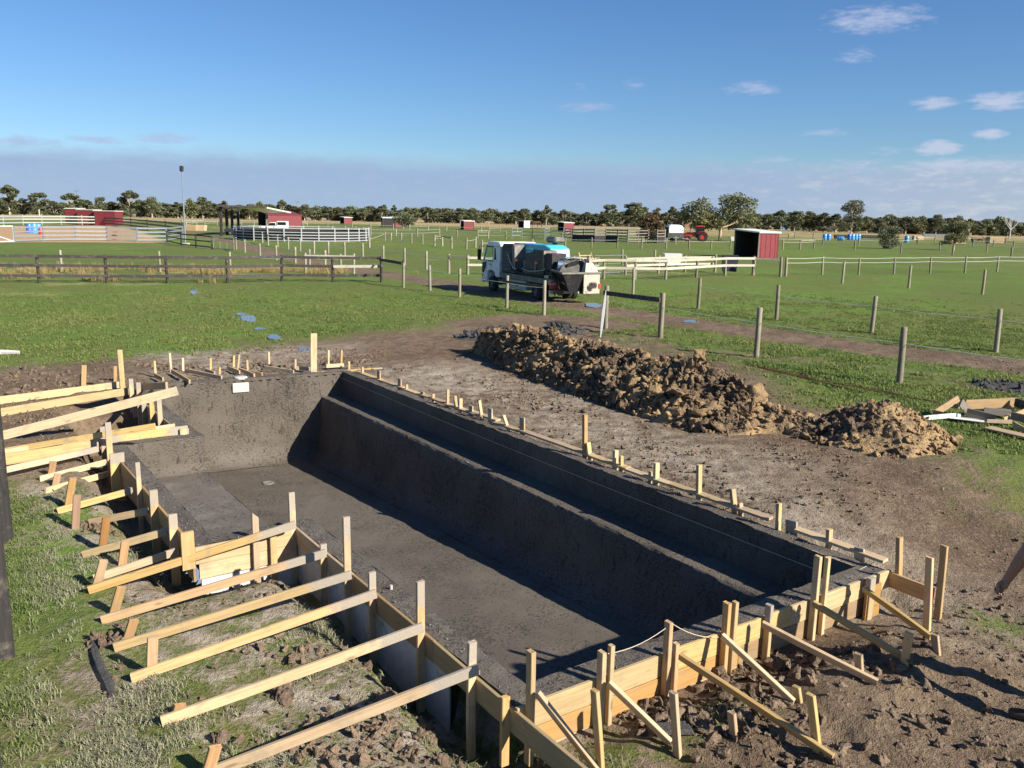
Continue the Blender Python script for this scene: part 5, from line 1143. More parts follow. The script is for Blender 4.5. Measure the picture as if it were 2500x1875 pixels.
for px, py, mt, lb, ly in ((2013, 586, 'light_blue', 'blue drum left of the blue drum row, upright', False), (2023, 586, 'light_blue', 'blue drum beside the leftmost one, near the blue row', False), (2044, 587, 'light_blue', 'blue drum lying flat left of the blue row', True), (2073, 586, 'blue', 'darker drum at the left of the blue row', False), (2081, 586, 'light_blue', 'second drum of the blue row', False), (2089, 586, 'light_blue', 'third drum of the blue row', False), (2096, 585, 'light_blue', 'rightmost drum of the blue row', False), (2213, 592, 'light_blue', 'lone blue drum right of the round bush', False)):
    drum(px, py, mt, lb, 1.5, ly)
# flood lamp on a tall pole
lb_ = gpf(453, 597); lh = along(lb_, 443, 413)
lp = empty('lamp_pole', lb_, 'tall thin pole with a black flood lamp beside the arena', 'lamp')
MB().tube([(0, 0, 0), (0, 0, lh * .55), (0, 0, lh * .56), (0, 0, lh)], [.09, .08, .06, .05], 8).build('pole', M_['galv'], lp, Matrix.Translation(lb_))
MB().hexa([(-.16, -.25, -.32), (.16, -.25, -.32), (.16, .1, -.36), (-.16, .1, -.36), (-.2, -.05, .26), (.2, -.05, .26), (.2, .2, .15), (-.2, .2, .15)]).build('lamp_head', M_['black'], lp, Matrix.Translation(lb_ + Vector((0, 0, lh + .1))), bevel=.03)
MB().box(-.35, .35, -.35, .35, -.1, .18).build('footing', M_['pipe_white'], lp, Matrix.Translation(lb_))

# ------------------------------------------------------------------ round pen
rc = (gpf(568, 583) + gpf(902, 586)) / 2; rr_ = (gpf(902, 586) - gpf(568, 583)).length / 2 * .98
rc = Vector((rc.x, rc.y + rr_ * .0, 0)); rp = empty('round_pen', rc, 'round horse pen of white five-rail steel panels with dark screens', 'pen')
npan = 26; ang = [2 * math.pi * i / npan + .1 for i in range(npan)]
for i, a in enumerate(ang):
    b = rc + Vector((math.cos(a) * rr_, math.sin(a) * rr_ , -0.05)); MB().box(-.06, .06, -.06, .06, -.1, 1.85).build('post', M_['galv' if math.cos(a) < -.5 else 'pen_white'], rp, Matrix.Translation(b))
    a2 = ang[(i + 1) % npan] if i < npan - 1 else ang[0] + 2 * math.pi
    if i == 12: continue
    b2 = rc + Vector((math.cos(a2) * rr_, math.sin(a2) * rr_, -0.05))
    m = MB()
    for z in (.12, .48, .84, 1.20, 1.70): m.tube([b + Vector((0, 0, z)), b2 + Vector((0, 0, z))], .045, 6)
    m.build('panel', M_['pen_white'], rp)
    inw = (rc - (b + b2) / 2).normalized() * .12; d = b2 - b
    MB().box(0, d.length, -.01, .01, 0.05, 1.45).build('screen', M_['dark_in'], rp, frame_m(b + inw, d))

# ------------------------------------------------------------------ timber cattle yard
cy = empty('cattle_yard', gpf(1500, 590), 'weathered timber rail cattle yard with dark rubber skirting', 'yard')
yp = [(1380, 586), (1398, 588), (1425, 589), (1451, 590), (1478, 590), (1507, 591), (1532, 592), (1557, 592), (1582, 592), (1603, 593), (1622, 592), (1628, 588), (1622, 580), (1590, 577), (1555, 577), (1520, 577), (1490, 577), (1455, 577), (1425, 577), (1395, 578)]
ypt = [gpf(*q) for q in yp]
for i, b in enumerate(ypt):
    post(cy, b, 2.2 if i < 12 else 1.8, .13, 'grey_wood'); q = ypt[(i + 1) % len(ypt)]
    for z in ((1.95, 1.5, 1.05, .6, .25) if i < 12 else (1.7, 1.1, .5)): plank(cy, b + Vector((0, -.12, z)), q + Vector((0, -.12, z)), .16, .05, None, 'grey_wood', name='rail')
    if i in (1, 2, 3, 4, 9): MB().box(0, (q - b).length, -.02, .02, 0, 1.0).build('skirt', M_['rubber'], cy, frame_m(b + Vector((0, -.2, 0)), q - b))
pipe_run('galvanised stock panels left of the cattle yard', [(1250, 583), (1275, 583), (1300, 584), (1330, 585), (1345, 580), (1376, 581)], (1.9, 1.3, .7), .05, 'galv', 2.0)
# ------------------------------------------------------------------ concrete-pump truck
hd = R(117); wl0 = gp(1202, 709, 0.0); org = wl0 - Vector((-math.sin(hd), math.cos(hd), 0)) * 1.0; org.z = gz(org.x, org.y) - 0.03
tk = empty('pump_truck', org, 'white cab truck carrying a light blue concrete pump and rear hopper', 'truck', rz=hd); tk['_rot'] = 1
def fx(x): return x * 0.85 if x > 0.45 else (x if x > -1 else (-1 + (x + 1) * 1.15 if x > -5.3 else -5.945 + (x + 5.3) * 0.62))
def T(mb, name, mat, parent=None, stretch=True, **kw):
    mb.v = [(fx(p[0]), p[1], p[2]) for p in mb.v] if stretch else mb.v
    o = mb.build(name, M_[mat], None, None, **kw); o.parent = parent or tk; o.matrix_basis = Matrix.Identity(4); return o
cabm = MB().prism([(1.22, .48), (1.25, 1.0), (1.20, 1.55), (.46, 1.55), (.46, 1.53), (-.95, 1.53), (-.95, .78), (-.52, .78), (-.42, .98), (-.2, 1.08), (.2, 1.08), (.42, .98), (.52, .72), (.60, .48)], 'y', -1.1, 1.1)
cab = T(cabm, 'cab', 'white_cab', bevel=.03)
T(MB().prism([(.90, 2.28), (.70, 2.44), (.4, 2.52), (-.75, 2.52), (-.95, 2.40), (-.95, 2.26)], 'y', -1.04, 1.04), 'roof', 'white_cab', bevel=.04)
T(MB().prism([(-.10, 1.53), (-.14, 2.27), (-.95, 2.27), (-.95, 1.53)], 'y', -1.05, 1.05), 'rear_cab', 'white_cab', bevel=.02)
for sy in (-1, 1):
    T(MB().hexa([(1.13, sy * 1.07, 1.55), (1.20, sy * 1.07, 1.55), (1.20, sy * 1.0, 1.55), (1.13, sy * 1.0, 1.55), (.80, sy * 1.03, 2.29), (.88, sy * 1.03, 2.29), (.88, sy * .96, 2.29), (.80, sy * .96, 2.29)]), 'pillar', 'white_cab')
    T(MB().hexa([(-.10, sy * 1.045, 1.54), (1.12, sy * 1.075, 1.54), (.80, sy * 1.035, 2.28), (-.13, sy * 1.035, 2.28), (-.10, sy * 1.04, 1.54), (1.12, sy * 1.07, 1.54), (.80, sy * 1.03, 2.28), (-.13, sy * 1.03, 2.28)]), 'side_window', 'clear_glass')
    T(MB().box(-.12, .84, sy * 1.03 - .015, sy * 1.03 + .015, 2.24, 2.29).box(-.13, -.08, sy * 1.03 - .02, sy * 1.03 + .02, 1.55, 2.28).box(-.10, 1.15, sy * 1.06 - .02, sy * 1.06 + .02, 1.52, 1.57), 'window_frame', 'black')
    T(MB().prism([(-.28, 1.62), (-.30, 2.2), (-.42, 2.2), (-.52, 1.62)], 'y', sy * 1.048, sy * 1.062), 'quarter_window', 'glass')
    T(MB().prism([(1.235, .95), (1.215, 1.42), (.62, 1.50), (.70, 1.22), (.95, .92)], 'y', sy * 1.10, sy * 1.112), 'corner_panel', 'black')
    T(MB().box(1.12, 1.235, sy * 1.10, sy * 1.11, .72, .86), 'indicator', 'orange')
    T(MB().tube([(1.15, sy * 1.05, 2.25), (1.35, sy * 1.22, 2.25), (1.37, sy * 1.24, 1.6), (1.2, sy * 1.1, 1.5)], .02, 6), 'mirror_arm', 'black'); T(MB().box(1.30, 1.38, sy * 1.13, sy * 1.33, 1.55, 2.12), 'mirror', 'black', bevel=.02)
    dr_ = T(MB().box(-.12, -.10, sy * 1.101, sy * 1.104, .80, 1.53).box(.60, .62, sy * 1.101, sy * 1.104, 1.0, 1.53), 'door_seam', 'dark_steel'); T(MB().box(-.02, .14, sy * 1.10, sy * 1.125, 1.36, 1.41), 'door_handle', 'black', dr_)
T(MB().hexa([(1.19, -1.0, 1.56), (1.21, -1.0, 1.56), (1.21, 1.0, 1.56), (1.19, 1.0, 1.56), (.87, -.96, 2.29), (.89, -.96, 2.29), (.89, .96, 2.29), (.87, .96, 2.29)]), 'windscreen', 'clear_glass')
T(MB().box(1.20, 1.27, -.95, .95, 1.05, 1.4), 'grille', 'black'); T(MB().box(1.15, 1.32, -1.1, 1.1, .42, .72), 'bumper', 'white_cab', bevel=.03)
for sy in (-.65, .65): T(MB().box(1.22, 1.30, sy - .2, sy + .2, .76, .94), 'headlight', 'glass')
T(MB().box(-.1, .35, -.8, .8, 1.2, 1.62).box(-.12, .02, -.8, .8, 1.5, 2.05), 'seat', 'dark_in'); T(MB().tube([(.72, .45 + .2 * math.cos(a), 1.62 + .2 * math.sin(a)) for a in np.linspace(0, 6.283, 13)], .015, 5), 'steering_wheel', 'black')
T(MB().box(-6.3, 1.1, -.42, -.30, .62, .86).box(-6.3, 1.1, .30, .42, .62, .86), 'chassis', 'dark_steel')
def wheel(x, y, w=.26, r=.40):
    m = MB().lathe([(.20, -w / 2), (r - .05, -w / 2), (r, -w / 2 + .04), (r, w / 2 - .04), (r - .05, w / 2), (.20, w / 2)], k=28); m.v = [(x + a, y + c, r + b) for a, b, c in m.v]
    ty = T(m, 'wheel', 'rubber', stretch=False, smooth_=True)
    sg = 1 if y > 0 else -1; n = MB().lathe([(0, .02), (.07, .05), (.09, .0), (.15, -.04), (.20, .0), (.22, .015), (.22, -.05)], k=20); n.v = [(x + a, y + sg * (c + w / 2 - .03), r + b) for a, b, c in n.v]
    T(n, 'rim', 'mid_steel', ty, stretch=False, smooth_=True)
for y in (-.93, .93): wheel(0, y)
for y in (-.92, -.63, .63, .92): wheel(fx(-4.2), y)
T(MB().tube([(0, -.9, .4), (0, .9, .4)], .06, 8).tube([(-4.2, -.9, .4), (-4.2, .9, .4)], .1, 8), 'axle', 'dark_steel')
T(MB().prism([(-3.65, .55), (-3.72, .82), (-3.9, .95), (-4.5, .95), (-4.68, .82), (-4.75, .55), (-4.72, .55), (-4.64, .8), (-4.48, .92), (-3.92, .92), (-3.76, .8), (-3.68, .55)], 'y', .5, 1.08), 'mudguard', 'black')
# deck, side rail and tool box
T(MB().box(-5.4, -1.05, -1.08, 1.08, .96, 1.04), 'deck', 'dark_steel')
T(MB().box(-5.35, -1.05, 1.085, 1.125, .82, 1.06), 'side_rail', 'mid_steel'); T(MB().box(-5.35, -1.05, -1.125, -1.085, .82, 1.06), 'side_rail', 'mid_steel')
tb = T(MB().box(-3.45, -2.0, .62, 1.10, .36, .80), 'tool_box', 'pale_pipe', bevel=.015); T(MB().box(-2.8, -2.6, 1.10, 1.12, .52, .62), 'latch', 'dark_steel', tb)
T(MB().tube([(-.9, 1.1, .42), (-1.95, 1.1, .38), (-2.2, 1.1, .32)], .025, 6), 'step_bar', 'galv'); T(MB().box(-1.95, -1.05, .5, 1.0, .45, .85), 'fuel_tank', 'dark_steel', bevel=.06)
# engine housing with louvres
eh = T(MB().prism([(-1.06, 1.04), (-1.06, 2.36), (-1.14, 2.46), (-1.98, 2.46), (-2.10, 2.34), (-2.22, 1.04)], 'y', .18, 1.02), 'engine_housing', 'black', bevel=.05)
for i in range(6): T(MB().hexa([(-1.95, 1.02, 1.22 + i * .16), (-1.18, 1.02, 1.22 + i * .16), (-1.18, 1.055, 1.20 + i * .16), (-1.95, 1.055, 1.20 + i * .16), (-1.95, 1.02, 1.31 + i * .16), (-1.18, 1.02, 1.31 + i * .16), (-1.18, 1.025, 1.31 + i * .16), (-1.95, 1.025, 1.31 + i * .16)]), 'louvre', 'dark_steel', eh)
T(MB().prism([(-2.12, 1.1), (-2.0, 2.44), (-2.08, 2.47), (-2.24, 2.40), (-2.32, 1.1)], 'y', .16, 1.03), 'housing_edge', 'mid_steel', bevel=.02)
# light blue canopy
cn = T(MB().prism([(-1.15, 1.66), (-1.15, 2.50), (-3.9, 2.50), (-4.35, 2.36), (-4.5, 1.66)], 'y', -.62, .42), 'pump_canopy', 'cyan', bevel=.04)
T(MB().prism([(-1.15, 1.30), (-1.15, 1.655), (-4.5, 1.655), (-4.5, 1.30)], 'y', -.62, .40), 'canopy_base', 'cream_steel')
T(MB().box(-2.95, -2.1, .421, .424, 2.24, 2.33).box(-2.7, -2.1, .421, .424, 2.10, 2.15), 'canopy_lettering', 'cyan_text', cn)
T(MB().box(-3.5, -2.75, -.95, -.35, 2.58, 2.86), 'air_cleaner', 'mid_steel', bevel=.08); T(MB().tube([(-3.1, -.65, 2.48), (-3.1, -.65, 2.62)], .12, 10), 'air_pipe', 'dark_steel')
# hydraulic tank boxes
ht = T(MB().prism([(-3.15, 1.04), (-3.15, 2.08), (-3.85, 2.20), (-3.85, 2.30), (-4.75, 2.30), (-4.75, 1.04)], 'y', .35, 1.0), 'oil_tank', 'dark_steel', bevel=.02)
T(MB().box(-4.78, -4.70, .34, 1.01, 1.3, 2.28), 'tank_band', 'mid_steel', ht); T(MB().box(-5.35, -4.82, .2, .95, 1.1, 2.18), 'valve_cabinet', 'black', bevel=.02)
T(MB().box(-3.15, -3.05, .5, 1.0, 1.1, 1.75), 'bracket', 'mid_steel')
# hoses and line pipes along the deck
for k, (y, z, r0) in enumerate(((1.02, 1.13, .06), (.9, 1.24, .06), (1.0, 1.36, .045), (.82, 1.13, .06))):
    T(MB().tube([(-2.0 - .1 * k, y, z + .12), (-2.6, y + .02, z + .02), (-3.4, y, z - .02), (-4.4, y + .01, z), (-5.2 + .05 * k, y, z + .02)], r0, 8), 'hose', 'rubber')
T(MB().tube([(-5.0, 1.03, 1.14), (-5.42, 1.03, 1.14)], .085, 14, False).tube([(-5.36, 1.03, 1.14), (-5.43, 1.03, 1.14)], .10, 14, False), 'pipe_end', 'cream_steel')
for x in (-2.35, -4.15): T(MB().tube([(x, 1.05, 1.28), (x, 1.05, 1.62), (x - .12, 1.0, 1.70)], .025, 6), 'lever', 'galv'); T(MB().box(x - .2, x + .02, .98, 1.08, 1.66, 1.76), 'lever_grip', 'orange')
T(MB().tube([(-1.75, 1.08, 2.0), (-1.9, 1.1, 1.75), (-2.25, 1.06, 1.35), (-2.5, 1.04, 1.3)], .022, 6), 'cable', 'pipe_white'); T(MB().tube([(-3.0, 1.07, 1.38), (-3.6, 1.09, 1.30), (-4.2, 1.08, 1.33), (-4.9, 1.07, 1.42), (-4.95, 1.05, 1.5)], .018, 6), 'cable', 'pipe_white')
# hopper
hp = T(MB().hexa([(-5.5, -.45, .55), (-5.5, .45, .55), (-6.55, .45, .55), (-6.55, -.45, .55), (-5.35, -.95, 1.45), (-5.35, .95, 1.45), (-7.0, .95, 1.35), (-7.0, -.95, 1.35)]), 'hopper', 'black')
T(MB().box(-7.0, -6.93, -.97, -.12, .45, 1.40), 'hopper_back', 'cream_steel', hp, bevel=.02)
T(MB().tube([(-5.35, -.97, 1.46), (-5.35, .97, 1.46), (-7.02, .97, 1.37), (-7.02, -.97, 1.37), (-5.35, -.97, 1.46)], .05, 8), 'hopper_rim', 'mid_steel', hp)
T(MB().hexa([(-5.5, -.85, 1.45), (-5.5, .9, 1.45), (-6.3, .9, 1.40), (-6.3, -.85, 1.40), (-5.45, -.8, 1.95), (-5.45, .5, 1.98), (-5.75, .4, 1.9), (-5.75, -.8, 1.9)]), 'splash_guard', 'dark_steel', hp)
T(MB().hexa([(-6.4, -.9, 1.40), (-6.4, -.2, 1.40), (-6.95, -.2, 1.40), (-6.95, -.9, 1.40), (-6.3, -.75, 1.85), (-6.3, -.4, 1.85), (-6.5, -.4, 1.80), (-6.5, -.75, 1.80)]), 'chute', 'cream_steel', hp)
T(MB().disc((-5.65, .55, 1.62), (0.2, 1, 0.1), .28, .45, 18), 'blue_drum', 'drum_blue'); T(MB().disc((-6.1, .15, 1.72), (.6, .3, .8), .34, .05, 18), 'round_lid', 'dark_steel'); T(MB().disc((-6.35, -.55, 1.92), (.3, 1, .0), .2, .1, 16), 'round_cap', 'black')
T(MB().tube([(-5.2, -.2, 2.0), (-5.9, .1, 2.02), (-6.4, -.3, 1.98)], .035, 6).tube([(-5.2, .4, 2.0), (-6.0, -.2, 2.03)], .03, 6), 'lance', 'pipe_white')
T(MB().tube([(-6.9, -.55, .84), (-7.22, -.55, .84)], .13, 16, False).tube([(-7.12, -.55, .84), (-7.26, -.55, .84)], .17, 16, False).tube([(-6.95, -.55, .84), (-7.27, -.55, .84)], .11, 16, True), 'outlet', 'cream_steel', smooth_=True)
T(MB().disc((-7.275, -.55, .84), (1, 0, 0), .112, .01, 16), 'bore_shade', 'black'); T(MB().box(-7.06, -6.98, -1.0, -.9, .7, .9), 'marker_light', 'bright_red')  # black disc stands in for the shade inside the outlet pipe
T(MB().box(-6.95, -6.2, -.9, -.2, .44, .56), 'outlet_bracket', 'dark_steel'); T(MB().tube([(-5.6, .98, 1.3), (-6.1, 1.02, 1.0), (-6.4, .9, .7)], .03, 6).tube([(-5.5, .99, .9), (-6.2, .95, 1.1), (-6.8, .8, .9)], .025, 6), 'hydraulic_line', 'rubber'); T(MB().disc((-5.9, .78, .95), (0, 1, 0), .16, .12, 14), 'agitator_motor', 'dark_steel')
T(MB().box(-5.45, -5.36, .55, 1.05, .62, .80), 'tail_light', 'bright_red'); T(MB().box(-5.48, -5.36, -1.0, 1.08, .40, .56), 'rear_bumper', 'pale_pipe'); T(MB().box(-5.46, -5.37, .40, 1.10, .80, 1.04), 'tail_board', 'cream_steel')
T(MB().box(-5.9, -5.6, .5, .9, .35, .62), 'rear_box', 'dark_steel')
th_ = T(MB().tube([(-5.95, -.95, 1.9), (-6.0, -.85, 2.25), (-6.05, -.7, 1.9)], .03, 4).tube([(-6.0, -.3, 1.9), (-6.0, -.2, 2.25)], .03, 4).tube([(-6.0, -.85, 2.12), (-6.0, -.2, 2.12)], .03, 4), 'timber_trestle', 'pile_wood')
# ------------------------------------------------------------------ sheds
def shed(label, corner, a, b, yaw, hl, hr, left='open', right='red', roof='shed_roof', name='shelter', over=.15, cat='shed', back='red'):
    """nearest corner at a photograph position; a = length of the left face, b = of the right face (both go away from the camera)"""
    B = gpf(*corner); dr = Vector((math.cos(R(yaw)), math.sin(R(yaw)), 0)); dl = Vector((-math.sin(R(yaw)), math.cos(R(yaw)), 0))
    root = empty(name, B, label, cat); th = .06
    def wallq(p, d, L, h0, h1, mat, nm='wall'):
        n = Vector((-d.y, d.x, 0)) * th
        MB().hexa([p, p + d * L, p + d * L + n, p + n, p + Vector((0, 0, h0)), p + d * L + Vector((0, 0, h1)), p + d * L + n + Vector((0, 0, h1)), p + n + Vector((0, 0, h0))]).build(nm, M_[mat], root)
    # right face (height hr), far faces, left face
    wallq(B, dr, b, hr, hr if False else hr, right)
    wallq(B + dl * (a - th), dr, b, hl, hl, back)
    wallq(B + dr * b, dl, a, hr, hl, back)
    if left == 'open':
        for q in (B, B + dl * (a - .12)): MB().box(-.06, .06, -.06, .06, 0, hr - .05).build('post', M_['grey_wood'], root, Matrix.Translation(q))
        wallq(B + dr * (b - .12), dl, a, hr - .1, hl - .1, 'dark_in', 'shade_lining'); wallq(B + dl * (a - .16), dr, b - .12, hl - .05, hl - .05, 'dark_in', 'shade_lining')  # added dark linings; the shade inside is put into their colour
    else: wallq(B, dl, a, hr, hl, left)
    for k in np.arange(.35, b, .7): MB().box(-.03, .03, -.02, .02, .05, hr - .05).build('rib', M_[right], root, frame_m(B + dr * float(k) + Vector((dr.y, -dr.x, 0)) * .01, dr)) if b < 4.2 and right == 'red' and B.y < 130 else None
    o = over; P0 = B - dr * o - dl * o; LL, LR = dl * (a + 2 * o), dr * (b + 2 * o)
    z0, z1 = Vector((0, 0, hr + .03)), Vector((0, 0, hl + .03)); t = Vector((0, 0, .14))
    MB().hexa([P0 + z0, P0 + LR + z0, P0 + LR + LL + z1, P0 + LL + z1, P0 + z0 + t, P0 + LR + z0 + t, P0 + LR + LL + z1 + t, P0 + LL + z1 + t]).build('roof', M_[roof], root)
    return root
shed('open-fronted red steel horse shelter at right', (1850, 631), 3.4, 2.9, 32, 2.75, 2.5)
S2 = shed('large red shed behind the round pen', (656, 557), 9.0, 8.0, 31, 4.0, 3.0, over=.12, roof='red')
cz = gpf(540, 577); root = empty('carport', cz, 'open dark-roofed carport left of the large red shed', 'carport')
c1, c2 = gpf(542, 576), gpf(656, 562)
for q in (gpf(541, 576), gpf(555, 573), gpf(568, 571), gpf(583, 570)): MB().box(-.18, .18, -.18, .18, 0, 4.4).build('post', M_['black_post'], root, Matrix.Translation(q))
e0, e1 = gpf(536, 577), gpf(585, 571); dd_ = Vector((2.5, 8, 0)); zz = Vector((0, 0, 4.4)); t = Vector((0, 0, .25))
MB().hexa([e0 + zz, e1 + zz, e1 + dd_ + zz, e0 + dd_ + zz, e0 + zz + t, e1 + zz + t, e1 + dd_ + zz + t, e0 + dd_ + zz + t]).build('roof', M_['black_post'], root)
e0, e1 = gpf(583, 570), gpf(654, 566); zz2 = Vector((0, 0, 3.6))
MB().hexa([e0 + zz, e1 + zz2, e1 + dd_ + zz2, e0 + dd_ + zz, e0 + zz + t, e1 + zz2 + t, e1 + dd_ + zz2 + t, e0 + dd_ + zz + t]).build('roof', M_['shed_roof'], root)
for q in (gpf(585, 568), gpf(652, 566)): MB().box(-.12, .12, -.12, .12, 0, 3.6).build('post', M_['post_pale'], root, Matrix.Translation(q))
shed('left bay of the red stable row beyond the arena', (161, 547), 4, 2.9, 2, 3.7, 3.6, left='dark_in', name='stable')
shed('middle bay of the red stable row beyond the arena', (190, 548), 4, 3.8, 0, 3.4, 3.4, left='dark_in', name='stable'); shed('right bay of the red stable row beyond the arena', (231, 549), 4, 4.9, -2, 3.2, 3.2, left='dark_in', name='stable')
shed('small red shelter with flat canopy in the far left paddock', (841, 547), 3.6, 3.1, 36, 2.5, 2.3); shed('red stable with pale roof left of the bushy tree', (966, 554), 5.0, 3.4, 30, 2.9, 2.6); shed('dark open stall beside the far red stable', (935, 554), 5, 3.6, 14, 2.8, 2.6, right='dark_in', roof='white')
shed('red box shelter standing alone in the middle paddock', (1133, 560), 3.0, 2.9, 22, 2.4, 2.2); shed('white and dark box shelter in the far paddock', (1279, 556), 3.2, 2.7, 38, 2.3, 2.3, right='white', roof='white'); shed('red shelter behind the left end of the cattle yard', (1377, 565), 3.4, 3.2, 28, 2.5, 2.3)
shed('long pale farm shed among the trees right of the big gum', (1800, 559), 4, 8, 2, 2.6, 2.4, left='dark_in', right='dark_in', roof='shed_roof', name='farm_shed'); shed('bright white shed end beside the long farm shed', (1843, 559), 4, 4.3, 2, 2.5, 2.4, left='white', right='white', name='farm_shed')
shed('small white hut under the dark trees', (1908, 560), 3, 3.6, 5, 2.2, 2.0, left='white', right='light_blue', roof='white', name='hut'); shed('dark barn with steep grey roof behind the big gum', (1722, 557), 7, 6, 25, 5.0, 3.6, left='dark_in', right='dark_in', roof='galv', name='barn'); shed('low dark shed by the bare tree at right edge', (2440, 572), 6, 8, 3, 2.3, 2.2, left='dark_in', right='dark_in', roof='dark_steel', name='farm_shed')
shed('red-brown farmhouse among the trees left of the big gum', (1660, 557), 8, 6, 14, 4.2, 3.4, left='brick', right='brick', roof='rust', name='farmhouse', cat='house')
# green-roofed house
hb = gpf(2200, 569); hs_ = empty('house', hb, 'low brick house with a pale green hipped roof', 'house'); k_ = hb.y / 2100
MB().box(-22 * k_, 42 * k_, 0, 9, -.2, 3.0).build('wall', M_['brick'], hs_, Matrix.Translation(hb))
for i, x in enumerate((-14, -2, 12, 26, 36)):
    w_ = MB().box(x * k_ - .8, x * k_ + .8, -.05, .02, .9, 2.3).build('window', M_['glass'], hs_, Matrix.Translation(hb))
    MB().box(x * k_ - .95, x * k_ + .95, -.08, -.051, .75, .9).build('sill', M_['white'], w_, Matrix.Translation(hb))
MB().hexa([(-34 * k_, -2, 3.0), (54 * k_, -2, 3.0), (54 * k_, 11, 3.0), (-34 * k_, 11, 3.0), (-6 * k_, 4, 6.1), (20 * k_, 4, 6.1), (20 * k_, 5, 6.1), (-6 * k_, 5, 6.1)]).build('roof', M_['green_roof'], hs_, Matrix.Translation(hb))
for x in (-32, -12, 8, 28, 50): MB().box(x * k_ - .15, x * k_ + .15, -1.8, -1.5, 0, 3).build('veranda_post', M_['white'], hs_, Matrix.Translation(hb))

# ------------------------------------------------------------------ tractor, trailer, cars
def rot_thing(name, px, py, rz, label, cat):
    b = gpf(px, py); return empty(name, b, label, cat, rz=R(rz))
def wheel_to(p, x, y, r, w, rim='mid_steel'):
    m = MB().lathe([(r * .5, -w / 2), (r * .88, -w / 2), (r, -w / 4), (r, w / 4), (r * .88, w / 2), (r * .5, w / 2)], k=22); m.v = [(x + a, y + c, r + b) for a, b, c in m.v]; o = local(p, m, 'wheel', M_['rubber'], smooth_=True)
    n = MB().disc((x, y, r), (0, 1, 0), r * .52, w * .7, 16); local(o, n, 'rim', M_[rim])
tr = rot_thing('tractor', 1706, 591, 172, 'red tractor with glazed cab parked beyond the cattle yard', 'tractor'); TL = lambda mb, n, m, **k: local(tr, mb, n, M_[m], **k)
TL(MB().prism([(.5, .9), (2.6, .8), (2.7, 1.3), (2.5, 1.55), (.5, 1.7)], 'y', -.42, .42), 'bonnet', 'bright_red', bevel=.06); TL(MB().box(2.62, 2.74, -.3, .3, .85, 1.4), 'grille', 'black')
TL(MB().box(-.9, .6, -.75, .75, .7, 1.35), 'body', 'dark_steel'); TL(MB().box(-.85, .65, -.7, .7, 2.55, 2.72), 'cab_roof', 'bright_red', bevel=.06)
for x, y in ((-.78, -.62), (-.78, .62), (.55, -.62), (.55, .62)): TL(MB().box(x - .05, x + .05, y - .05, y + .05, 1.3, 2.58), 'cab_pillar', 'black')
for y in (-.62, .62): TL(MB().box(-.72, .5, y - .01, y + .01, 1.4, 2.5), 'cab_window', 'glass')
for x in (-.78, .55): TL(MB().box(x - .01, x + .01, -.56, .56, 1.5, 2.5), 'cab_window', 'glass')
for y in (-.95, .95): wheel_to(tr, -.55, y, .85, .5, 'bright_red'); wheel_to(tr, 1.95, y * .9, .55, .35, 'bright_red'); TL(MB().prism([(-1.45, 1.0), (-1.2, 1.6), (-.55, 1.85), (.1, 1.7), (.35, 1.3), (.3, 1.3), (.05, 1.62), (-.55, 1.78), (-1.15, 1.55), (-1.38, 1.0)], 'y', y - .28, y + .28), 'mudguard', 'bright_red')
TL(MB().tube([(1.6, .3, 1.5), (1.6, .3, 2.4)], .05, 8), 'exhaust', 'black'); TL(MB().box(2.7, 3.6, -.8, .8, .2, .8), 'loader_bucket', 'dark_steel'); TL(MB().tube([(.6, .55, 1.5), (2.0, .55, 1.6), (3.0, .55, .6)], .07, 6).tube([(.6, -.55, 1.5), (2.0, -.55, 1.6), (3.0, -.55, .6)], .07, 6), 'loader_arm', 'dark_steel')
tl = rot_thing('horse_float', 1645, 591, 10, 'trailer with a white rounded canopy right of the cattle yard', 'trailer'); T2 = lambda mb, n, m, **k: local(tl, mb, n, M_[m], **k)
T2(MB().prism([(-1.3, 1.5), (1.3, 1.5), (1.3, 2.4), (1.05, 2.75), (.4, 2.9), (-1.0, 2.9), (-1.3, 2.6)], 'y', -.85, .85), 'canopy', 'white', bevel=.08); T2(MB().prism([(-1.45, .7), (1.4, .7), (1.4, 1.5), (-1.45, 1.5)], 'y', -.9, .9), 'body', 'dark_steel'); T2(MB().box(-1.36, -1.32, -.7, .7, 1.5, 2.5), 'door_shade', 'dark_in')  # open doorway is a dark sheet painted as interior shade
for y in (-.95, .95): wheel_to(tl, 0, y, .36, .22); T2(MB().box(-.5, .5, y - .13, y + .13, .72, .80), 'mudguard', 'green_roof')
T2(MB().tube([(1.4, 0, .6), (2.6, 0, .55)], .06, 6), 'drawbar', 'green_roof')
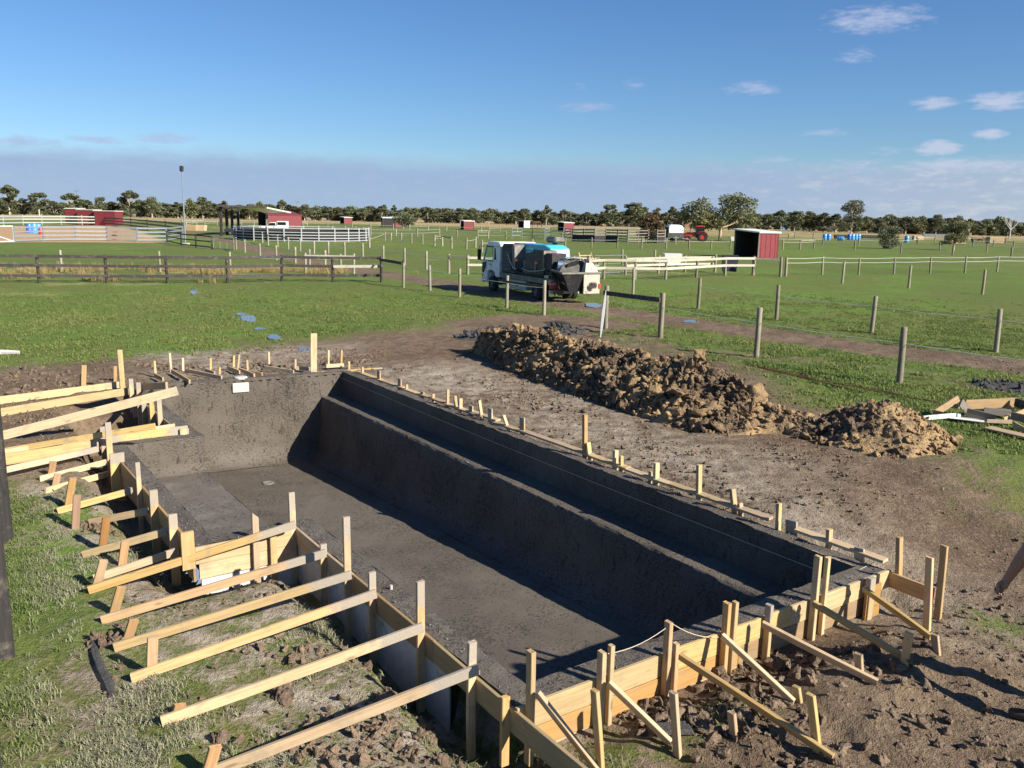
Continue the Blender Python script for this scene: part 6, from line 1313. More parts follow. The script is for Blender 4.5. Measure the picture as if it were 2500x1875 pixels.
def car(px, py, rz, label, mat, ute=False, s=1.0):
    c = rot_thing('utility_truck' if ute else 'car', px, py, rz, label, 'ute' if ute else 'car'); c.scale = (s, s, s); L = lambda mb, n, m, **k: local(c, mb, n, M_[m], **k)
    L(MB().prism([(-2.3, .45), (2.2, .45), (2.3, .85), (1.1, 1.02), (-2.3, 1.0)], 'y', -.85, .85), 'body', mat, bevel=.05)
    if ute: L(MB().prism([(1.0, 1.0), (.45, 1.62), (-.55, 1.65), (-.6, 1.0)], 'y', -.75, .75), 'cab', mat, bevel=.05); L(MB().prism([(.86, 1.08), (.42, 1.55), (-.45, 1.55), (-.5, 1.08)], 'y', -.765, .765), 'window', 'glass'); L(MB().box(-2.35, -.7, -.85, .85, 1.0, 1.85), 'canopy', 'white', bevel=.04); L(MB().box(-2.2, -.8, -.86, .86, 1.2, 1.7), 'canopy_window', 'glass')
    else: L(MB().prism([(1.1, 1.0), (.5, 1.45), (-1.2, 1.45), (-1.9, 1.0)], 'y', -.75, .75), 'cab', mat, bevel=.05); L(MB().prism([(.95, 1.05), (.48, 1.4), (-1.1, 1.4), (-1.6, 1.05)], 'y', -.76, .76), 'window', 'glass')
    for x in (-1.4, 1.4):
        for y in (-.8, .8): wheel_to(c, x, y, .33, .22)
    return c
car(668, 566, 185, 'white utility with canopy parked behind the round pen rails', 'white', True, 1.15); car(590, 574, 185, 'dark car parked under the red shed lean-to', 'navy_cloth', False, 1.1); car(1715, 556, 5, 'white car parked by the farmhouse', 'white', False, 2.0)
# brown bale feeders near the lamp
for px, py, lb in ((468, 563, 'brown feed bin right of the lamp pole, left of two'), (489, 563, 'pale feed bin right of the lamp pole, right of two')):
    b = gpf(px, py); o = MB().hexa([(-1.0, -.6, 0), (1.0, -.6, 0), (1.0, .6, 0), (-1.0, .6, 0), (-1.15, -.7, 1.1), (1.15, -.7, 1.1), (1.15, .7, 1.1), (-1.15, .7, 1.1)]).build('feed_bin', M_['pile_wood'], bevel=.05); o.location = b; tag(o, lb, 'bin')
for px, py, s_, lb in ((2240, 586, 1.2, 'straw bale between the round bush and the small tree'), (2330, 596, 1.8, 'pale bale under the small tree'), (2428, 594, 1.6, 'yellow bale by the farm machinery at right')):
    b = gpf(px, py); o = MB().box(-1, 1, -.5, .5, 0, .9).build('hay_bale', M_['pile_wood'], bevel=.06); o.location = b; o.scale = (s_, s_, s_); tag(o, lb, 'bale')
for px, py, w_, mt, lb in ((2058, 584, 4, 'dark_in', 'dark trough frame left of the blue drum row'), (2125, 585, 9, 'dark_steel', 'long dark feed trough left of the round bush'), (2410, 592, 7, 'rust', 'rusty farm machine near the right edge'), (1807, 592, 3.5, 'shed_roof', 'pale trough left of the red shelter'), (1640, 652, 1.2, 'white', 'white water tub inside the white rail fences'), (2290, 580, 9, 'galv', 'long grey trough right of the round bush')):
    b = gpf(px, py); r0 = empty('trough', b, lb, 'trough'); MB().hexa([(-w_ / 2, -.4, .35), (w_ / 2, -.4, .35), (w_ / 2, .4, .35), (-w_ / 2, .4, .35), (-w_ / 2 - .1, -.55, 1.1), (w_ / 2 + .1, -.55, 1.1), (w_ / 2 + .1, .55, 1.1), (-w_ / 2 - .1, .55, 1.1)]).build('basin', M_[mt], r0, Matrix.Translation(b))
    for x in (-w_ / 2 + .2, w_ / 2 - .2): MB().box(x - .08, x + .08, -.35, .35, -.05, .36).build('leg', M_['dark_steel'], r0, Matrix.Translation(b))
b = gpf(1780, 668); r0 = empty('horse_rug', b, 'dark rug hung over the rail below the red shelter', 'rug'); MB().hexa([(-.55, -.12, .25), (.5, -.12, .18), (.5, -.04, .18), (-.55, -.04, .25), (-.6, -.1, 1.3), (.6, -.1, 1.3), (.6, .02, 1.3), (-.6, .02, 1.3)]).build('rug_front', M_['navy_cloth'], r0, Matrix.Translation(b), bevel=.03); MB().box(-.58, .58, -.12, .12, 1.3, 1.36).build('rug_fold', M_['navy_cloth'], r0, Matrix.Translation(b))
# power poles on the skyline
for px, py, top, lb in ((191, 521, 463, 'power pole among the left trees'), (727, 533, 490, 'power pole above the round pen'), (1393, 551, 515, 'power pole near the middle of the tree line')):
    b = dp(px, py, 440); b.z = 0; h = along(b, px, top); r0 = empty('power_pole', b, lb, 'pole'); MB().tube([(0, 0, -.5), (0, 0, h)], [.22, .14], 8).build('pole', M_['grey_wood'], r0, Matrix.Translation(b)); MB().box(-1.3, 1.3, -.1, .1, h - .8, h - .55).build('crossarm', M_['grey_wood'], r0, Matrix.Translation(b))
# a brown horse grazing in the far paddock
def skin_obj(name, verts, edges, radii, mat, parent=None, sub=2, root=0, flip=None):
    me = bpy.data.meshes.new(name); me.from_pydata([tuple(v) for v in verts], edges, []); me.update()
    o = bpy.data.objects.new(name, me); col.objects.link(o)
    o.modifiers.new('skin', 'SKIN'); sv = me.skin_vertices[0].data
    for i, r in enumerate(radii): sv[i].radius = r if isinstance(r, tuple) else (r, r); sv[i].use_root = (i == root)
    md = o.modifiers.new('sub', 'SUBSURF'); md.levels = sub; md.render_levels = sub
    dg = bpy.context.evaluated_depsgraph_get(); dg.update(); ev = o.evaluated_get(dg); me2 = bpy.data.meshes.new_from_object(ev); me2.name = name
    bpy.data.objects.remove(o); me2.shade_smooth(); me2.materials.clear(); me2.materials.append(M_[mat])
    return link(name, me2, None, parent)
hv = [(0, 0, 1.1), (.55, 0, 1.15), (.85, 0, 1.3), (1.25, 0, .85), (1.5, 0, .35), (1.62, 0, .12), (-.5, 0, 1.15), (-.8, 0, 1.1), (-.95, 0, .7), (-1.0, 0, .45)]
he = [(0, 1), (1, 2), (2, 3), (3, 4), (4, 5), (0, 6), (6, 7), (7, 8), (8, 9)]; hr_ = [.30, .30, .22, .15, .12, .08, .31, .2, .06, .08]
for sy in (-.17, .17):
    i = len(hv); hv += [(.55, sy, .85), (.57, sy, .45), (.55, sy, .05), (-.62, sy, .85), (-.75, sy, .5), (-.66, sy, .05)]; he += [(1, i), (i, i + 1), (i + 1, i + 2), (6, i + 3), (i + 3, i + 4), (i + 4, i + 5)]; hr_ += [.12, .065, .05, .16, .07, .055]
ho = skin_obj('horse', hv, he, hr_, 'horse'); b = dp(1307, 555, 330); ho.location = (b.x, b.y, 0); ho.scale = (2.0, 2.0, 2.0); ho.scale = (1.6, 1.6, 1.6); tag(ho, 'small brown horse grazing right of the white box shelter', 'horse')

# ------------------------------------------------------------------ trees
def tree_meshes(seed, H, W, trunk_h=.35, n_cl=16, leaves=2600, leaf=.5, lobes=None, flat=1.0, trunk_r=.028, bare=0.0, bark='bark', leafm='leaf', lean=0.0):
    r = random.Random(seed); cl = []
    if lobes: cl = [(Vector(c), rad) for c, rad in lobes]
    else:
        for i in range(n_cl):
            for _ in range(20):
                k = r.uniform(trunk_h, 1.0); prof = math.sin(math.pi * min(1, (k - trunk_h) / (1 - trunk_h) * .82 + .14)) ** .7
                a = r.uniform(0, 6.283); d = math.sqrt(r.random()) * W * .40 * prof
                c = Vector((math.cos(a) * d, math.sin(a) * d, k * H * .9))
                rad = W * r.uniform(.10, .20)
                if all((c - q).length > .75 * max(rad, qr) for q, qr in cl): break
            cl.append((c, rad))
    v = []; f = []; tot = sum(rad ** 2 for _, rad in cl)
    for c, rad in cl:
        for _ in range(int(leaves * rad ** 2 / tot)):
            d = Vector((r.gauss(0, 1), r.gauss(0, 1), r.gauss(0, 1))).normalized(); p = c + Vector((d.x, d.y, d.z * .72 * flat)) * rad * (r.random() ** .38) * r.uniform(.85, 1.15)
            x = Vector((r.gauss(0, 1), r.gauss(0, 1), r.gauss(0, .6))).normalized(); y = x.cross(Vector((r.gauss(0, 1), r.gauss(0, 1), r.gauss(0, 1)))).normalized(); s = leaf * r.uniform(.5, 1.0); n = len(v)
            v += [tuple(p - x * s - y * s * .45), tuple(p + x * s * .2 - y * s * .5), tuple(p + x * s), tuple(p + y * s * .5)]; f.append((n, n + 1, n + 2, n + 3))
    crown = mesh('crown', v, f); crown.materials.append(M_[leafm])
    t = MB(); tr_ = H * trunk_r; fork = Vector((lean * H * .2, 0, H * trunk_h * .75)); t.tube([(0, 0, -.3), (0.0, 0, .2), fork * .5 + Vector((r.uniform(-.1, .1), 0, 0)), fork], [tr_ * 1.3, tr_, tr_ * .85, tr_ * .7], 8)
    for c, rad in sorted(cl, key=lambda q: -q[1])[:max(6, len(cl) // 2)]:
        m = fork + (c - fork) * .5 + Vector((r.uniform(-.06, .06) * W, r.uniform(-.06, .06) * W, -.04 * H)); t.tube([fork - Vector((0, 0, H * .04)), m, c], [tr_ * .55, tr_ * .32, tr_ * .1], 6, False)
        for _ in range(2): t.tube([m, c + Vector((r.uniform(-1, 1), r.uniform(-1, 1), r.uniform(-.5, .8))) * rad * .8], [tr_ * .2, tr_ * .06], 5, False)
    trunk = mesh('trunk', t.v, t.f, True); trunk.materials.append(M_[bark]); return trunk, crown
VAR = [tree_meshes(1, 10, 8, .42, 15), tree_meshes(2, 10, 9, .30, 18), tree_meshes(3, 10, 6.5, .25, 15), tree_meshes(4, 10, 8.5, .50, 12), tree_meshes(5, 10, 7.5, .15, 20), tree_meshes(6, 10, 5, .18, 14), tree_meshes(7, 10, 9.5, .25, 22, leafm='leaf_olive'), tree_meshes(8, 10, 8, .22, 18, leafm='leaf_olive')]
VW = [8, 9, 6.5, 8.5, 7.5, 5, 9.5, 8]
def place_tree(var, b, H, W, label, group=None, name='gum_tree', rz=None):
    root = empty(name, b, label, 'tree', group); tm, cm = var if isinstance(var, tuple) else VAR[var]
    sw = (W / VW[var]) if not isinstance(var, tuple) else 1.0; sh = H / 10 if not isinstance(var, tuple) else 1.0
    for nm, me in (('trunk', tm), ('crown', cm)):
        o = bpy.data.objects.new(nm, me); col.objects.link(o); o.parent = root; o.scale = (sw, sw, sh)
    root.rotation_euler.z = random.uniform(0, 6.28) if rz is None else rz
    return root
LINE = [(-40, 470, 50, 1), (2, 492, 42, 4), (27, 449, 54, 0), (62, 482, 40, 4), (99, 468, 54, 3), (135, 489, 38, 4), (179, 470, 56, 0), (217, 486, 42, 4), (249, 479, 30, 3), (274, 490, 42, 4), (321, 463, 52, 0), (345, 485, 36, 4), (373, 478, 46, 1), (411, 495, 38, 4), (436, 491, 34, 2), (470, 482, 40, 6), (497, 478, 42, 1), (526, 494, 42, 4), (554, 484, 47, 7), (583, 499, 36, 4), (610, 496, 40, 1), (640, 490, 44, 6), (666, 502, 36, 4), (690, 486, 28, 0), (712, 497, 42, 2), (744, 497, 42, 1), (770, 504, 34, 4), (803, 503, 30, 2), (822, 502, 34, 7), (846, 507, 34, 4), (891, 506, 38, 1), (868, 511, 34, 4), (913, 511, 30, 4), (934, 497, 33, 2), (963, 497, 18, 5), (977, 511, 30, 4), (994, 515, 28, 4), (1012, 505, 30, 1), (1045, 503, 25, 5), (1064, 513, 28, 4), (1076, 507, 17, 5), (1095, 515, 28, 4), (1124, 505, 37, 2), (1158, 509, 35, 1), (1193, 512, 29, 3), (1217, 516, 34, 4), (1236, 518, 30, 4), (1259, 510, 33, 2), (1281, 507, 36, 1), (1311, 511, 39, 4), (1333, 497, 27, 2), (1351, 515, 32, 4), (1375, 510, 29, 0), (1403, 520, 34, 4), (1431, 516, 36, 4), (1456, 519, 28, 2), (1486, 497, 43, 3), (1515, 515, 34, 4), (1542, 491, 60, 1), (1572, 503, 40, 4), (1604, 501, 48, 7), (1642, 501, 33, 2), (1666, 511, 34, 4), (1700, 517, 40, 6), (1811, 526, 36, 4), (1836, 510, 36, 1), (1873, 522, 44, 4), (1906, 511, 40, 0), (1939, 512, 50, 1), (1978, 513, 56, 6), (2010, 517, 42, 4), (2040, 519, 50, 2), (2116, 522, 44, 7), (2148, 533, 44, 4), (2178, 536, 36, 4), (2211, 527, 46, 0), (2249, 533, 46, 6), (2285, 521, 42, 1), (2313, 530, 40, 4), (2371, 528, 48, 7), (2399, 545, 30, 4), (2414, 552, 26, 0), (2461, 545, 34, 4), (2494, 549, 34, 2), (2525, 545, 40, 1)]
ORD = 'first second third fourth fifth sixth seventh eighth ninth tenth eleventh twelfth thirteenth fourteenth fifteenth sixteenth seventeenth eighteenth nineteenth twentieth'.split()
def ordinal(n):
    if n <= 20: return ORD[n - 1]
    t, u = divmod(n, 10); tens = {2: 'twenty', 3: 'thirty', 4: 'forty'}[t]
    return tens.replace('ty', 'tieth') if u == 0 else tens + '-' + ORD[u - 1]
nl = len(LINE)
for i, (px, top, w, var) in enumerate(LINE):
    D = 430 - 95 * float(sstep(px, 1450, 2300)) + random.uniform(-12, 12); b = dp(px, 560, D); b.z = 0.0
    H = along(b, px, top); W = w * D / FPX * 1.12; kindw = {0: 'open-crowned gum', 1: 'broad gum', 2: 'upright gum', 3: 'thin-crowned gum with pale trunks', 4: 'low dense tree', 5: 'narrow pointed tree', 6: 'olive spreading tree', 7: 'olive gum'}[var]
    lab = '%s, %s tree from the left end of the far tree line' % (kindw, ordinal(i + 1)) if i < nl // 2 else '%s, %s tree from the right end of the far tree line' % (kindw, ordinal(nl - i))
    place_tree(var, b, H, W, lab, 'trees of the far tree line')
# low scrub that fills the foot of the tree line
K_SCRUB = kind_coll('scrub_kind', [tree_meshes(90 + i, 4, 6, .05, 14, 900, .5)[1] for i in range(3)], M_['leaf'])
n = 420; px = rs.uniform(-150, 2650, n); D = 430 - 95 * sstep(px, 1450, 2300) + rs.uniform(5, 70, n)
pts = [dp(float(a), 560, float(d)) for a, d in zip(px, D)]; sc = rs.uniform(.55, 1.5, n)
scatter('scrub', np.array([(p.x, p.y, 0.0) for p in pts]), np.stack([0 * px, 0 * px, rs.uniform(0, 6.28, n)], 1), np.stack([sc, sc, sc * rs.uniform(.8, 1.3, n)], 1), rs.randint(0, 3, n), K_SCRUB, {}, 'dark scrub filling the foot of the far tree line', 'scrub')
n = 260; px = rs.uniform(-300, 2800, n); pts = [dp(float(a), 560, float(d)) for a, d in zip(px, rs.uniform(700, 900, n))]; sc = rs.uniform(1.5, 2.7, n)
scatter('far_wood', np.array([(p.x, p.y, 0.0) for p in pts]), np.stack([0 * px, 0 * px, rs.uniform(0, 6.28, n)], 1), np.stack([sc * 1.4, sc * 1.4, sc], 1), rs.randint(0, 3, n), K_SCRUB, {}, 'distant dark woodland behind the tree line', 'wood')
# single trees standing forward of the line
b = gpf(1757, 588); kk = b.y / 2100; H = along(b, 1757, 476)
def lob(l): return [((x * kk, random.uniform(-2, 2), H - (y - 476) * kk), rr * kk) for x, y, rr in l]
big = tree_meshes(21, H, 10, .42, 0, 5200, .34, lob([(-70, 512, 27), (-48, 500, 24), (-52, 528, 30), (-82, 530, 20), (-20, 525, 28), (-10, 545, 22), (-30, 545, 20), (12, 490, 24), (35, 485, 22), (55, 495, 24), (30, 510, 30), (60, 525, 28), (75, 540, 22), (35, 540, 24), (50, 553, 16), (8, 512, 18), (-60, 550, 15)]), trunk_r=.04, bark='bark_tan', leafm='leaf_olive')
place_tree(big, b, 0, 0, 'large spreading gum tree with tan trunk near the tractor', rz=0)
b = gpf(1592, 585); kk = b.y / 2100; H = along(b, 1592, 522); rb = tree_meshes(22, H, 12, .1, 0, 2600, .34, [((x * kk, random.uniform(-1.5, 1.5), H - (y - 522) * kk), rr * kk) for x, y, rr in [(0, 536, 18), (-14, 548, 18), (12, 550, 18), (-8, 565, 20), (16, 568, 16), (-24, 568, 14), (0, 575, 18)]], leafm='leaf_rust'); place_tree(rb, b, 0, 0, 'rust-tinged rounded tree behind the cattle yard', rz=0)
b = gpf(2078, 570); H = along(b, 2074, 489); tt_ = tree_meshes(23, H, 12, .55, 0, 3000, .42, [((x * b.y / 2100, random.uniform(-2, 2), H - (y - 489) * b.y / 2100), rr * b.y / 2100) for x, y, rr in [(-8, 500, 16), (10, 500, 18), (-16, 508, 12), (18, 512, 14), (4, 516, 16), (-6, 530, 14), (14, 532, 14), (22, 545, 12), (-12, 548, 14)]]); place_tree(tt_, b, 0, 0, 'tallest gum at right, rounded crown on a pale forked trunk', rz=0)
b = gpf(2166, 607); kk = b.y / 2100; H = along(b, 2166, 546); bt = tree_meshes(24, H, 4, .05, 0, 4200, .16, [((x * kk, random.uniform(-1, 1), H - (y - 546) * kk), rr * kk) for x, y, rr in [(-2, 560, 15), (14, 562, 14), (-14, 572, 16), (10, 578, 18), (-8, 590, 17), (14, 592, 12), (-4, 598, 14)]], leafm='leaf'); place_tree(bt, b, 0, 0, 'dense rounded dark bush standing alone in the right paddock', rz=0, name='bush')
b = gpf(2328, 611); kk = b.y / 2100; H = along(b, 2335, 533); st_ = tree_meshes(25, H, 5, .34, 0, 3600, .17, [((x * kk, random.uniform(-1, 1), H - (y - 533) * kk), rr * kk) for x, y, rr in [(6, 548, 16), (22, 550, 14), (-8, 560, 16), (16, 566, 18), (30, 570, 13), (-14, 576, 14), (6, 580, 15), (-20, 588, 10), (-30, 592, 7), (24, 582, 11)]], leafm='leaf_olive', bark='bark_tan'); place_tree(st_, b, 0, 0, 'small leafy tree with a thin tan trunk in the right paddock', rz=0)
b = gpf(985, 557); kk = b.y / 2100; bsh = tree_meshes(26, 5.5, 6, .1, 0, 1500, .35, [((x, random.uniform(-1, 1), z), r0) for x, z, r0 in [(0, 3.5, 1.6), (-1.6, 2.6, 1.5), (1.6, 2.8, 1.6), (0, 1.6, 1.7), (2.2, 1.4, 1.2)]]); place_tree(bsh, b, 0, 0, 'grey bushy tree beside the far red stable', rz=0)
def dead_tree(px, py, top, spread, label, name='dead_tree'):
    b = gpf(px, py); H = along(b, px, top); r = random.Random(px); root = empty(name, b, label, 'tree'); W = spread * b.y / 2100
    t = MB(); t.tube([(0, 0, -.3), (.1, 0, H * .25), (0, 0, H * .42)], [H * .03, H * .024, H * .02], 7); t.build('trunk', M_['dead_wood'], root, Matrix.Translation(b))
    m = MB()
    for k in range(9):
        a = r.uniform(-1, 1); s0 = Vector((0, 0, H * r.uniform(.3, .45))); e = Vector((a * W, r.uniform(-.3, .3) * W, H * r.uniform(.7, 1.0))); md = (s0 + e) / 2 + Vector((a * W * .15, 0, -H * .03)); m.tube([s0, md, e], [H * .013, H * .008, H * .003], 5, False)
        for _ in range(3): m.tube([md + (e - md) * r.uniform(0, .7), e + Vector((r.uniform(-.3, .3) * W, 0, r.uniform(-.25, .1) * H))], [H * .005, H * .0015], 4, False)
    m.build('branch', M_['dead_wood'], root, Matrix.Translation(b)); return root
dead_tree(2464, 582, 520, 26, 'bare white dead tree at the right edge of the far paddock'); dead_tree(2195, 566, 514, 14, 'thin bare dead tree rising behind the green-roofed house'); dead_tree(2365, 578, 545, 10, 'small bare tree right of the small leafy tree')
# ------------------------------------------------------------------ the man at the right edge
f1 = gpt(2516, 1762, -.28); f2 = gpt(2596, 1724, -.28)
hand = dp(2443, 1436, 6.80); wrist = dp(2458, 1417, 6.80); elbow = dp(2522, 1322, 6.72); gz0 = (f1.z + f2.z) / 2
pel = Vector(((f1.x + f2.x) / 2 + .06, (f1.y + f2.y) / 2 + .02, gz0 + .97)); chest = pel + Vector((-.03, .02, .40)); neck = pel + Vector((-.05, .03, .56)); head = pel + Vector((-.10, .06, .72)); crownp = head + Vector((-.02, .01, .10))
shR = elbow + (chest + Vector((-.14, .10, .08)) - elbow).normalized() * .31
fac = (elbow - chest); fac.z = 0; fac = Vector((-.86, .5, 0)).normalized(); lat = Vector((-fac.y, fac.x, 0))
shL = chest - (shR - chest); shL.z = shR.z; shL = chest + lat * .19 + Vector((0, 0, .08)) if (shR - chest).dot(lat) < 0 else chest - lat * .19 + Vector((0, 0, .08))
elL = shL + (shL - chest).normalized() * .10 + Vector((0, 0, -.27)) - fac * .05; haL = elL + fac * .12 + (chest - shL).normalized() * .12 + Vector((0, 0, -.20))
hipA, hipB = pel + (f1 - f2).normalized() * .10 + Vector((0, 0, -.06)), pel - (f1 - f2).normalized() * .10 + Vector((0, 0, -.06))
hipA.z = hipB.z = pel.z - .06
def kn(h, f): return (h + f) / 2 + fac * .04
k1, k2 = kn(hipA, f1), kn(hipB, f2); a1, a2 = f1 + Vector((0, 0, .09)), f2 + Vector((0, 0, .09))
man = empty('person', Vector(((f1.x + f2.x) / 2, (f1.y + f2.y) / 2, gz0)), 'person in red top and dark trousers at right edge, one arm reaching into view', 'person')
V = [pel, pel + (chest - pel) * .5, chest, neck, head, crownp, shR, elbow, elbow + (wrist - elbow) * .5, wrist, shL, elL, haL, hipA, k1, a1, hipB, k2, a2, (shR + elbow) / 2]
E_ = [(0, 1), (1, 2), (2, 3), (3, 4), (4, 5), (2, 6), (6, 19), (19, 7), (7, 8), (8, 9), (2, 10), (10, 11), (11, 12), (0, 13), (13, 14), (14, 15), (0, 16), (16, 17), (17, 18)]
Rr = [.095, .10, .120, .056, .095, .07, .075, .056, .056, .036, .07, .045, .034, .066, .050, .042, .066, .050, .042, .055]
# hand: palm and five curled fingers, part of the same body surface
pd = (hand - wrist).normalized(); side = pd.cross(Vector((0, 1, 0))).normalized(); palmn = side.cross(pd).normalized()
i0 = len(V); V.append(wrist + pd * .045); E_.append((9, i0)); Rr.append((.044, .029)); V.append(wrist + pd * .085); E_.append((i0, i0 + 1)); Rr.append((.048, .029))
body = skin_obj('body', V, E_, Rr, 'skin', man, 2)
for k, (o_, ln) in enumerate(((-.030, .070), (-.010, .080), (.010, .074), (.029, .060))):
    p0 = wrist + pd * .075 + side * o_; p1 = p0 + pd * ln * .55 + palmn * .006; p2 = p1 + pd * ln * .22 - palmn * ln * .38; p3 = p2 - pd * ln * .20 - palmn * ln * .28
    skin_obj('finger', [p0, p1, p2, p3], [(0, 1), (1, 2), (2, 3)], [.0125, .0115, .0105, .009], 'skin', body, 2)
t0 = wrist + pd * .03 - side * .030; skin_obj('thumb', [t0, t0 + pd * .035 - side * .020 - palmn * .012, t0 + pd * .068 - side * .012 - palmn * .03, t0 + pd * .085 + side * .004 - palmn * .04], [(0, 1), (1, 2), (2, 3)], [.016, .0135, .012, .010], 'skin', body, 2)
# clothes
Vs = [pel + Vector((0, 0, -.01)), V[1], chest, neck + Vector((0, 0, -.03)), shR, (shR + elbow) / 2 + (elbow - shR) * .18, shL, (shL + elL) / 2 + (elL - shL) * .18]
skin_obj('shirt', Vs, [(0, 1), (1, 2), (2, 3), (2, 4), (4, 5), (2, 6), (6, 7)], [.142, .140, .162, .072, .085, .066, .085, .066], 'red_cloth', man, 2)
skin_obj('trousers', [pel + Vector((0, 0, .10)), pel + Vector((0, 0, .03)), pel + Vector((0, 0, -.05)), hipA + Vector((0, 0, -.05)), k1, a1 + Vector((0, 0, -.01)), hipB + Vector((0, 0, -.05)), k2, a2 + Vector((0, 0, -.01))], [(0, 1), (1, 2), (2, 3), (3, 4), (4, 5), (2, 6), (6, 7), (7, 8)], [.128, .134, .130, .100, .078, .066, .100, .078, .066], 'navy_cloth', man, 2)
for f_ in (f1, f2): skin_obj('boot', [f_ + Vector((0, 0, .12)), f_ + Vector((0, 0, .045)) - fac * .04, f_ + Vector((0, 0, .045)) + fac * .07, f_ + Vector((0, 0, .035)) + fac * .17], [(0, 1), (1, 2), (2, 3)], [.055, .05, .05, .042], 'boot', man, 2)
bm = bmesh.new(); bmesh.ops.create_icosphere(bm, subdivisions=3, radius=.112); hc = head + Vector((0, 0, .045)) - fac * .012
for v in bm.verts: v.co = Vector((v.co.x, v.co.y, v.co.z * 1.05)) * (1 + .05 * math.sin(v.co.x * 90) * math.sin(v.co.y * 80 + v.co.z * 60))
bmesh.ops.delete(bm, geom=[v for v in bm.verts if v.co.z < -.05 - .03 * (v.co.dot(fac) < -.03) or (v.co.dot(fac) > .045 and v.co.z < .035)], context='VERTS')
hm = bpy.data.meshes.new('hair'); bm.to_mesh(hm); bm.free(); hm.shade_smooth(); link('hair', hm, M_['hair'], man, Matrix.Translation(hc))
for sg in (-1, 1): MB().disc(head + fac * .070 + lat * .030 * sg + Vector((0, 0, .0)), fac, .012, .012, 10).build('eye', M_['black'], body)
skin_obj('nose', [head + fac * .068 + Vector((0, 0, .0)), head + fac * .090 + Vector((0, 0, -.03))], [(0, 1)], [.010, .015], 'skin', body, 1); skin_obj('mouth', [head + fac * .066 + lat * .024 + Vector((0, 0, -.05)), head + fac * .072 + Vector((0, 0, -.052)), head + fac * .066 - lat * .024 + Vector((0, 0, -.05))], [(0, 1), (1, 2)], [.006, .008, .006], 'red', body, 1)
for sg in (-1, 1): skin_obj('ear', [head + lat * .074 * sg + Vector((0, 0, .02)), head + lat * .076 * sg + Vector((0, 0, -.03))], [(0, 1)], [.02, .014], 'skin', body, 1)

# ------------------------------------------------------------------ timber offcuts thrown on the grass at right
def offcut(a, za, b_, zb, w, th, label, mat='pile_wood', wd=None):
    p, q = gp(a[0], a[1], za), gp(b_[0], b_[1], zb); o = plank(None, p, q, w, th, wd, mat, (0, 0), 'timber_offcut'); return tag(o, label, 'timber', 'timber offcuts at right')
g0 = -0.02
offcut((2280, 1010), g0 + .05, (2340, 972), g0 + .35, .14, .035, 'notched board propped up at the left tip of the offcut pile')
offcut((2357, 988), g0 + .25, (2481, 982), g0 + .28, .19, .035, 'long pale board lying on top of the offcut pile')
offcut((2345, 982), g0 + .36, (2368, 1010), g0 + .08, .17, .035, 'short shaded board standing on edge behind the notched one', 'grey_wood')  # grey timber colour stands in for the shade on this board
offcut((2360, 1006), g0 + .16, (2430, 1022), g0 + .10, .16, .035, 'shaded board slanting across the middle of the offcut pile', 'grey_wood')  # this board's shade is painted as grey wood
offcut((2254, 1021), g0 + .06, (2344, 1013), g0 + .07, .09, .04, 'grey weathered batten sticking out left of the offcut pile', 'foam')
offcut((2412, 1044), g0 + .05, (2520, 1069), g0 + .05, .20, .03, 'wide pinkish plank lying flat at the bottom of the offcut pile', wd=(0.2, 1, 0.05))
offcut((2450, 1025), g0 + .10, (2505, 1002), g0 + .22, .09, .035, 'thin bright batten leaning across the right of the pile')
offcut((2409, 1028), g0 + .08, (2470, 1030), g0 + .07, .07, .03, 'short splintered batten below the slanting board')
offcut((2476, 1036), g0 + .10, (2504, 1051), g0 + .06, .10, .035, 'stubby orange offcut at the right edge of the pile', 'pine_orange')
offcut((2468, 1014), g0 + .18, (2508, 1024), g0 + .15, .15, .035, 'dark board end in the right half of the pile', 'grey_wood')
offcut((2402, 1003), g0 + .14, (2468, 1009), g0 + .12, .14, .035, 'shaded board beneath the long top board', 'grey_wood')  # shade under the top board is put into the grey colour
offcut((2364, 998), g0 + .12, (2460, 998), g0 + .12, .10, .04, 'grey batten under the long top board', 'foam')
offcut((2318, 989), g0 + .12, (2342, 992), g0 + .14, .09, .035, 'small orange offcut behind the notched board', 'pine_orange')
offcut((2462, 994), g0 + .2, (2474, 1016), g0 + .05, .12, .035, 'upright block between the boards of the offcut pile')
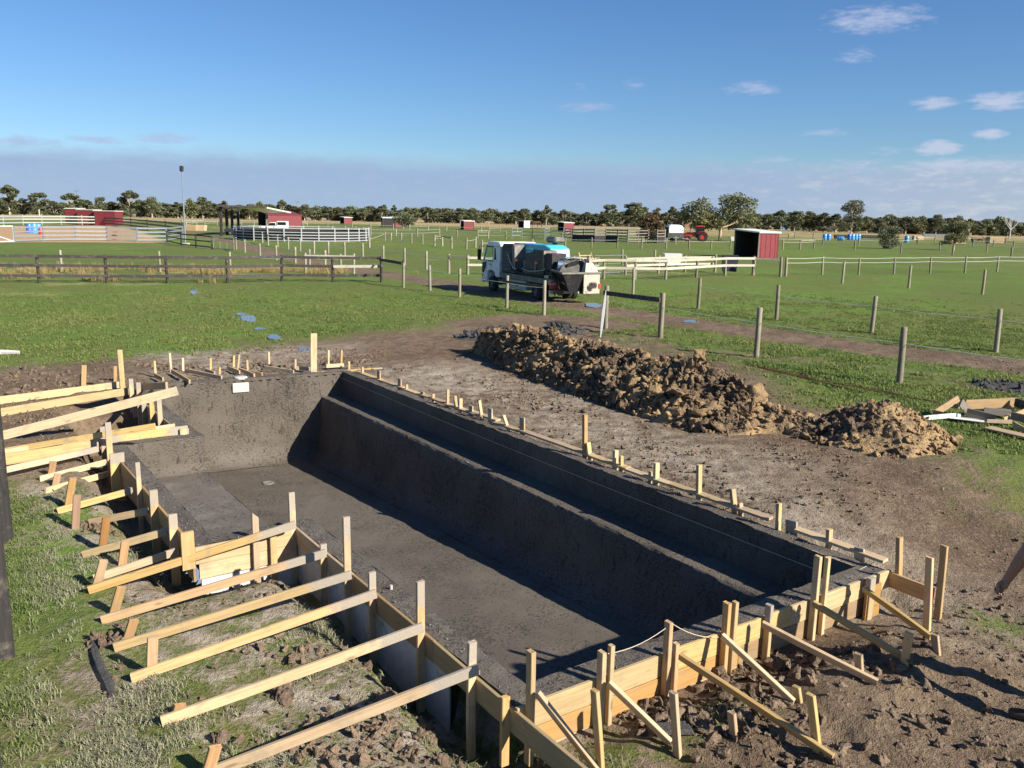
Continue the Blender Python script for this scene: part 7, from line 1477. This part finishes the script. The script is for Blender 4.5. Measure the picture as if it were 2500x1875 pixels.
offcut((2478, 982), g0 + .30, (2512, 992), g0 + .28, .17, .035, 'dark shaded board at the upper right of the offcut pile', 'black_rail')  # near-black rail colour paints in this board's shade
MB().box(-.3, .3, -.12, .12, 0, .012).build('plastic_sheet', M_['white'], None, frame_m(gp(2360, 1024, .01), (1, -.6, 0))) and tag(bpy.data.objects['plastic_sheet'], 'scrap of white sheet under the offcut pile', 'sheet')
for k, (pts, lb) in enumerate(((((1826, 888), (1960, 918), (2120, 950), (2290, 986)), 'rusty steel rod lying in the grass, upper of three'), (((1820, 891), (1990, 928), (2140, 958), (2250, 979)), 'rusty steel rod lying in the grass, middle of three'), (((1850, 900), (2000, 934), (2110, 962)), 'shorter rusty rod lying lowest in the grass'))):
    P_ = [gpt(a, b) + Vector((0, 0, .03)) for a, b in pts]; cord('steel_rod', P_, .014, 'rust', lb, 'rod')
stk = [gpt(1660, 995, .2), gpt(1790, 1002, .2)]
p_ = gpt(12, 866); m = MB().tube([p_ + Vector((-.6, 0, .03)), p_ + Vector((-.1, .03, .06)), p_ + Vector((.32, .1, .05))], [.06, .07, .05], 6); m.tube([p_ + Vector((-.1, .03, .05)), p_ + Vector((-.5, -.35, .03))], [.06, .04], 6); tag(m.build('forked_branch', M_['dead_wood']), 'pale forked branch lying on the lawn at left edge', 'branch')
for px, py, s_, lb in ((1640, 1790, .10, 'grey broken slab of mud between the near braces'), (235, 1635, .16, 'dark streak of wet cement on the trampled grass at left')):
    c = gpt(px, py, -.3)
    if s_ > .12:
        path = [gpt(a, b, -.3) for a, b in ((225, 1570), (232, 1605), (246, 1640), (262, 1672), (272, 1702))]; m = MB().tube([q + Vector((0, 0, .0)) for q in path], [.03, .05, .055, .06, .03], 7); tag(m.build('cement_spill', M_['mud'], smooth_=True), lb, 'cement spill')
    else:
        o = MB().hexa([(-.16, -.08, 0), (.18, -.06, 0), (.15, .1, 0), (-.14, .08, 0), (-.14, -.07, .03), (.15, -.05, .05), (.13, .09, .04), (-.12, .07, .03)]).build('mud_slab', M_['mud'], bevel=.01); o.location = c + Vector((0, 0, .02)); tag(o, lb, 'mud slab')
